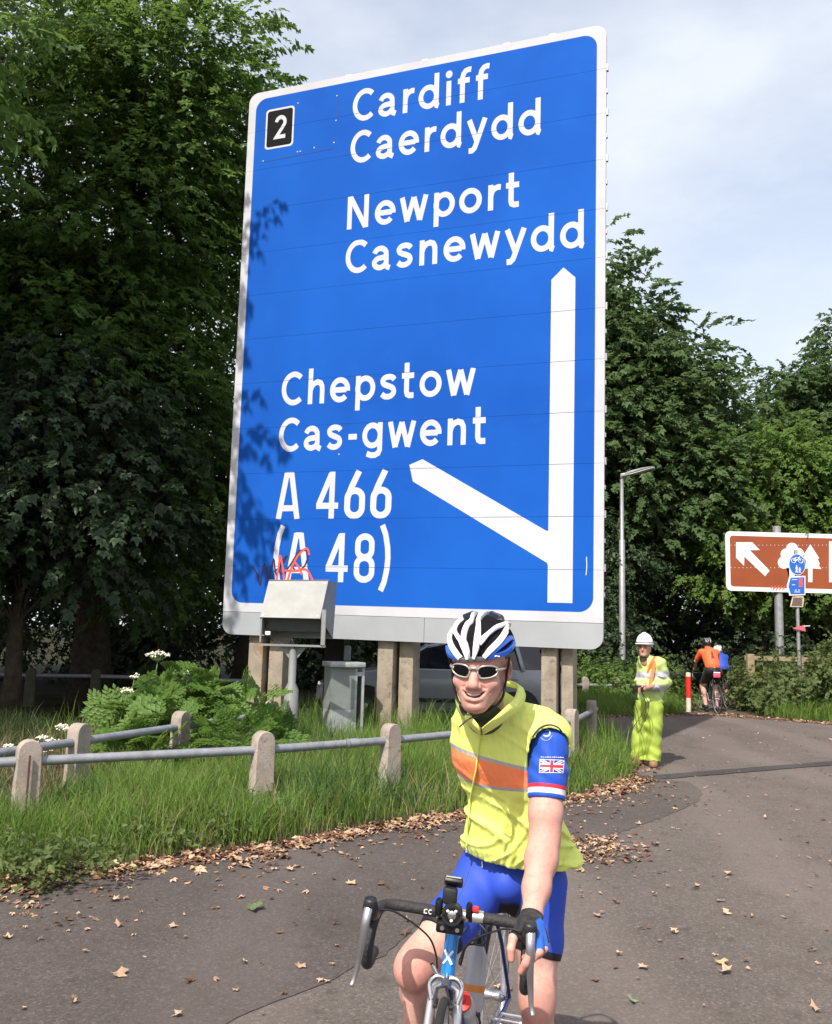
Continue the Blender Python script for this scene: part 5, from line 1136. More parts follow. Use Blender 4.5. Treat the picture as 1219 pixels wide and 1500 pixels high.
        bl_.tube([S(.4965, -.079, .881), S(.4965, -.079, .870)], .0014, 4); tag(bl_.build('bar_lettering', M['white'], t), kind='stuff')
        for y in (-.024, .018): MB().lathe(S(.516, y, .846), RS @ V(1, 0, 0), [(0, .006), (.004, .006)], 10).build('clamp_bolt', M['chrome'], t)
        MB().tube([S(.482, .055, .877), S(.482, .085, .878)], .0175, 12).build('reflective_sleeve', M['alloy'], t, auto=50)
        MB().box(S(.49, .062, .90), (.02, .018, .014), RS, bevel=.004).build('bell', M['bottle_red'], t, auto=40)
        MB().tube(spline([S(.47, .04, .88), S(.50, .10, .845), S(.46, .09, .80), S(.40, .045, .77), S(.36, .03, .70)], 6), .003, 6, False).build('gear_cable', M['cable'], t, True)
    return t
def place_bike(t, x, y, yaw, lean, z=0.0):
    f = Vector((math.sin(yaw), -math.cos(yaw), 0)); t.matrix_world = Matrix.Translation((x, y, z)) @ Matrix.Rotation(math.atan2(f.y, f.x), 4, 'Z') @ Matrix.Rotation(-lean, 4, 'X')
    return t
B_YAW, B_LEAN, B_STEER, B_X, B_Y = -.262, .04, .139, .211, 3.08
bike = place_bike(make_bike('bicycle', 'blue road bike with drop handlebars and a red capped bottle under the smiling rider', 'bicycle', B_STEER), B_X, B_Y, B_YAW, B_LEAN)
BM = bike.matrix_world.copy()
def bike_pt(x, y, z, steered=True):
    p = Vector((x, y, z))
    if steered: U = Vector((-.292, 0, .956)).normalized(); C0 = Vector((.435, 0, .671)); p = C0 + Matrix.Rotation(B_STEER, 3, U) @ (p - C0)
    return BM @ p
# ================================================================ smooth bodies: distance field -> mesh
class Field:
    def __init__(s, lo, hi, h):
        s.h = h; s.lo = np.array(lo, float); s.n = np.ceil((np.array(hi) - s.lo) / h).astype(int) + 1
        s.F = np.full(s.n, 9.0, np.float32); s.ax = [s.lo[i] + h * np.arange(s.n[i]) for i in range(3)]
    def sub(s, lo, hi):
        a = np.clip(((np.array(lo) - s.lo) / s.h).astype(int), 0, s.n - 1); b = np.clip(np.ceil((np.array(hi) - s.lo) / s.h).astype(int) + 1, 1, s.n)
        sl = tuple(slice(a[i], max(b[i], a[i] + 1)) for i in range(3)); return sl, [s.ax[0][sl[0]][:, None, None], s.ax[1][sl[1]][None, :, None], s.ax[2][sl[2]][None, None, :]]
    def put(s, d, sl, k, op='u'):
        F = s.F[sl]
        if op == 'u':
            if k > 0: hh = np.clip(.5 + .5 * (F - d) / k, 0, 1); s.F[sl] = F + (d - F) * hh - k * hh * (1 - hh)
            else: s.F[sl] = np.minimum(F, d)
        else:
            d = -d
            if k > 0: hh = np.clip(.5 - .5 * (F - d) / k, 0, 1); s.F[sl] = F + (d - F) * hh + k * hh * (1 - hh)
            else: s.F[sl] = np.maximum(F, d)
    def cone(s, a, b, ra, rb, k=.02, op='u', flat=None, grow=0.0):
        """capsule tapering from ra to rb; flat=(axis, factor) squeezes it along one direction"""
        a, b = np.array(a, float), np.array(b, float); ra += grow; rb += grow; m = max(ra, rb) * (flat[1] if flat and flat[1] > 1 else 1) + k + 3 * s.h
        sl, (X, Y, Z) = s.sub(np.minimum(a, b) - m, np.maximum(a, b) + m); ab = b - a; L2 = ab @ ab + 1e-12
        t = np.clip(((X - a[0]) * ab[0] + (Y - a[1]) * ab[1] + (Z - a[2]) * ab[2]) / L2, 0, 1)
        dx, dy, dz = X - a[0] - t * ab[0], Y - a[1] - t * ab[1], Z - a[2] - t * ab[2]
        if flat is not None:
            v = np.array(flat[0], float); v /= np.linalg.norm(v); p = dx * v[0] + dy * v[1] + dz * v[2]; g = 1 / flat[1] - 1; dx, dy, dz = dx + v[0] * p * g, dy + v[1] * p * g, dz + v[2] * p * g
        s.put(np.sqrt(dx * dx + dy * dy + dz * dz) - (ra + (rb - ra) * t), sl, k, op)
    def ell(s, c, r, k=.02, op='u', Rm=None, grow=0.0):
        c = np.array(c, float); r = np.array(r, float) + grow; m = max(r) + k + 3 * s.h; sl, (X, Y, Z) = s.sub(c - m, c + m); X, Y, Z = X - c[0], Y - c[1], Z - c[2]
        if Rm is not None:
            Rm = np.array(Rm); X, Y, Z = (Rm[0, 0] * X + Rm[1, 0] * Y + Rm[2, 0] * Z, Rm[0, 1] * X + Rm[1, 1] * Y + Rm[2, 1] * Z, Rm[0, 2] * X + Rm[1, 2] * Y + Rm[2, 2] * Z)
        k0 = np.sqrt((X / r[0]) ** 2 + (Y / r[1]) ** 2 + (Z / r[2]) ** 2); k1 = np.sqrt((X / r[0] ** 2) ** 2 + (Y / r[1] ** 2) ** 2 + (Z / r[2] ** 2) ** 2) + 1e-9
        s.put(k0 * (k0 - 1) / k1, sl, k, op)
    def chain(s, pts, rad, k=.015, flat=None, grow=0.0, op='u'):
        for i in range(len(pts) - 1): s.cone(pts[i], pts[i + 1], rad[i], rad[i + 1], k, op, flat, grow)
    def plane(s, p, n, k=0.0):
        """keep the side the normal points away from"""
        n = np.array(n, float); n /= np.linalg.norm(n); X, Y, Z = s.ax[0][:, None, None], s.ax[1][None, :, None], s.ax[2][None, None, :]
        d = (X - p[0]) * n[0] + (Y - p[1]) * n[1] + (Z - p[2]) * n[2]
        if k > 0: F = s.F; hh = np.clip(.5 - .5 * (F - d) / k, 0, 1); s.F = (F + (d - F) * hh + k * hh * (1 - hh)).astype(np.float32)
        else: s.F = np.maximum(s.F, d).astype(np.float32)
    def mesh(s, name):
        F = s.F; F[0] = F[-1] = 9; F[:, 0] = F[:, -1] = 9; F[:, :, 0] = F[:, :, -1] = 9
        ins = F < 0; nx, ny, nz = F.shape; cnt = np.zeros((nx - 1, ny - 1, nz - 1), np.uint8)
        for i in (0, 1):
            for j in (0, 1):
                for k in (0, 1): cnt += ins[i:nx - 1 + i, j:ny - 1 + j, k:nz - 1 + k]
        I = np.argwhere((cnt > 0) & (cnt < 8)); idx = np.full(cnt.shape, -1, np.int32); idx[I[:, 0], I[:, 1], I[:, 2]] = np.arange(len(I))
        acc = np.zeros((len(I), 3)); num = np.zeros(len(I))
        for ax in range(3):
            o1, o2 = [a for a in range(3) if a != ax]
            for u in (0, 1):
                for v in (0, 1):
                    A = I.copy(); A[:, o1] += u; A[:, o2] += v; B = A.copy(); B[:, ax] += 1
                    fa, fb = F[A[:, 0], A[:, 1], A[:, 2]], F[B[:, 0], B[:, 1], B[:, 2]]; m = (fa < 0) != (fb < 0); t = np.where(m, fa / (fa - fb + 1e-12), 0)
                    P = A.astype(float); P[:, ax] += t; acc[m] += P[m]; num[m] += 1
        V = acc / num[:, None] * s.h + s.lo; Q = []
        for ax in range(3):
            o1, o2 = [(1, 2), (2, 0), (0, 1)][ax]; a = [slice(None)] * 3; b = [slice(None)] * 3; a[ax] = slice(0, -1); b[ax] = slice(1, None)
            e = np.argwhere(ins[tuple(a)] != ins[tuple(b)]); e = e[(e[:, o1] > 0) & (e[:, o2] > 0)]; flip = ins[tuple(a)][e[:, 0], e[:, 1], e[:, 2]]
            def at_(d1, d2): c = e.copy(); c[:, o1] -= d1; c[:, o2] -= d2; return idx[c[:, 0], c[:, 1], c[:, 2]]
            q = np.stack([at_(1, 1), at_(0, 1), at_(0, 0), at_(1, 0)], 1); q[~flip] = q[~flip][:, ::-1]; Q.append(q)
        Q = np.concatenate(Q); Q = Q[(Q >= 0).all(1)]
        return V, Q
def smooth_mesh(V, Q, it=2, lam=.5):
    """light Laplacian pass to take away grid ripple"""
    E = np.concatenate([Q[:, [0, 1]], Q[:, [1, 2]], Q[:, [2, 3]], Q[:, [3, 0]]]); E = np.concatenate([E, E[:, ::-1]])
    for i in range(it):
        for f in (lam, -lam * 1.04):
            S = np.zeros_like(V); n = np.zeros(len(V)); np.add.at(S, E[:, 0], V[E[:, 1]]); np.add.at(n, E[:, 0], 1); V = V + f * (S / np.maximum(n, 1)[:, None] - V)
    return V
def field_object(name, fld, mat, parent, it=2):
    V, Q = fld.mesh(name); V = smooth_mesh(V, Q, it); o = link(name, mesh_np(name, V, Q, True), mat, parent); return o
def skin_material(name, base, red, hair=0.0):
    """skin with a ruddier attribute channel ('ruddy') painted where blood shows: cheeks, nose, knees, lips"""
    m = bpy.data.materials.new(name); m.use_nodes = True; t = NT(m); b = t.n['Principled BSDF']; v = t.obj()
    at_ = t.new('Attribute', attribute_name='ruddy'); n1 = t.noise(v, 9, 4); n2 = t.noise(v, 70, 4, .7)
    c = t.mix(t.ramp(n1, [(.3, 0.), (.7, 1.)]), tuple(x * .90 for x in base), tuple(x * 1.08 for x in base)); c = t.mix(at_.outputs['Fac'], c, red)
    c = t.mix(t.ramp(n2, [(.50, 0.), (.72, .42)]), c, tuple(x * .8 for x in red)); c = t.mix(t.ramp(t.noise(v, 26, 5, .7), [(.46, 0.), (.70, .38)]), c, red)
    t.l.new(c, b.inputs['Base Color']); b.inputs['Roughness'].default_value = .58; b.inputs['Specular IOR Level'].default_value = .32
    b.inputs['Subsurface Weight'].default_value = .10; b.inputs['Subsurface Radius'].default_value = (1.0, .35, .2); b.inputs['Subsurface Scale'].default_value = .008
    bn = t.new('Bump'); bn.inputs['Strength'].default_value = .3; bn.inputs['Distance'].default_value = .003; t.l.new(n2, bn.inputs['Height']); t.l.new(bn.outputs['Normal'], b.inputs['Normal']); return m
def paint(o, name, vals):
    a = o.data.attributes.new(name, 'FLOAT', 'POINT'); a.data.foreach_set('value', np.asarray(vals, np.float32))
def verts(o): n = len(o.data.vertices); a = np.empty(n * 3, np.float32); o.data.vertices.foreach_get('co', a); return a.reshape(-1, 3)
# ================================================================ the smiling rider
from mathutils.bvhtree import BVHTree
def bvh_of(o):
    V = verts(o); n = len(o.data.polygons); return BVHTree.FromPolygons([tuple(v) for v in V], [tuple(p.vertices) for p in o.data.polygons])
def cast(b, px, py, off=0.0):
    v = Vector(_ray(px, py)).normalized(); h = b.ray_cast(Vector((0, 0, CAM_H)), v)
    if h[0] is None:
        h = b.find_nearest(Vector((0, 0, CAM_H)) + v * 2.75); 
    n = h[1] if h[1].dot(v) < 0 else -h[1]
    return h[0] + n * off
M['skin'] = skin_material('sunburnt_skin', (.56, .335, .275), (.54, .19, .15)); M['skin_pale'] = skin_material('pale_leg_skin', (.55, .35, .285), (.50, .22, .17))
def cloth_material(name, build, rough=.7, wr=.35, wscale=14, sheen=.2, wdist=.012):
    m = bpy.data.materials.new(name); m.use_nodes = True; t = NT(m); b = t.n['Principled BSDF']; v = t.obj(); c = build(t, v) if callable(build) else None
    if c is None:
        f = t.noise(v, 20, 4); c = t.mix(f, tuple(x * .9 for x in build), tuple(min(1, x * 1.08) for x in build))
    t.l.new(c, b.inputs['Base Color']); b.inputs['Roughness'].default_value = rough; b.inputs['Specular IOR Level'].default_value = .3; b.inputs['Sheen Weight'].default_value = sheen * .3
    mp = t.new('Mapping'); mp.inputs['Rotation'].default_value = (.2, .5, .3); mp.inputs['Scale'].default_value = (1, 1, .38); t.l.new(v, mp.inputs['Vector'])
    n = t.noise(mp.outputs['Vector'], wscale, 3, .5); bn = t.new('Bump'); bn.inputs['Strength'].default_value = wr; bn.inputs['Distance'].default_value = wdist; t.l.new(n, bn.inputs['Height'])
    n2 = t.noise(v, 380, 2); b2 = t.new('Bump'); b2.inputs['Strength'].default_value = .12; b2.inputs['Distance'].default_value = .002; t.l.new(n2, b2.inputs['Height']); t.l.new(bn.outputs['Normal'], b2.inputs['Normal']); t.l.new(b2.outputs['Normal'], b.inputs['Normal']); return m
def plane3(a, b, c, up):
    n = (Vector(b) - Vector(a)).cross(Vector(c) - Vector(a)).normalized()
    if n.dot(Vector(up)) < 0: n = -n
    return n, n.dot(Vector(a))
def pdist(t, v, n, d):
    dp = t.new('VectorMath', operation='DOT_PRODUCT'); t.l.new(v, dp.inputs[0]); dp.inputs[1].default_value = tuple(n); return t.math('SUBTRACT', dp.outputs['Value'], d)

rider = thing('person', 'smiling cyclist in white and blue helmet, sunglasses and yellow gilet astride a blue bike', 'person', (.30, 2.98, 0))
# ---- head frame: x to the viewer's right, y out through the face, z up
psi, th, rho = R(15), R(7), R(1.5)
ex, fy_, uz = Vector((math.cos(psi), -math.sin(psi), 0)), Vector((-math.sin(psi), -math.cos(psi), 0)), Vector((0, 0, 1))
fy_, uz = fy_ * math.cos(th) - uz * math.sin(th), uz * math.cos(th) + fy_ * math.sin(th)
ex, uz = ex * math.cos(rho) - uz * math.sin(rho), uz * math.cos(rho) + ex * math.sin(rho)
HC = at(695.5, 983, 2.56) - fy_ * .088
HM = np.array([ex[:], fy_[:], uz[:]]).T
def H(x, y, z): return HC + ex * x + fy_ * y + uz * z
neckB = at(716, 1060, 2.86)
h = Field(np.array(HC) - [.17, .20, .26], np.array(HC) + [.17, .30, .20], .0028)
def he(c, r, k=.02, op='u'): h.ell(H(*c), r, k, op, HM)
def hc(a, b, ra, rb, k=.015, op='u', flat=None): h.cone(H(*a), H(*b), ra, rb, k, op, flat)
he((0, -.018, .045), (.075, .098, .094), 0)
he((0, .026, -.018), (.063, .072, .083), .03); he((0, .060, .03), (.052, .034, .03), .02)
for s in (-1, 1):
    hc((s * .050, .000, -.052), (s * .018, .070, -.098), .024, .020, .03); he((s * .042, .064, -.034), (.026, .025, .023), .016)
    hc((s * .008, .088, .019), (s * .042, .076, .017), .009, .007, .015); he((s * .080, -.018, -.008), (.011, .020, .034), .006); he((s * .084, -.008, -.005), (.005, .009, .018), .004, 's')
    he((s * .032, .097, .001), (.016, .012, .010), .012, 's')
he((0, .078, -.100), (.023, .019, .017), .02)
he((0, .077, -.066), (.040, .022, .028), .025)
hc((0, .088, .006), (0, .109, -.034), .0095, .0140, .012); he((0, .110, -.038), (.0150, .012, .011), .008)
for s in (-1, 1):
    he((s * .0165, .099, -.042), (.0095, .012, .009), .006); he((s * .008, .110, -.050), (.0035, .005, .004), .003, 's')
    hc((s * .022, .100, -.040), (s * .042, .080, -.058), .0022, .0018, .007, 's')
lipU = [(-.035, .0855, -.0530), (-.019, .0955, -.0590), (0, .0990, -.0610), (.019, .0955, -.0590), (.035, .0855, -.0530)]; lipL = [(-.033, .0860, -.0580), (-.018, .0950, -.0755), (0, .0975, -.0805), (.018, .0950, -.0755), (.033, .0860, -.0580)]
gap_ = [(-.032, .0915, -.0555), (-.017, .1010, -.0665), (0, .1050, -.0705), (.017, .1010, -.0665), (.032, .0915, -.0555)]
for i in range(4): hc(lipU[i], lipU[i + 1], .0042, .0042, .006); hc(lipL[i], lipL[i + 1], .0058, .0058, .007)
for i in range(4): hc(gap_[i], gap_[i + 1], .0022 if i in (0,) else .0058, .0058 if i < 3 else .0022, .002, 's')
hc((-.012, .100, -.090), (.012, .100, -.090), .003, .003, .008, 's')
h.cone(H(0, -.03, -.03), neckB + Vector((0, .02, -.04)), .054, .060, .03); 
V, Q = h.mesh('head'); V = smooth_mesh(V, Q, 2)
# ---- arm and hand on the brake hood
SL, EL, WR = at(804, 1088, 2.80), at(798, 1228, 2.72), at(779, 1343, 2.565)
HOOD = bike_pt(.635, .21, .905)
arm_pts = [SL, SL.lerp(EL, .35), SL.lerp(EL, .75), EL, EL.lerp(WR, .28), EL.lerp(WR, .65), WR]; arm_rad = [.054, .051, .046, .0405, .0435, .0355, .0265]
YH = HOOD.y + .022
KN = at(778, 1368, YH + .01)
fing = {'index': ([at(781, 1374, YH - .02), at(777, 1396, YH - .055), at(770, 1411, YH - .058), at(763, 1423, YH - .050)], [.0125, .0110, .0100, .0085]),
        'middle': ([at(788, 1373, YH - .01), at(790, 1394, YH - .045), at(780, 1404, YH - .045), at(769, 1403, YH - .02)], [.0125, .0112, .0100, .0088]),
        'ring': ([at(793, 1370, YH + .012), at(797, 1389, YH - .015), at(788, 1399, YH - .012), at(775, 1397, YH + .012)], [.0120, .0108, .0098, .0085]),
        'little': ([at(795, 1366, YH + .035), at(799, 1382, YH + .018), at(791, 1391, YH + .022), at(780, 1389, YH + .04)], [.0108, .0096, .0088, .0078]),
        'thumb': ([at(762, 1362, YH + .02), at(752, 1374, YH - .012), at(748.5, 1390, YH - .028), at(749, 1405, YH - .030)], [.0145, .0125, .0105, .0088])}
def hand_core(f, grow=0.0):
    f.cone(WR, KN, .026, .027, .02, 'u', None, grow); f.cone(at(784, 1356, YH + .03), at(788, 1374, YH + .012), .022, .018, .012, 'u', None, grow); f.cone(at(770, 1352, YH + .02), at(768, 1368, YH + .0), .022, .018, .012, 'u', None, grow)
f = Field(np.minimum(np.minimum(SL, EL), WR) - np.array([.10, .24, .20]), np.maximum(np.maximum(SL, EL), WR) + np.array([.10, .12, .10]), .0030)
f.chain(arm_pts, arm_rad, .03); f.ell(EL + Vector((.004, .03, 0)), (.022, .026, .032), .02); hand_core(f)
for n_, (p, r) in fing.items(): f.chain(p, r, .004)
V2, Q2 = f.mesh('arm'); V2 = smooth_mesh(V2, Q2, 2)
# ---- trunk, far arm, legs
HL, KL = at(789, 1292, 3.0), at(787, 1468, 2.93); AL = Vector((KL.x + .015, KL.y + .06, .095))
HR, KR = at(706, 1294, 3.03), at(607, 1418, 2.80); PR = BM @ Vector((-.02, -.125, .12)); AR = Vector((PR.x - .005, PR.y + .10, .20))
pel = at(748, 1272, 3.04); che = at(748, 1120, 2.92)
SRt = at(690, 1066, 3.0); ERt = SRt + Vector((.06, .14, -.27)); WRt = ERt + Vector((.10, -.04, -.24))
legL = ([HL, HL.lerp(KL, .5), KL + Vector((0, -.004, .05)), KL, KL.lerp(AL, .28) + Vector((.006, .022, 0)), KL.lerp(AL, .7), AL], [.088, .070, .053, .050, .050, .035, .033])
legR = ([HR, HR.lerp(KR, .5), HR.lerp(KR, .88), KR, KR.lerp(AR, .26) + Vector((-.002, .022, 0)), KR.lerp(AR, .7), AR], [.090, .071, .058, .054, .050, .036, .033])
b_ = Field((min(AR.x, KR.x) - .12, 2.55, 0.0), (max(HL.x, SL.x) + .14, 3.36, SL.z + .12), .0055)
b_.ell(pel, (.155, .10, .11), 0); b_.ell(che, (.13, .09, .19), .06); b_.cone(pel, che, .10, .10, .05); b_.cone(che + Vector((-.02, 0, .12)), neckB, .075, .058, .05)
for sh in (SL, SRt): b_.cone(che + Vector((0, 0, .13)), sh, .06, .045, .04)
b_.chain([SRt, ERt, ERt.lerp(WRt, .3), WRt, WRt + Vector((.03, -.03, -.07)), WRt + Vector((.04, -.05, -.13))], [.05, .040, .041, .027, .030, .016], .03)
for pts, rad in (legL, legR): b_.chain(pts, rad, .03)
for k_, side in ((KL, 1), (KR, -1)):
    b_.ell(k_ + Vector((-.004, -.024, .006)), (.034, .028, .046), .04); b_.cone(k_ + Vector((.0, .030, -.10)), k_ + Vector((.0, .055, -.20)), .030, .030, .03)
for a_, d_ in ((AL, Vector((-.05, -1, 0))), (AR, Vector((-.2, -1, -.1)))): b_.cone(a_ + Vector((0, .02, -.045)), a_ + d_ * .14 + Vector((0, 0, -.06)), .034, .028, .03)
V3, Q3 = b_.mesh('trunk'); V3 = smooth_mesh(V3, Q3, 2)
Vb = np.concatenate([V, V2, V3]); Qb = np.concatenate([Q, Q2 + len(V), Q3 + len(V) + len(V2)])
body = link('body', mesh_np('body', Vb, Qb, True), M['skin'], rider)
loc = (Vb - np.array(HC)) @ HM; g = lambda c, r: np.exp(-(((loc - np.array(c)) / np.array(r)) ** 2).sum(1))
rud = .55 * g((0, .11, -.036), (.018, .03, .018)) + .42 * (g((.042, .075, -.036), (.026, .04, .022)) + g((-.042, .075, -.036), (.026, .04, .022))) + .35 * g((0, .08, .03), (.06, .05, .02)) + .35 * g((0, .09, -.100), (.022, .03, .016)) + .55 * (g((.079, -.01, -.01), (.02, .03, .035)) + g((-.079, -.01, -.01), (.02, .03, .035))) + .25 * g((0, .0, -.11), (.06, .08, .04))
for c_ in lipL: rud += .38 * g((c_[0], c_[1] + .004, c_[2]), (.009, .010, .0065))
for c_ in lipU: rud += .25 * g((c_[0], c_[1] + .004, c_[2] + .001), (.009, .010, .0045))
for c_, w_ in ((KL, .5), (KR, .6), (EL, .3)): rud += w_ * np.exp(-(((Vb - np.array(c_ + Vector((0, -.03, 0)))) / .06) ** 2).sum(1))
for n_, (p, r) in fing.items(): rud += .45 * np.exp(-(((Vb - np.array(p[-1])) / .03) ** 2).sum(1))
rud += .18 * np.exp(-(((Vb - np.array(EL.lerp(WR, .5))) / .12) ** 2).sum(1)); paint(body, 'ruddy', np.clip(rud, 0, .95))
# teeth, dark mouth
tm = MB()
for k in range(8):
    x0_, x1_ = -.020 + .005 * k + .0003, -.020 + .005 * (k + 1) - .0003; yy = lambda x: .1036 - 12 * x * x; zt_ = lambda x: -.0625 + 7 * x * x
    hh_ = .0062 * (1 - (abs(k - 3.5) / 5) ** 2)
    tm.add([H(x0_, yy(x0_), zt_(x0_)), H(x1_, yy(x1_), zt_(x1_)), H(x1_, yy(x1_) - .001, zt_(x1_) - hh_), H(x0_, yy(x0_) - .001, zt_(x0_) - hh_)], [(0, 1, 2, 3)])
tag(tm.build('teeth', material('teeth', (.62, .57, .49), .3, 0, .05), rider), kind='stuff')
MB().tube(spline([H(-.030, .0855, -.0565), H(-.016, .0935, -.0668), H(0, .0962, -.0708), H(.016, .0935, -.0668), H(.030, .0855, -.0565)], 4), [.0026] + [.0056] * 15 + [.0026], 8).build('mouth', material('dark_mouth', (.05, .012, .012), .6, 0, 0), rider, True)
# hair at the temples and nape
hf = Field(np.array(HC) - [.13, .16, .12], np.array(HC) + [.13, .16, .16], .0035); hf.ell(H(0, -.026, .040), (.0775, .097, .092), 0, 'u', HM)
hf.plane(H(0, .045, .03), (fy_ * .9 + uz * -.15)); hf.plane(H(0, -.06, -.035), uz * -1); hf.plane(H(0, 0, .12), uz)
for s in (-1, 1): hf.ell(H(s * .08, .0, -.02), (.02, .028, .045), .005, 's', HM)
field_object('hair', hf, material('greying_brown_hair', (.10, .075, .055), .7, 0, .4, 200, .8, 300), rider)
# ---- sunglasses
M['glasses'] = material('ivory_silver_frame', (.42, .40, .35), .32, .5, .04); M['lens'] = material('dark_lens', (.004, .004, .006), .12, 0, 0, spec=.25)
sg = MB(); wrap = lambda x: .1035 - 4.6 * x * x
sun_g = None
spw = lambda v, e: math.copysign(abs(v) ** e, v)
def lens_ring(s, kx, kz, dy=0): return [H(s * (.0385 + .0275 * kx * spw(math.cos(a), .82)), wrap(.0385 + .0275 * kx * spw(math.cos(a), .82)) + dy, .0010 + kz * (.0172 * spw(math.sin(a), .8) * (1 - .14 * math.cos(a)) + .0032 * math.cos(a))) for a in [i * 2 * math.pi / 32 for i in range(32)]]
for s in (-1, 1):
    rg = lens_ring(s, 1, 1); sg.tube(rg + [rg[0]], .0027, 8, False); sg.tube(spline([H(s * .060, wrap(.060), .006), H(s * .071, wrap(.068) - .006, .007), H(s * .078, .045, .006), H(s * .0815, .0, .006)], 5), .0040, 6)
    o = lens_ring(s, .97, .97, .0005)
    lp_ = MB(); c_ = H(s * .0365, wrap(.0365) + .0028, .0015); lp_.add([c_] + o, [(0, 1 + i, 1 + (i + 1) % 32) for i in range(32)])
    if s < 0: lens_l = lp_
    else: lens_r = lp_
sg.tube(spline([H(-.0125, wrap(.0125), .006), H(-.006, .106, .0105), H(.006, .106, .0105), H(.0125, wrap(.0125), .006)], 5), .0042, 8); 
for s in (-1, 1): sg.tube(spline([H(s * .0105, .103, .005), H(s * .0125, .105, -.006), H(s * .019, .101, -.0125)], 4), .0028, 6)
gl_ = sg.build('sunglasses', M['glasses'], rider, True); lens_l.build('lens', M['lens'], gl_, True); lens_r.build('lens', M['lens'], gl_, True)
# ---- helmet
HE_C, HE_R = np.array((0, -.022, .056)), np.array((.108, .138, .104))
helm = Field(np.array(HC) - [.2, .2, .1], np.array(HC) + [.2, .22, .22], .0045); hcw = H(*HE_C); helm.ell(hcw, HE_R * .90, 0, 'u', HM); helm.ell(hcw - uz * .01, HE_R * .80, 0, 's', HM)
helm.plane(H(0, .1, .036), -uz + fy_ * -.10)
hl = field_object('helmet', helm, material('black_helmet_liner', (.008, .008, .010), .9, 0, .3, 40, .6, 60, .1), rider)
def helm_hit(px, py, k=1.0):
    v = np.array(_ray(px, py)); o = (np.array((0, 0, CAM_H)) - np.array(HC)) @ HM - HE_C; d = v @ HM; rr = HE_R * k; A_, B_, C_ = ((d / rr) ** 2).sum(), 2 * (o * d / rr ** 2).sum(), ((o / rr) ** 2).sum() - 1; D_ = B_ * B_ - 4 * A_ * C_
    t = (-B_ - math.sqrt(D_)) / (2 * A_) if D_ > 0 else -B_ / (2 * A_); return HE_C + o + d * t if False else o + d * t
def rib(path, name, mat, extra=None, thick=.016, lift=1.0):
    """a helmet rib: strip on the shell, (px, py, width px) in the close-up of the photograph"""
    P, W = [], []
    for x, y, w in path: P.append(helm_hit(630 + x / 7.62, 890 + y / 7.62, lift)); W.append(w / 7.62 / 505)
    if extra:
        for (x, y, w) in extra:      # continue over the crown, in head space
            z = HE_R[2] * math.sqrt(max(.02, 1 - (x / HE_R[0]) ** 2 - (y / HE_R[1]) ** 2)); P.append(np.array((x, y, z)) * lift); W.append(w)
    P = np.array(spline(P, 5)); W = np.interp(np.linspace(0, len(W) - 1, len(P)), range(len(W)), W); vs, fs = [], []
    for i, p in enumerate(P):
        p = p / np.sqrt(((p / HE_R) ** 2).sum()) * lift; n = p / HE_R ** 2; n /= np.linalg.norm(n); tg = P[min(i + 1, len(P) - 1)] - P[max(i - 1, 0)]; tg /= np.linalg.norm(tg) + 1e-9; sd = np.cross(tg, n); w = W[i] / 2
        for q in (p - sd * w - n * thick, p - sd * w - n * .002, p - sd * w * .8 + n * .001, p + sd * w * .8 + n * .001, p + sd * w - n * .002, p + sd * w - n * thick): vs.append(H(*(HE_C + q)))
    m = len(P)
    for i in range(m - 1): fs += [(6 * i + k, 6 * i + k + 1, 6 * i + 7 + k, 6 * i + 6 + k) for k in range(5)]
    fs += [tuple(range(6)), tuple(6 * (m - 1) + k for k in range(6))[::-1]]
    return MB().add(vs, fs).build(name, mat, hl, auto=50)
M['helmet_white'] = material('white_helmet_shell', (.78, .78, .80), .22, 0, .02, coat=.4); M['helmet_blue'] = material('blue_helmet_shell', (.02, .10, .48), .22, 0, .05, coat=.4); M['helmet_grey'] = material('grey_helmet_brow', (.11, .12, .13), .4, 0, .1); M['helmet_back'] = material('navy_helmet_shell', (.022, .026, .055), .3, 0, .05, coat=.3)
W_ = M['helmet_white']
rib([(412, 582, 34), (392, 500, 62), (362, 410, 78), (338, 352, 74)], 'shell_rib', W_)
rib([(322, 360, 36), (285, 300, 36), (258, 245, 34), (262, 205, 26)], 'shell_rib', W_, [(-.066, -.03, .012), (-.062, -.09, .010)])
rib([(358, 360, 44), (372, 255, 46), (412, 165, 44), (462, 112, 36)], 'shell_rib', W_, [(-.030, -.05, .014), (-.034, -.10, .012)])
rib([(322, 578, 40), (252, 490, 48), (204, 390, 42), (200, 300, 36), (245, 222, 30)], 'shell_rib', W_)
rib([(484, 576, 34), (508, 460, 66), (528, 320, 74), (540, 190, 58), (545, 104, 50)], 'shell_rib', W_, [(.006, -.05, .020), (.006, -.11, .016)])
rib([(545, 400, 60), (590, 345, 64), (660, 275, 44), (745, 208, 44), (835, 172, 40)], 'shell_rib', W_, [(.070, -.06, .02)])
rib([(604, 566, 34), (690, 470, 58), (790, 365, 62), (856, 265, 58), (868, 185, 40)], 'shell_rib', W_)
B_ = M['helmet_blue']
rib([(655, 562, 34), (745, 470, 50), (830, 395, 58), (905, 335, 56), (935, 350, 40)], 'side_shell', B_, None, .014, .985)
rib([(640, 578, 26), (740, 540, 54), (850, 510, 62), (920, 450, 56), (952, 385, 40)], 'side_shell', B_, None, .014, .985)
rib([(168, 430, 26), (190, 510, 46), (245, 560, 46), (330, 590, 30)], 'side_shell', B_, None, .014, .985)
rib([(300, 588, 26), (410, 588, 44), (520, 580, 44), (640, 582, 30)], 'brow_rim', M['helmet_grey'], None, .014, .97)
for x in (-.045, .035): rib([], 'rear_rib', M['helmet_back'], [(x, .012, .030), (x * 1.05, -.03, .040), (x * .95, -.085, .04), (x * .8, -.12, .03)], .02, 1.02)
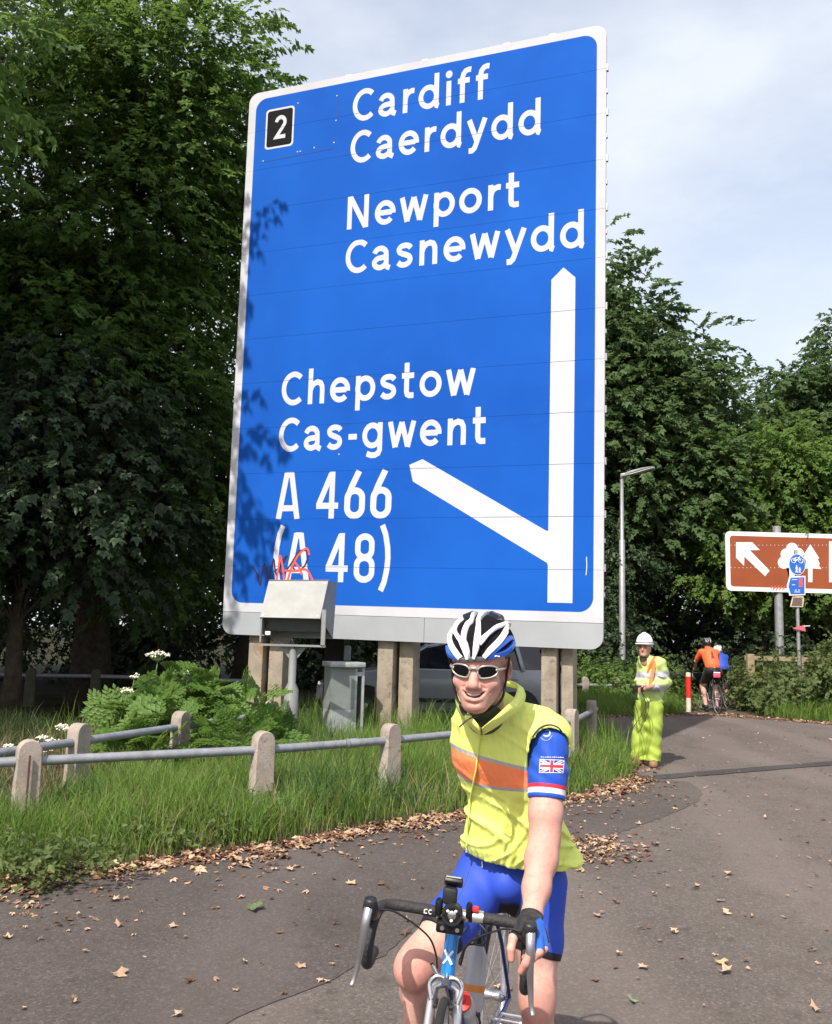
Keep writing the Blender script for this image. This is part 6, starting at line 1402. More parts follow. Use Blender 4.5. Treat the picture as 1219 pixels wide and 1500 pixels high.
for pth in ([(866, 205), (884, 218), (886, 240), (872, 258), (880, 272)],): MB().tube([H(*(HE_C + helm_hit(630 + a / 7.62, 890 + b / 7.62, 1.012))) for a, b in pth], .0012, 4).build('emblem', M['helmet_grey'], hl)
MB().tube([H(*(HE_C + helm_hit(630 + a / 7.62, 890 + b / 7.62, 1.0))) for a, b in ((722, 548), (740, 540), (760, 548), (775, 545))], .0022, 5).build('emblem', M['helmet_white'], hl)
# straps
strap = MB(); strap.tube(spline([H(.090, .03, .035), H(.083, .022, -.005), H(.077, .022, -.05), H(.070, .030, -.085), H(.045, .045, -.113), H(.005, .052, -.129), H(-.045, .045, -.110), H(-.068, .030, -.075), H(-.080, .03, 0), H(-.088, .04, .035)], 6), .0080, 8, True, .45)
strap.build('chin_strap', M['cable'], rider, True)
for pts in ([(700, 1046, 2.560), (693, 1047, 2.53), (685, 1047, 2.525), (677, 1045, 2.53)], [(699, 1049, 2.555), (690, 1052, 2.53), (682, 1057, 2.525), (673, 1065, 2.53)]): MB().tube(spline([at(*p) for p in pts], 4), .0034, 6, True, .5).build('strap_end', M['cable'], rider, True)

# ---- gilet
rows = [(1040, 672, 790, 2.87), (1060, 664, 806, 2.87), (1085, 661, 815, 2.875), (1110, 662, 822, 2.88), (1140, 671, 823, 2.89), (1165, 683, 823, 2.905), (1190, 683, 826, 2.92), (1215, 678, 830, 2.94), (1240, 675, 838, 2.96), (1258, 684, 841, 2.97), (1290, 690, 838, 2.98)]
def section_shell(F, rows, yaw0, yaw1, asp, k=.03):
    C = [];
    for py, L, Rr, Y in rows: a, b = at(L, py, Y), at(Rr, py, Y); C.append((a.z, (a.x + b.x) / 2, (b.x - a.x) / 2, Y))
    C.sort(); z = np.array([c[0] for c in C]); ztop, zbot = z[-1], z[0]; X, Y, Z = F.ax[0][:, None, None], F.ax[1][None, :, None], F.ax[2]
    yaw = yaw1 + (yaw0 - yaw1) * np.clip((Z - zbot) / (ztop - zbot), 0, 1); cx, hw, cy = (np.interp(Z, z, [c[i] for c in C]) for i in (1, 2, 3)); rx = hw / np.sqrt(np.cos(yaw) ** 2 + (asp * np.sin(yaw)) ** 2); ry = rx * asp
    dx, dy = X - cx, Y - cy; u = dx * np.cos(yaw) - dy * np.sin(yaw); w = dx * np.sin(yaw) + dy * np.cos(yaw)
    u, w = u / rx, w / ry; kk = np.sqrt(u * u + w * w) + 1e-6; d = (kk - 1) * np.minimum(rx, ry) * (1 / np.maximum(.6, kk ** .15)); d = np.maximum(d, Z - ztop - .0)
    F.put(d.astype(np.float32), (slice(None),) * 3, k)
gi = Field((at(655, 1100, 2.9).x - .04, 2.60, at(700, 1300, 2.95).z - .02), (at(845, 1100, 2.9).x + .05, 3.25, at(700, 1000, 2.85).z + .06), .0045)
section_shell(gi, rows, R(30), R(12), .66, 0)
NB = at(714, 1046, 2.87)
gi.cone(NB, at(806, 1077, 2.805), .074, .069, .045); gi.cone(NB, at(692, 1060, 2.98), .072, .058, .045); gi.cone(at(714, 1050, 2.84), at(722, 1095, 2.86), .075, .10, .05)
gi.ell(at(824, 1084, 2.87), (.030, .060, .055), .03)
gi.ell(at(826, 1250, 3.02), (.045, .09, .05), .04)          # blown-out tail behind the arm
gi.cone(at(804, 1096, 2.765), at(800, 1215, 2.66), .0635, .060, .005, 's')
gi.cone(NB + Vector((0, .0, .015)), H(0, -.01, -.09), .047, .056, .012, 's')
# folds: broad creases running down from the band towards the far hip, gathers at the hem
X, Y, Z = gi.ax[0][:, None, None], gi.ax[1][None, :, None], gi.ax[2][None, None, :]
zb = at(720, 1160, 2.8).z; zh = at(720, 1262, 2.9).z
q1 = (X * .82 + Z * .62 - Y * .2); low = np.clip((zb - Z) / .06, 0, 1); rdg = lambda a: .35 - np.exp(-(np.sin(a) / .38) ** 2); fold = .0100 * rdg(q1 * 27 + 1.3 * np.sin(Z * 17) + .9 * np.sin(X * 15)) * low + .0052 * rdg((X * .55 - Z * .85) * 36 + 1.6 * np.sin(X * 19) + 1.2 * np.sin(Z * 23)) * low
hem = np.clip((zh + .05 - Z) / .06, 0, 1); fold = fold + .004 * np.sin(np.arctan2(Y - 2.95, X - .31) * 26 + 3 * np.sin(Z * 30)) * hem
up_ = 1 - low; fold = fold + .0034 * rdg((X * .8 + Z * .9) * 22 + 1.5 * np.sin(Z * 30 + X * 12)) * up_
gi.F = (gi.F + fold).astype(np.float32)
hn, hd = plane3(at(679, 1247, 2.98), at(748, 1277, 2.84), at(843, 1267, 2.96), (0, 0, 1)); gi.plane(hn * hd, -hn, .012)
gil = field_object('gilet', gi, None, rider, 3); gb_ = bvh_of(gil)
def band_plane(pts): return plane3(*[cast(gb_, *p) for p in pts], (0, 0, 1))
pl_s1 = band_plane([(664, 1090), (712, 1109), (770, 1124)]); pl_o1 = band_plane([(664, 1096), (712, 1114.5), (770, 1129)]); pl_o2 = band_plane([(673, 1134), (712, 1150.5), (772, 1155.5)]); pl_s2 = band_plane([(674, 1138), (712, 1155), (772, 1160)])
YEL, ORG, SIL = (.76, .85, .19), (1.0, .30, .15), (.42, .43, .45)
def gil_col(t, v):
    a, b, c, d = (pdist(t, v, *p) for p in (pl_s1, pl_o1, pl_o2, pl_s2)); st_ = lambda x: t.step(x, 0., .0006)
    y = t.mix(t.noise(v, 6, 3), tuple(x * .95 for x in YEL), tuple(min(1, x * 1.05) for x in YEL)); o = t.mix(t.noise(v, 30, 3), ORG, (1.0, .26, .06)); sl = t.mix(t.noise(v, 60, 3), tuple(x * .75 for x in SIL), tuple(x * 1.2 for x in SIL))
    r = t.mix(st_(d), y, sl); r = t.mix(st_(c), r, o); r = t.mix(st_(b), r, sl); return t.mix(st_(a), r, y)
M['gilet'] = cloth_material('gilet_cloth', gil_col, .55, .8, 18, .1, .02); gil.data.materials.clear(); gil.data.materials.append(M['gilet'])
M['yellow'] = cloth_material('yellow_cloth', YEL, .55, .3, 16); M['hem_dark'] = cloth_material('dark_piping', (.05, .06, .05), .7)
zp = spline([cast(gb_, *p, .003) for p in ((705, 1076), (702, 1092), (700, 1108), (698.5, 1125), (695.5, 1140), (692.5, 1156), (690, 1172), (688, 1195), (686, 1220), (685, 1240))], 4); MB().tube(zp, .0062, 6, True, .45).build('zip', M['yellow'], gil, True)
MB().tube([zp[-1], zp[-1] + Vector((-.002, -.006, -.016))], .003, 5).build('zip_pull', M['alloy'], gil)
def up_lo(up, lo, k=.68): return [tuple(a + (b - a) * k for a, b in zip(p, q)) for p, q in zip(up, lo)]
def collar(up, lo, name, mat):
    u = spline([at(*p) for p in up], 5); l = spline([at(*p) for p in up_lo(up, lo)], 5); vs, fs = [], []; n = len(u)
    for a, b in zip(u, l):
        a, b = Vector(a), Vector(b); m = (a + b) / 2; out = (m - neckB); out.z = 0; out.normalize(); vs += [a, a + out * .006, m + out * .012, b + out * .004, b - out * .006]
    for i in range(n - 1): fs += [(5 * i + k, 5 * i + (k + 1) % 5, 5 * i + 5 + (k + 1) % 5, 5 * i + 5 + k) for k in range(5)]
    return MB().add(vs, fs + [(0, 1, 2, 3, 4), tuple(5 * (n - 1) + k for k in (4, 3, 2, 1, 0))]).build(name, mat, gil, True)
collar([(690, 1004, 2.97), (725, 990, 2.98), (748, 998, 2.88), (757, 1004, 2.76), (754, 1020, 2.68), (742, 1034, 2.615), (724, 1051, 2.58), (706, 1066, 2.575)], [(688, 1024, 3.0), (730, 1012, 3.02), (764, 1014, 2.93), (774, 1022, 2.82), (771, 1038, 2.74), (757, 1052, 2.69), (734, 1068, 2.665), (708, 1082, 2.665)], 'collar', M['yellow'])
collar([(690, 1004, 2.97), (680, 1010, 2.86), (677, 1016, 2.74), (681, 1030, 2.66), (689, 1046, 2.61), (698, 1058, 2.585), (704, 1066, 2.575)], [(688, 1024, 3.0), (668, 1024, 2.92), (664, 1032, 2.82), (668, 1048, 2.74), (680, 1064, 2.69), (694, 1076, 2.67), (705, 1082, 2.665)], 'collar', M['yellow'])
# dark jersey collar showing in the opening
jc = Field(np.array(neckB) - [.15, .40, .12], np.array(neckB) + [.15, .16, .16], .004); jc.cone(neckB + Vector((0, .0, .0)), H(0, -.005, -.105), .058, .064, 0); jc.plane(H(0, 0, -.118), uz * .92 + fy_ * -.38, .004)
field_object('jersey_collar', jc, cloth_material('charcoal_jersey', (.028, .034, .034), .75, .4, 30), rider)
# ---- jersey sleeve
sv_ = Field(np.minimum(SL, EL) - np.array([.12, .12, .02]), np.maximum(SL, EL) + np.array([.12, .12, .08]), .0038); sv_.chain(arm_pts[:4], [.056, .0535, .0500, .046], .02, None, .0045)
ax_ = (EL - SL).normalized(); qs = at(802, 1169, 2.72); X, Y, Z = sv_.ax[0][:, None, None], sv_.ax[1][None, :, None], sv_.ax[2][None, None, :]; sv_.F = (sv_.F + .0022 * np.sin((X * .9 + Z * .75) * 105 + 1.4 * np.sin(Z * 40)) * np.clip((Z - qs.z - .02) / .05, 0, 1)).astype(np.float32)
sv_.plane(qs, ax_, .004)
def slv_col(t, v):
    d = pdist(t, v, -ax_, -(ax_.dot(qs))); s_ = lambda e: t.step(d, e, .0006); BL = (.014, .075, .46)
    c = t.mix(s_(.0125), BL, (.72, .74, .76)); c = t.mix(s_(.0275), c, (.70, .03, .06)); return t.mix(s_(.0385), c, BL)
M['jersey'] = cloth_material('blue_jersey', slv_col, .6, .5, 22); slv = field_object('jersey_sleeve', sv_, M['jersey'], rider, 2); sb_ = bvh_of(slv)
# union flag print
fm = [M['helmet_white'], material('flag_blue', (.012, .03, .20), .6, 0, .05), material('flag_red', (.62, .02, .05), .6, 0, .05)]
vs, fs, mi = [], [], []; NX, NY = 48, 26
quad = [(791.0, 1112.0), (826.5, 1113.5), (825.0, 1132.5), (790.0, 1132.0)]
for j in range(NY + 1):
    for i in range(NX + 1):
        u, v_ = i / NX, j / NY; px = (quad[0][0] * (1 - u) + quad[1][0] * u) * (1 - v_) + (quad[3][0] * (1 - u) + quad[2][0] * u) * v_; py = (quad[0][1] * (1 - u) + quad[1][1] * u) * (1 - v_) + (quad[3][1] * (1 - u) + quad[2][1] * u) * v_; vs.append(cast(sb_, px, py, .0012))
for j in range(NY):
    for i in range(NX):
        x, y = (i + .5) / NX * 2 - 1, (j + .5) / NY - .5; fs.append((j * (NX + 1) + i, j * (NX + 1) + i + 1, (j + 1) * (NX + 1) + i + 1, (j + 1) * (NX + 1) + i)); dg = min(abs(y - x * .5), abs(y + x * .5)) * .894; c = 1
        if dg < .105: c = 0
        if dg < .04: c = 2
        if abs(x) < .18 or abs(y) < .18: c = 0
        if abs(x) < .105 or abs(y) < .105: c = 2
        if abs(x) > .965 or abs(y) > .47: c = 0
        mi.append(c)
me = bpy.data.meshes.new('flag_print'); me.from_pydata([tuple(v) for v in vs], [], fs); fo = link('flag_print', me, fm, slv, True); me.polygons.foreach_set('material_index', mi)
tx = MB()
for k in range(11): tx.tube([cast(sb_, 793 + 3.0 * k, 1109.3 + .06 * k, .0015), cast(sb_, 795 + 3.0 * k, 1109.1 + .06 * k, .0015)], .0011 if k % 3 else .0016, 4)
tag(tx.build('sleeve_lettering', M['helmet_white'], slv), kind='stuff')
lg_ = MB(); lg_.tube([cast(sb_, *p, .001) for p in spline([(799, 1070.5), (803, 1069.5), (806, 1073), (804.5, 1077.5), (800, 1079), (796, 1077)], 5)], [.0016 + .0022 * math.sin(math.pi * i / 25) for i in range(26)], 6, True, .3); lg_.tube([cast(sb_, *p, .001) for p in spline([(792, 1080.5), (798, 1084.5), (804, 1083.5), (809, 1077.5)], 5)], .0012, 6, True, .3); lg_.build('logo_print', M['helmet_white'], slv, True)
pv = []
for p in spline([(773.5, 1130), (774, 1106), (779, 1083), (789, 1068), (803, 1062), (818, 1066), (828, 1079)], 4): pv.append(cast(gb_, *p, .001))
MB().tube(pv, .0028, 6).build('armhole_piping', M['hem_dark'], gil, True)
# ---- shorts
so = Field((min(KR.x, HR.x) - .12, 2.66, KL.z + .02), (HL.x + .16, 3.26, pel.z + .17), .0048); GR = .005
so.ell(pel, (.155, .10, .11), 0, 'u', None, GR); so.cone(pel, pel + Vector((0, -.02, .12)), .13, .13, .05, 'u', ((0, 1, 0), .75)); so.ell(at(742, 1296, 2.93), (.05, .045, .05), .05)
so.chain(legL[0][:4], legL[1][:4], .03, None, GR); so.chain(legR[0][:4], legR[1][:4], .03, None, GR)
axL, axR = (KL - HL).normalized(), (KR - HR).normalized()
# hems: cut each leg on its own side
X, Y, Z = so.ax[0][:, None, None], so.ax[1][None, :, None], so.ax[2][None, None, :]
qL, qR = at(800, 1404, 2.90), at(633, 1356, 2.86); nL = (axL + Vector((-.22, 0, 0))).normalized(); mid = (HL.x + HR.x) / 2 - .01
dL = (X - qL.x) * nL.x + (Y - qL.y) * nL.y + (Z - qL.z) * nL.z; dR = (X - qR.x) * axR.x + (Y - qR.y) * axR.y + (Z - qR.z) * axR.z
so.F = np.maximum(so.F, np.where(X > mid, dL, dR)).astype(np.float32)
def sho_col(t, v):
    sxyz = t.new('SeparateXYZ'); t.l.new(v, sxyz.inputs[0]); side = t.step(sxyz.outputs['X'], mid, .001); dl, dr = pdist(t, v, nL, nL.dot(qL)), pdist(t, v, axR, axR.dot(qR)); dd = t.mix(side, t.math('MULTIPLY', dr, 1.), t.math('MULTIPLY', dl, 1.)) if False else None
    hl_ = t.math('MULTIPLY', t.step(dl, -.022, .0006), side); hr_ = t.math('MULTIPLY', t.step(dr, -.022, .0006), t.math('SUBTRACT', 1., side)); hem_ = t.math('ADD', hl_, hr_, clamp=True)
    BL = t.mix(t.noise(v, 12, 3), (.020, .058, .40), (.028, .080, .52)); BK = (.012, .012, .016)
    inner = t.math('SUBTRACT', 1., t.step(t.math('ABSOLUTE', t.math('SUBTRACT', sxyz.outputs['X'], mid + .002)), .034, .002)); lowz = t.math('SUBTRACT', 1., t.step(sxyz.outputs['Z'], at(738, 1322, 2.93).z, .01))
    outer = t.step(t.math('SUBTRACT', t.math('MULTIPLY', sxyz.outputs['X'], 1.), t.math('MULTIPLY', sxyz.outputs['Y'], -.35)), HL.x + .35 * HL.y + .082, .001)
    c = t.mix(outer, BL, BK); c = t.mix(t.math('MULTIPLY', inner, lowz), c, BK); return t.mix(hem_, c, BK)
M['shorts'] = cloth_material('blue_lycra', sho_col, .6, .12, 10, .1, .01); sho = field_object('cycling_shorts', so, M['shorts'], rider, 3); sob = bvh_of(sho)
for pth in ([(690, 1252), (688, 1270), (680, 1296), (668, 1322)], [(772, 1290), (768, 1306), (764, 1330), (762, 1350)]): MB().tube([cast(sob, *p, .0004) for p in spline(pth, 4)], .0016, 5).build('seam', material('grey_thread', (.06, .09, .22), .7, 0, .1), sho, True)
MB().tube([cast(sob, 707, 1262, .004), cast(sob, 708, 1271, .006)], .0022, 6).build('drawcord', M['helmet_white'], sho)
# ---- glove
gv = Field(np.minimum(WR, KN) - np.array([.09, .14, .10]), np.maximum(WR, KN) + np.array([.09, .10, .06]), .0030); hand_core(gv, .0028); gv.cone(WR + (EL - WR).normalized() * .012, WR, .0275, .0265, .01, 'u', None, .003)
for n_, (p, r) in fing.items(): gv.chain([p[0], p[0].lerp(p[1], .85)], [r[0], r[1]], .004, None, .0026)
gv.plane(WR + (EL - WR).normalized() * .010, (EL - WR).normalized(), .003)
gn, gd = plane3(cast(sob, 770, 1362) if False else at(771, 1360, YH - .03), at(796, 1357, YH + .02), at(771, 1398, YH - .07), (1, 0, 0))
def glv_col(t, v): return t.mix(t.step(pdist(t, v, gn, gd), 0., .001), (.018, .019, .022), (.02, .11, .50))
field_object('glove', gv, cloth_material('mitt_cloth', glv_col, .7, .5, 40), rider, 2)
# ---- shoes and socks
for a_, d_, nm in ((AL, Vector((-.05, -1, 0)), 'l'), (AR, Vector((-.15, -1, -.05)), 'r')):
    d_ = d_.normalized(); zf = .0 if nm == 'l' else AR.z - .115; sf_ = Field(np.array((a_.x - .12, a_.y - .30, zf - .01)), np.array((a_.x + .12, a_.y + .12, a_.z + .10)), .006); ba = Vector((a_.x, a_.y, zf))
    sf_.cone(ba + Vector((0, .045, .045)), ba + Vector((0, .02, .075)), .038, .036, 0); sf_.cone(ba + Vector((0, .04, .036)), ba + d_ * .10 + Vector((0, 0, .040)), .036, .042, .03); sf_.cone(ba + d_ * .10 + Vector((0, 0, .038)), ba + d_ * .17 + Vector((0, 0, .032)), .041, .030, .03); sf_.plane(ba + Vector((0, 0, .006)), (0, 0, -1))
    field_object('shoe', sf_, M['helmet_white'], rider); MB().tube([a_ + Vector((0, .0, -.03)), a_ + Vector((0, 0, .03)), a_ + Vector((0, -.006, .075))], [.038, .038, .040], 16, False).build('sock', material('white_sock', (.6, .6, .6), .8, 0, .1), rider, True)
# ================================================================ the workman
WYd = 11.92
def wp(px, py, dy=0): return at(px, py, WYd + dy)
foot = ground_at(945, 1120); wk = thing('person', 'workman in white hard hat and lime hi-vis suit holding a dark cable', 'person', (foot.x, foot.y, 0))
M['lime'] = cloth_material('lime_hivis', lambda t, v: t.mix(t.ramp(t.noise(v, 5, 4), [(.35, 0.), (.65, 1.)]), (.42, .60, .10), (.56, .74, .16)), .65, .6, 12, .1, .03)
M['reflect'] = cloth_material('reflective_tape', (.42, .44, .45), .45, .3, 14); M['hv_orange'] = cloth_material('orange_tape', (.85, .20, .06), .6, .3, 14); M['boot'] = material('tan_boot', (.22, .12, .065), .8, 0, .3, 14); M['hat'] = material('white_hard_hat', (.80, .80, .80), .3, 0, .03)
WHC = wp(944, 948); wpsi = R(28); wx, wf, wu = Vector((math.cos(wpsi), -math.sin(wpsi), 0)), Vector((-math.sin(wpsi), -math.cos(wpsi), 0)), Vector((0, 0, 1)); WHM = np.array([wx[:], wf[:], wu[:]]).T
def WH(x, y, z): return WHC + wx * x + wf * y + wu * z
shL, shR = wp(966, 972, -.05), wp(943, 970, .12); elL, elR = wp(975, 1000, -.02), wp(938, 998, .16); hd = wp(941, 1009, -.26)
hipc = wp(951, 1035, .02); ht = wp(951, 1035)
hb = Field(np.array(WHC) - [.30, .45, .62], np.array(WHC) + [.45, .35, .20], .0062)
hb.ell(WH(0, -.012, .03), (.076, .095, .10), 0, 'u', WHM); hb.ell(WH(0, .03, -.035), (.060, .068, .085), .03, 'u', WHM); hb.ell(WH(0, .075, -.10), (.022, .02, .02), .02, 'u', WHM); hb.cone(WH(0, .088, 0), WH(0, .114, -.036), .010, .014, .012)
for s in (-1, 1):
    hb.ell(WH(s * .076, -.01, -.012), (.012, .018, .032), .008, 'u', WHM); hb.ell(WH(s * .03, .094, .0), (.016, .012, .011), .012, 's', WHM); hb.ell(WH(s * .038, .062, -.038), (.024, .022, .024), .02, 'u', WHM); hb.cone(WH(s * .05, 0, -.055), WH(s * .016, .068, -.10), .024, .02, .03)
hb.cone(WH(-.022, .090, -.066), WH(.022, .090, -.066), .006, .006, .008); hb.cone(WH(-.02, .096, -.0665), WH(.02, .096, -.0665), .0022, .0022, .003, 's')
hb.cone(WH(0, -.02, -.06), WH(.01, -.03, -.20), .056, .062, .03)
for e_, off in ((elL, Vector((.03, -.02, .01))), (elR, Vector((-.03, .0, 0)))):
    w_ = hd + off; dv_ = (hd - e_).normalized(); hb.cone(e_.lerp(w_, .6), w_, .034, .026, .02); hb.ell(w_ + dv_ * .03, (.034, .040, .036), .015)
    for k in range(4): b0_ = w_ + dv_ * .05 + Vector((0, 0, .026 - .018 * k)); hb.chain([b0_, b0_ + dv_ * .035 + Vector((-.01, -.012, 0)), b0_ + dv_ * .03 + Vector((-.03, -.03, -.004))], [.011, .0105, .009], .004)
    hb.chain([w_ + Vector((0, -.01, .03)), w_ + dv_ * .03 + Vector((-.01, -.03, .035)), w_ + dv_ * .055 + Vector((-.012, -.04, .028))], [.013, .012, .010], .006)
wb_ = field_object('body', hb, skin_material('weathered_skin', (.44, .25, .18), (.42, .17, .12)), wk); Vw = verts(wb_); lw = (Vw - np.array(WHC)) @ WHM
paint(wb_, 'ruddy', np.clip(.5 * np.exp(-(((lw - np.array((0, .11, -.036))) / .02) ** 2).sum(1)) + .4 * np.exp(-(((lw - np.array((0, .095, -.067))) / np.array((.025, .02, .008))) ** 2).sum(1)) + .3 * np.exp(-(((lw - np.array((0, .07, -.04))) / .05) ** 2).sum(1)), 0, 1))
for s in (-1, 1): MB().lathe(WH(s * .030, .080, .0), wf, [(0, .012), (.004, .009), (.0055, .001)], 12).build('eye', material('eye', (.08, .06, .05), .3, 0, .1), wk, True); MB().tube([WH(s * .015, .092, .018), WH(s * .032, .090, .023), WH(s * .05, .078, .018)], [.004, .005, .003], 6).build('eyebrow', material('brown_hair', (.035, .022, .014), .8, 0, .3), wk, True)
hf2 = Field(np.array(WHC) - [.14, .15, .12], np.array(WHC) + [.14, .15, .12], .006); hf2.ell(WH(0, -.028, .025), (.078, .088, .095), 0, 'u', WHM); hf2.plane(WH(0, .035, 0), wf); hf2.plane(WH(0, -.03, -.05), -wu); field_object('hair', hf2, material('dark_brown_hair', (.03, .02, .013), .8, 0, .4, 100, .5, 200), wk)
# hard hat
hh = Field(np.array(WHC) - [.22, .24, .05], np.array(WHC) + [.22, .24, .26], .0058); hh.ell(WH(0, -.012, .055), (.108, .135, .135), 0, 'u', WHM); hh.cone(WH(0, -.09, .175), WH(0, .06, .18), .016, .016, .02); hh.plane(WH(0, 0, .040), -wu, .004)
hh.cone(WH(-.05, .105, .043), WH(.05, .105, .043), .05, .05, .01, 'u', (wu, .14)); hh.cone(WH(0, -.01, .043), WH(0, .0, .043), .125, .125, .01, 'u', (wu, .06)); field_object('hard_hat', hh, M['hat'], wk); MB().tube([WH(.1115 * math.cos(a), -.012 + .138 * math.sin(a), .062) for a in [i * 2 * math.pi / 28 for i in range(29)]], .006, 6, False).build('hat_band', material('purple_band', (.16, .10, .26), .6, 0, .1), wk, True)
# jacket
def bands(pls, base):
    """colour by heights along the garment: list of (plane point, normal, half width, colour)"""
    def f(t, v):
        c = t.mix(t.ramp(t.noise(v, 4, 4), [(.35, 0.), (.65, 1.)]), tuple(x * .86 for x in base), tuple(min(1, x * 1.12) for x in base))
        for q, n, w, col in pls: n = Vector(n).normalized(); d = t.math('ABSOLUTE', pdist(t, v, n, n.dot(Vector(q)))); c = t.mix(t.math('SUBTRACT', 1., t.step(d, w, .002)), c, col)
        return c
    return f
LIME, TAPE, OR_ = (.46, .58, .20), (.40, .42, .43), (.85, .20, .06)
jk = Field(np.array(ht) + [-.34, -.42, -.06], (shL.x + .26, shL.y + .45, WHC.z - .06), .0075)
jrow = [(968, 941, 966, -.0), (985, 938, 972, 0), (1005, 936, 972, 0), (1022, 936, 970, .02), (1040, 937, 969, .02)]
section_shell(jk, [(a, b, c, WYd + d + .02) for a, b, c, d in jrow], R(25), R(20), .72, 0)
jk.cone(WH(0, -.02, -.17), shL, .075, .075, .05); jk.cone(WH(0, -.02, -.17), shR, .075, .07, .05); jk.chain([shL, elL, elL.lerp(hd, .62)], [.085, .072, .056], .03); jk.chain([shR, elR, elR.lerp(hd, .62)], [.08, .068, .055], .03)
X, Y, Z = jk.ax[0][:, None, None], jk.ax[1][None, :, None], jk.ax[2][None, None, :]; jk.F = (jk.F + .005 * np.sin((X * .7 + Z * .8) * 48 + 2 * np.sin(Z * 22 + Y * 9)) + .005 * np.sin((X - Y - Z) * 39)).astype(np.float32); jk.cone(WH(0, .03, -.06), WH(0, .01, -.20), .062, .055, .01, 's'); jk.plane(wp(951, 1035), (0, 0, -1), .01)
zc = lambda py: wp(951, py).z
M['jacket'] = cloth_material('hivis_jacket', bands([((0, 0, zc(990)), (.05, 0, 1), .048, TAPE), ((0, 0, zc(1017)), (-.08, 0, 1), .048, TAPE)], LIME), .65, .6, 12, .1, .03)
jo = field_object('hivis_jacket', jk, M['jacket'], wk); jb = bvh_of(jo)
def tape(paths, name, mat, w, b, par):
    mb = MB()
    for p in paths:
        P = [cast(b, *q, .006) for q in spline(p, 4)]; vs, fs = [], []
        for i, q in enumerate(P):
            tg = (P[min(i + 1, len(P) - 1)] - P[max(i - 1, 0)]).normalized(); vd = Vector((0, -1, .1)); sd = tg.cross(vd).normalized() * w / 2; vs += [q - sd, q + sd]
        mb.add(vs, [(2 * i, 2 * i + 1, 2 * i + 3, 2 * i + 2) for i in range(len(P) - 1)])
    return mb.build(name, mat, par, True)
tape([[(962, 961), (957, 967), (953, 975), (950, 985)]], 'shoulder_tape', M['hv_orange'], .042, jb, jo)
tape([[(964, 987), (970, 989), (978, 990)], [(960, 1003), (966, 1006), (969, 1012)]], 'sleeve_tape', M['reflect'], .05, jb, jo)
MB().tube([WH(-.05, .03, -.135), WH(0, .055, -.16), WH(.05, .02, -.135), WH(.045, -.05, -.11), WH(-.045, -.05, -.11), WH(-.05, .03, -.135)], .016, 8).build('collar', material('olive_collar', (.05, .055, .03), .8, 0, .2), jo, True)
# trousers
tr_f = Field(np.array(ht) + [-.36, -.36, -wp(951, 1035).z + .02], np.array(ht) + [.34, .38, .08], .0085)
tl = [wp(943, 1038, .05), wp(939, 1062, .05), wp(936, 1085, .06), wp(935, 1108, .06)]; trr = [wp(958, 1038, -.02), wp(958, 1062, -.05), wp(958, 1085, -.04), wp(957, 1113, -.05)]
tr_f.chain(tl, [.12, .098, .094, .102], .04); tr_f.chain(trr, [.125, .105, .095, .100], .04); tr_f.cone(wp(949, 1030), wp(952, 1040), .15, .15, .03)
X, Y, Z = tr_f.ax[0][:, None, None], tr_f.ax[1][None, :, None], tr_f.ax[2][None, None, :]; low = np.clip((wp(0 + 945, 1085).z - Z) / .2, 0, 1); tr_f.F = (tr_f.F + .006 * np.sin(Z * 44 + 2 * np.sin(X * 20) + Y * 14) * (.4 + low) + .004 * np.sin((X + Z * .5) * 52 + 2 * np.sin(Z * 13))).astype(np.float32); tr_f.plane((0, 0, .075), (0, 0, -1), .01)
to_ = field_object('hivis_trousers', tr_f, cloth_material('hivis_trouser', bands([((0, 0, zc(1106)), (.08, 0, 1), .050, TAPE)], (.31, .41, .06)), .65, .6, 10, .1, .03), wk)
for (px, py, dx, dyy) in ((937, 1118, -.05, .02), (957, 1118, .02, -.08)):
    c_ = wp(px, py, dyy + .02); c_.z = 0; d_ = Vector((-.75, -.65, 0)).normalized() if dx < 0 else Vector((-.25, -.95, 0)).normalized(); bf = Field(np.array(c_) - [.28, .28, .0], np.array(c_) + [.2, .2, .2], .008); bf.cone(c_ + Vector((0, 0, .06)), c_ + Vector((0, 0, .14)), .055, .06, 0); bf.cone(c_ + Vector((0, 0, .05)), c_ + d_ * .14 + Vector((0, 0, .045)), .052, .055, .03); bf.plane(c_ + Vector((0, 0, .012)), (0, 0, -1)); field_object('boot', bf, M['boot'], wk)
cbx = thing('cable_coil', 'black cable and handset dangling from the hands of the workman', 'cable', hd)
MB().box(hd + Vector((-.05, -.06, .0)), (.10, .07, .09), Matrix.Rotation(.5, 3, 'Z'), bevel=.02).build('handset', M['black_plastic'], cbx, auto=40)
mb = MB()
for k in range(3):
    a = rng.normal(0, .05, 8); P = [hd + Vector((-.06, -.08, -.02)), hd + Vector((-.10 + a[0], -.10 + a[1] * .5, -.12)), hd + Vector((-.14 + a[2], -.08 + a[3] * .5, -.30 - .05 * (k % 4))), hd + Vector((-.06 + a[4] * 1.5, -.10 + a[5] * .4, -.46 - .04 * (k % 5))), hd + Vector((.0 + a[6], -.10, -.22)), hd + Vector((-.03, -.08, -.03))]
    mb.tube(spline(P, 5), .0042, 5, False)
tag(mb.build('loose_loops', M['cable'], cbx, True), kind='stuff')

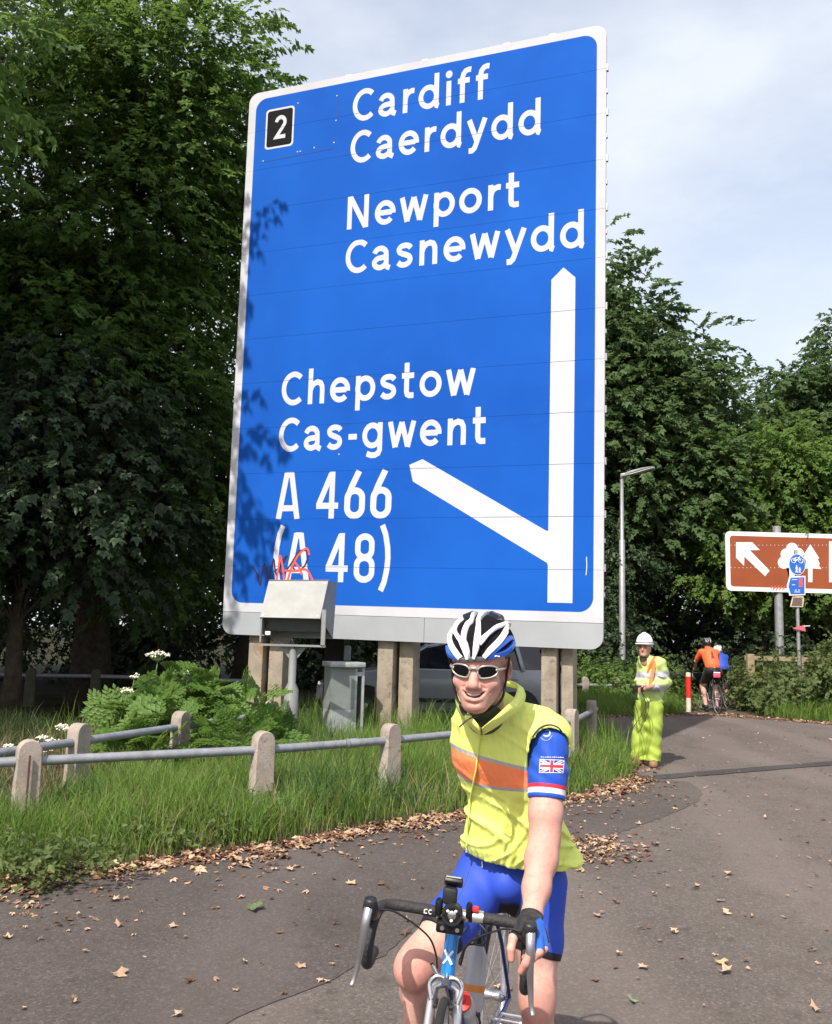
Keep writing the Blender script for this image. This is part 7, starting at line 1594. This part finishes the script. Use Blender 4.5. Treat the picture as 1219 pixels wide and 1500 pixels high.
# ================================================================ two cyclists riding away down the path
def far_rider(px, pyfoot, Y, label, jersey, shortc, helmet, lean, scale=1.0, blabel='', sock=True, stand=0.0, paint_='frame_blue', stripe=None):
    g_ = at(px, pyfoot, Y); g_.z = 0; B = Vector((g_.x, g_.y, 0)); t = thing('person', label, 'person', B, None); q = lambda x, y, z: B + Vector((x * scale, y * scale, z * scale))
    # rider faces +Y, away from the camera
    pel, che, nk, hd_ = q(0, -.16, .98 + stand), q(0, .05, 1.33 + stand), q(0, .16, 1.46 + stand), q(0, .25, 1.58 + stand)
    F_ = Field(np.array(B) - [.5, .6, 0], np.array(B) + [.5, .95, 1.9], .0125)
    F_.ell(pel, (.16, .12, .12), 0); F_.cone(pel, che, .13, .15, .05); F_.cone(che, nk, .13, .06, .05); F_.cone(nk, hd_, .055, .06, .02); F_.ell(hd_, (.075, .095, .11), .02)
    arms, legs = [], []
    for s in (-1, 1):
        sh, el_, wr = q(s * .18, .10, 1.40 + stand), q(s * .25, .30, 1.18 + stand * .5), q(s * .205, .52, .98); arms.append((sh, el_, wr)); F_.chain([sh, el_, wr], [.055, .042, .03], .03); F_.ell(wr + Vector((0, .03, 0)), (.035, .05, .03), .02)
        for k in range(4): F_.cone(wr + Vector((s * .02, .04, .02 - .016 * k)), wr + Vector((s * .01, .085, .008 - .016 * k)), .014, .012, .004)
        kz, az, fy2 = ((.60, .17, .03) if s < 0 else (.56, .13, -.02)); kn, an = q(s * .13, .22 if s < 0 else .10, kz), q(s * .12, -.02 + fy2, az + .02); hp = q(s * .09, -.14, .96 + stand); legs.append((hp, kn, an)); F_.chain([hp, hp.lerp(kn, .5), kn, kn.lerp(an, .3) + Vector((0, -.03, 0)), an], [.095, .08, .058, .056, .037], .03); F_.cone(an + Vector((0, -.03, -.05)), an + Vector((0, .16, -.06)), .04, .032, .02)
    b = field_object('body', F_, M['skin'], t); paint(b, 'ruddy', np.full(len(b.data.vertices), .25))
    J = Field(np.array(B) + [-.45, -.4, .85], np.array(B) + [.45, .75, 1.75], .011); J.cone(pel + Vector((0, .02, .10)), che, .165, .185, .03, 'u', ((0, 1, 0), .8)); J.cone(che, nk, .15, .075, .06)
    for sh, el_, wr in arms: J.chain([sh, sh.lerp(el_, .75)], [.075, .06], .05)
    J.plane(pel + Vector((0, 0, .06)), (0, .25, -1)); jo_ = field_object('jersey', J, jersey, t)
    if stripe:
        bb_ = bvh_of(jo_); c0 = che; P = [c0 + Vector((0, -.4, -.22)), c0 + Vector((0, -.4, -.05)), c0 + Vector((0, -.4, .10))]; vs = []
        for i, p in enumerate(P):
            for sx2 in (-1, 1):
                h_ = bb_.ray_cast(p + Vector((sx2 * (.055 - .02 * i), 0, 0)), Vector((0, 1, 0))); vs.append((h_[0] or p) + Vector((0, -.006, 0)))
        MB().add(vs, [(0, 1, 3, 2), (2, 3, 5, 4)]).build('back_panel', stripe, jo_)
    S_f = Field(np.array(B) + [-.4, -.45, .4], np.array(B) + [.4, .5, 1.3], .011); S_f.ell(pel, (.165, .13, .13), 0, 'u', None, .008)
    for hp, kn, an in legs: S_f.chain([hp, hp.lerp(kn, .5), kn], [.095, .08, .058], .03, None, .010)
    S_f.plane(q(0, 0, .66), (0, 0, -1)); S_f.plane(pel + Vector((0, 0, .13)), (0, 0, 1)); field_object('cycling_shorts', S_f, shortc, t)
    for hp, kn, an in legs:
        MB().tube([an + Vector((0, 0, -.02)), an.lerp(kn, .16), an.lerp(kn, .34)], [.042, .043, .050], 12).build('sock', material('white_sock_far', (.72, .72, .74), .8, 0, .05), t, True); MB().box(an + Vector((0, .05, -.055)), (.085, .26, .085), bevel=.03).build('shoe', M['black_plastic'], t, auto=50)
    He = Field(np.array(hd_) - [.16, .2, .12], np.array(hd_) + [.16, .2, .2], .009); He.ell(hd_ + Vector((0, -.01, .035)), (.105, .14, .105), 0); He.plane(hd_ + Vector((0, 0, .005)), (0, .2, -1)); ho = field_object('helmet', He, helmet[0], t)
    for x in (-.05, 0, .05): MB().tube(spline([hd_ + Vector((x, -.135, .05)), hd_ + Vector((x * 1.1, -.10, .115)), hd_ + Vector((x, 0, .143)), hd_ + Vector((x, .10, .10))], 4), .013, 6).build('helmet_rib', helmet[1], ho, True)
    MB().tube([nk + Vector((.07 * math.cos(a), .07 * math.sin(a) - .01, .0)) for a in [i * 2 * math.pi / 16 for i in range(17)]], .022, 6, False).build('collar', M['helmet_white'], t, True)
    return t, B
jm = lambda n, c: cloth_material(n, c, .6, .4, 10)
fr1, B1 = far_rider(1042, 1043, 20.9, 'cyclist seen from behind in an orange top and black shorts entering the woods', jm('orange_jersey', (.95, .13, .04)), jm('black_lycra', (.012, .012, .014)), (M['black_plastic'], M['galv']), 0, .98, stripe=jm('dark_red_cloth', (.20, .02, .015)))
fr2, B2 = far_rider(1057, 1040, 22.6, 'cyclist in a blue top half hidden beyond the orange rider', jm('royal_jersey', (.02, .06, .38)), jm('black_lycra', (.012, .012, .014)), (M['helmet_white'], M['galv']), 0, .88)
def reflector(p, par): MB().box(p, (.16, .06, .10), bevel=.02).build('saddle_bag', material('pink_reflector', (.75, .10, .18), .5, 0, .2), par, auto=40); MB().box(p + Vector((0, -.005, .065)), (.15, .05, .025), bevel=.008).build('bag_strap', M['helmet_white'], par)
for (B, lab, yw) in ((B1, 'road bike ridden away by the orange topped cyclist', 0.0), (B2, 'road bike ridden away by the blue topped cyclist', 0.0)):
    bk = make_bike('bicycle', lab, 'bicycle', 0.0, False, None, 'frame_dark', 'frame_dark'); bk.matrix_world = Matrix.Translation(B + Vector((0, -.02, 0))) @ Matrix.Rotation(R(90), 4, 'Z')
    if B is B1: bpy.context.view_layer.update(); reflector(B + Vector((0, -.42, .86)), bk)
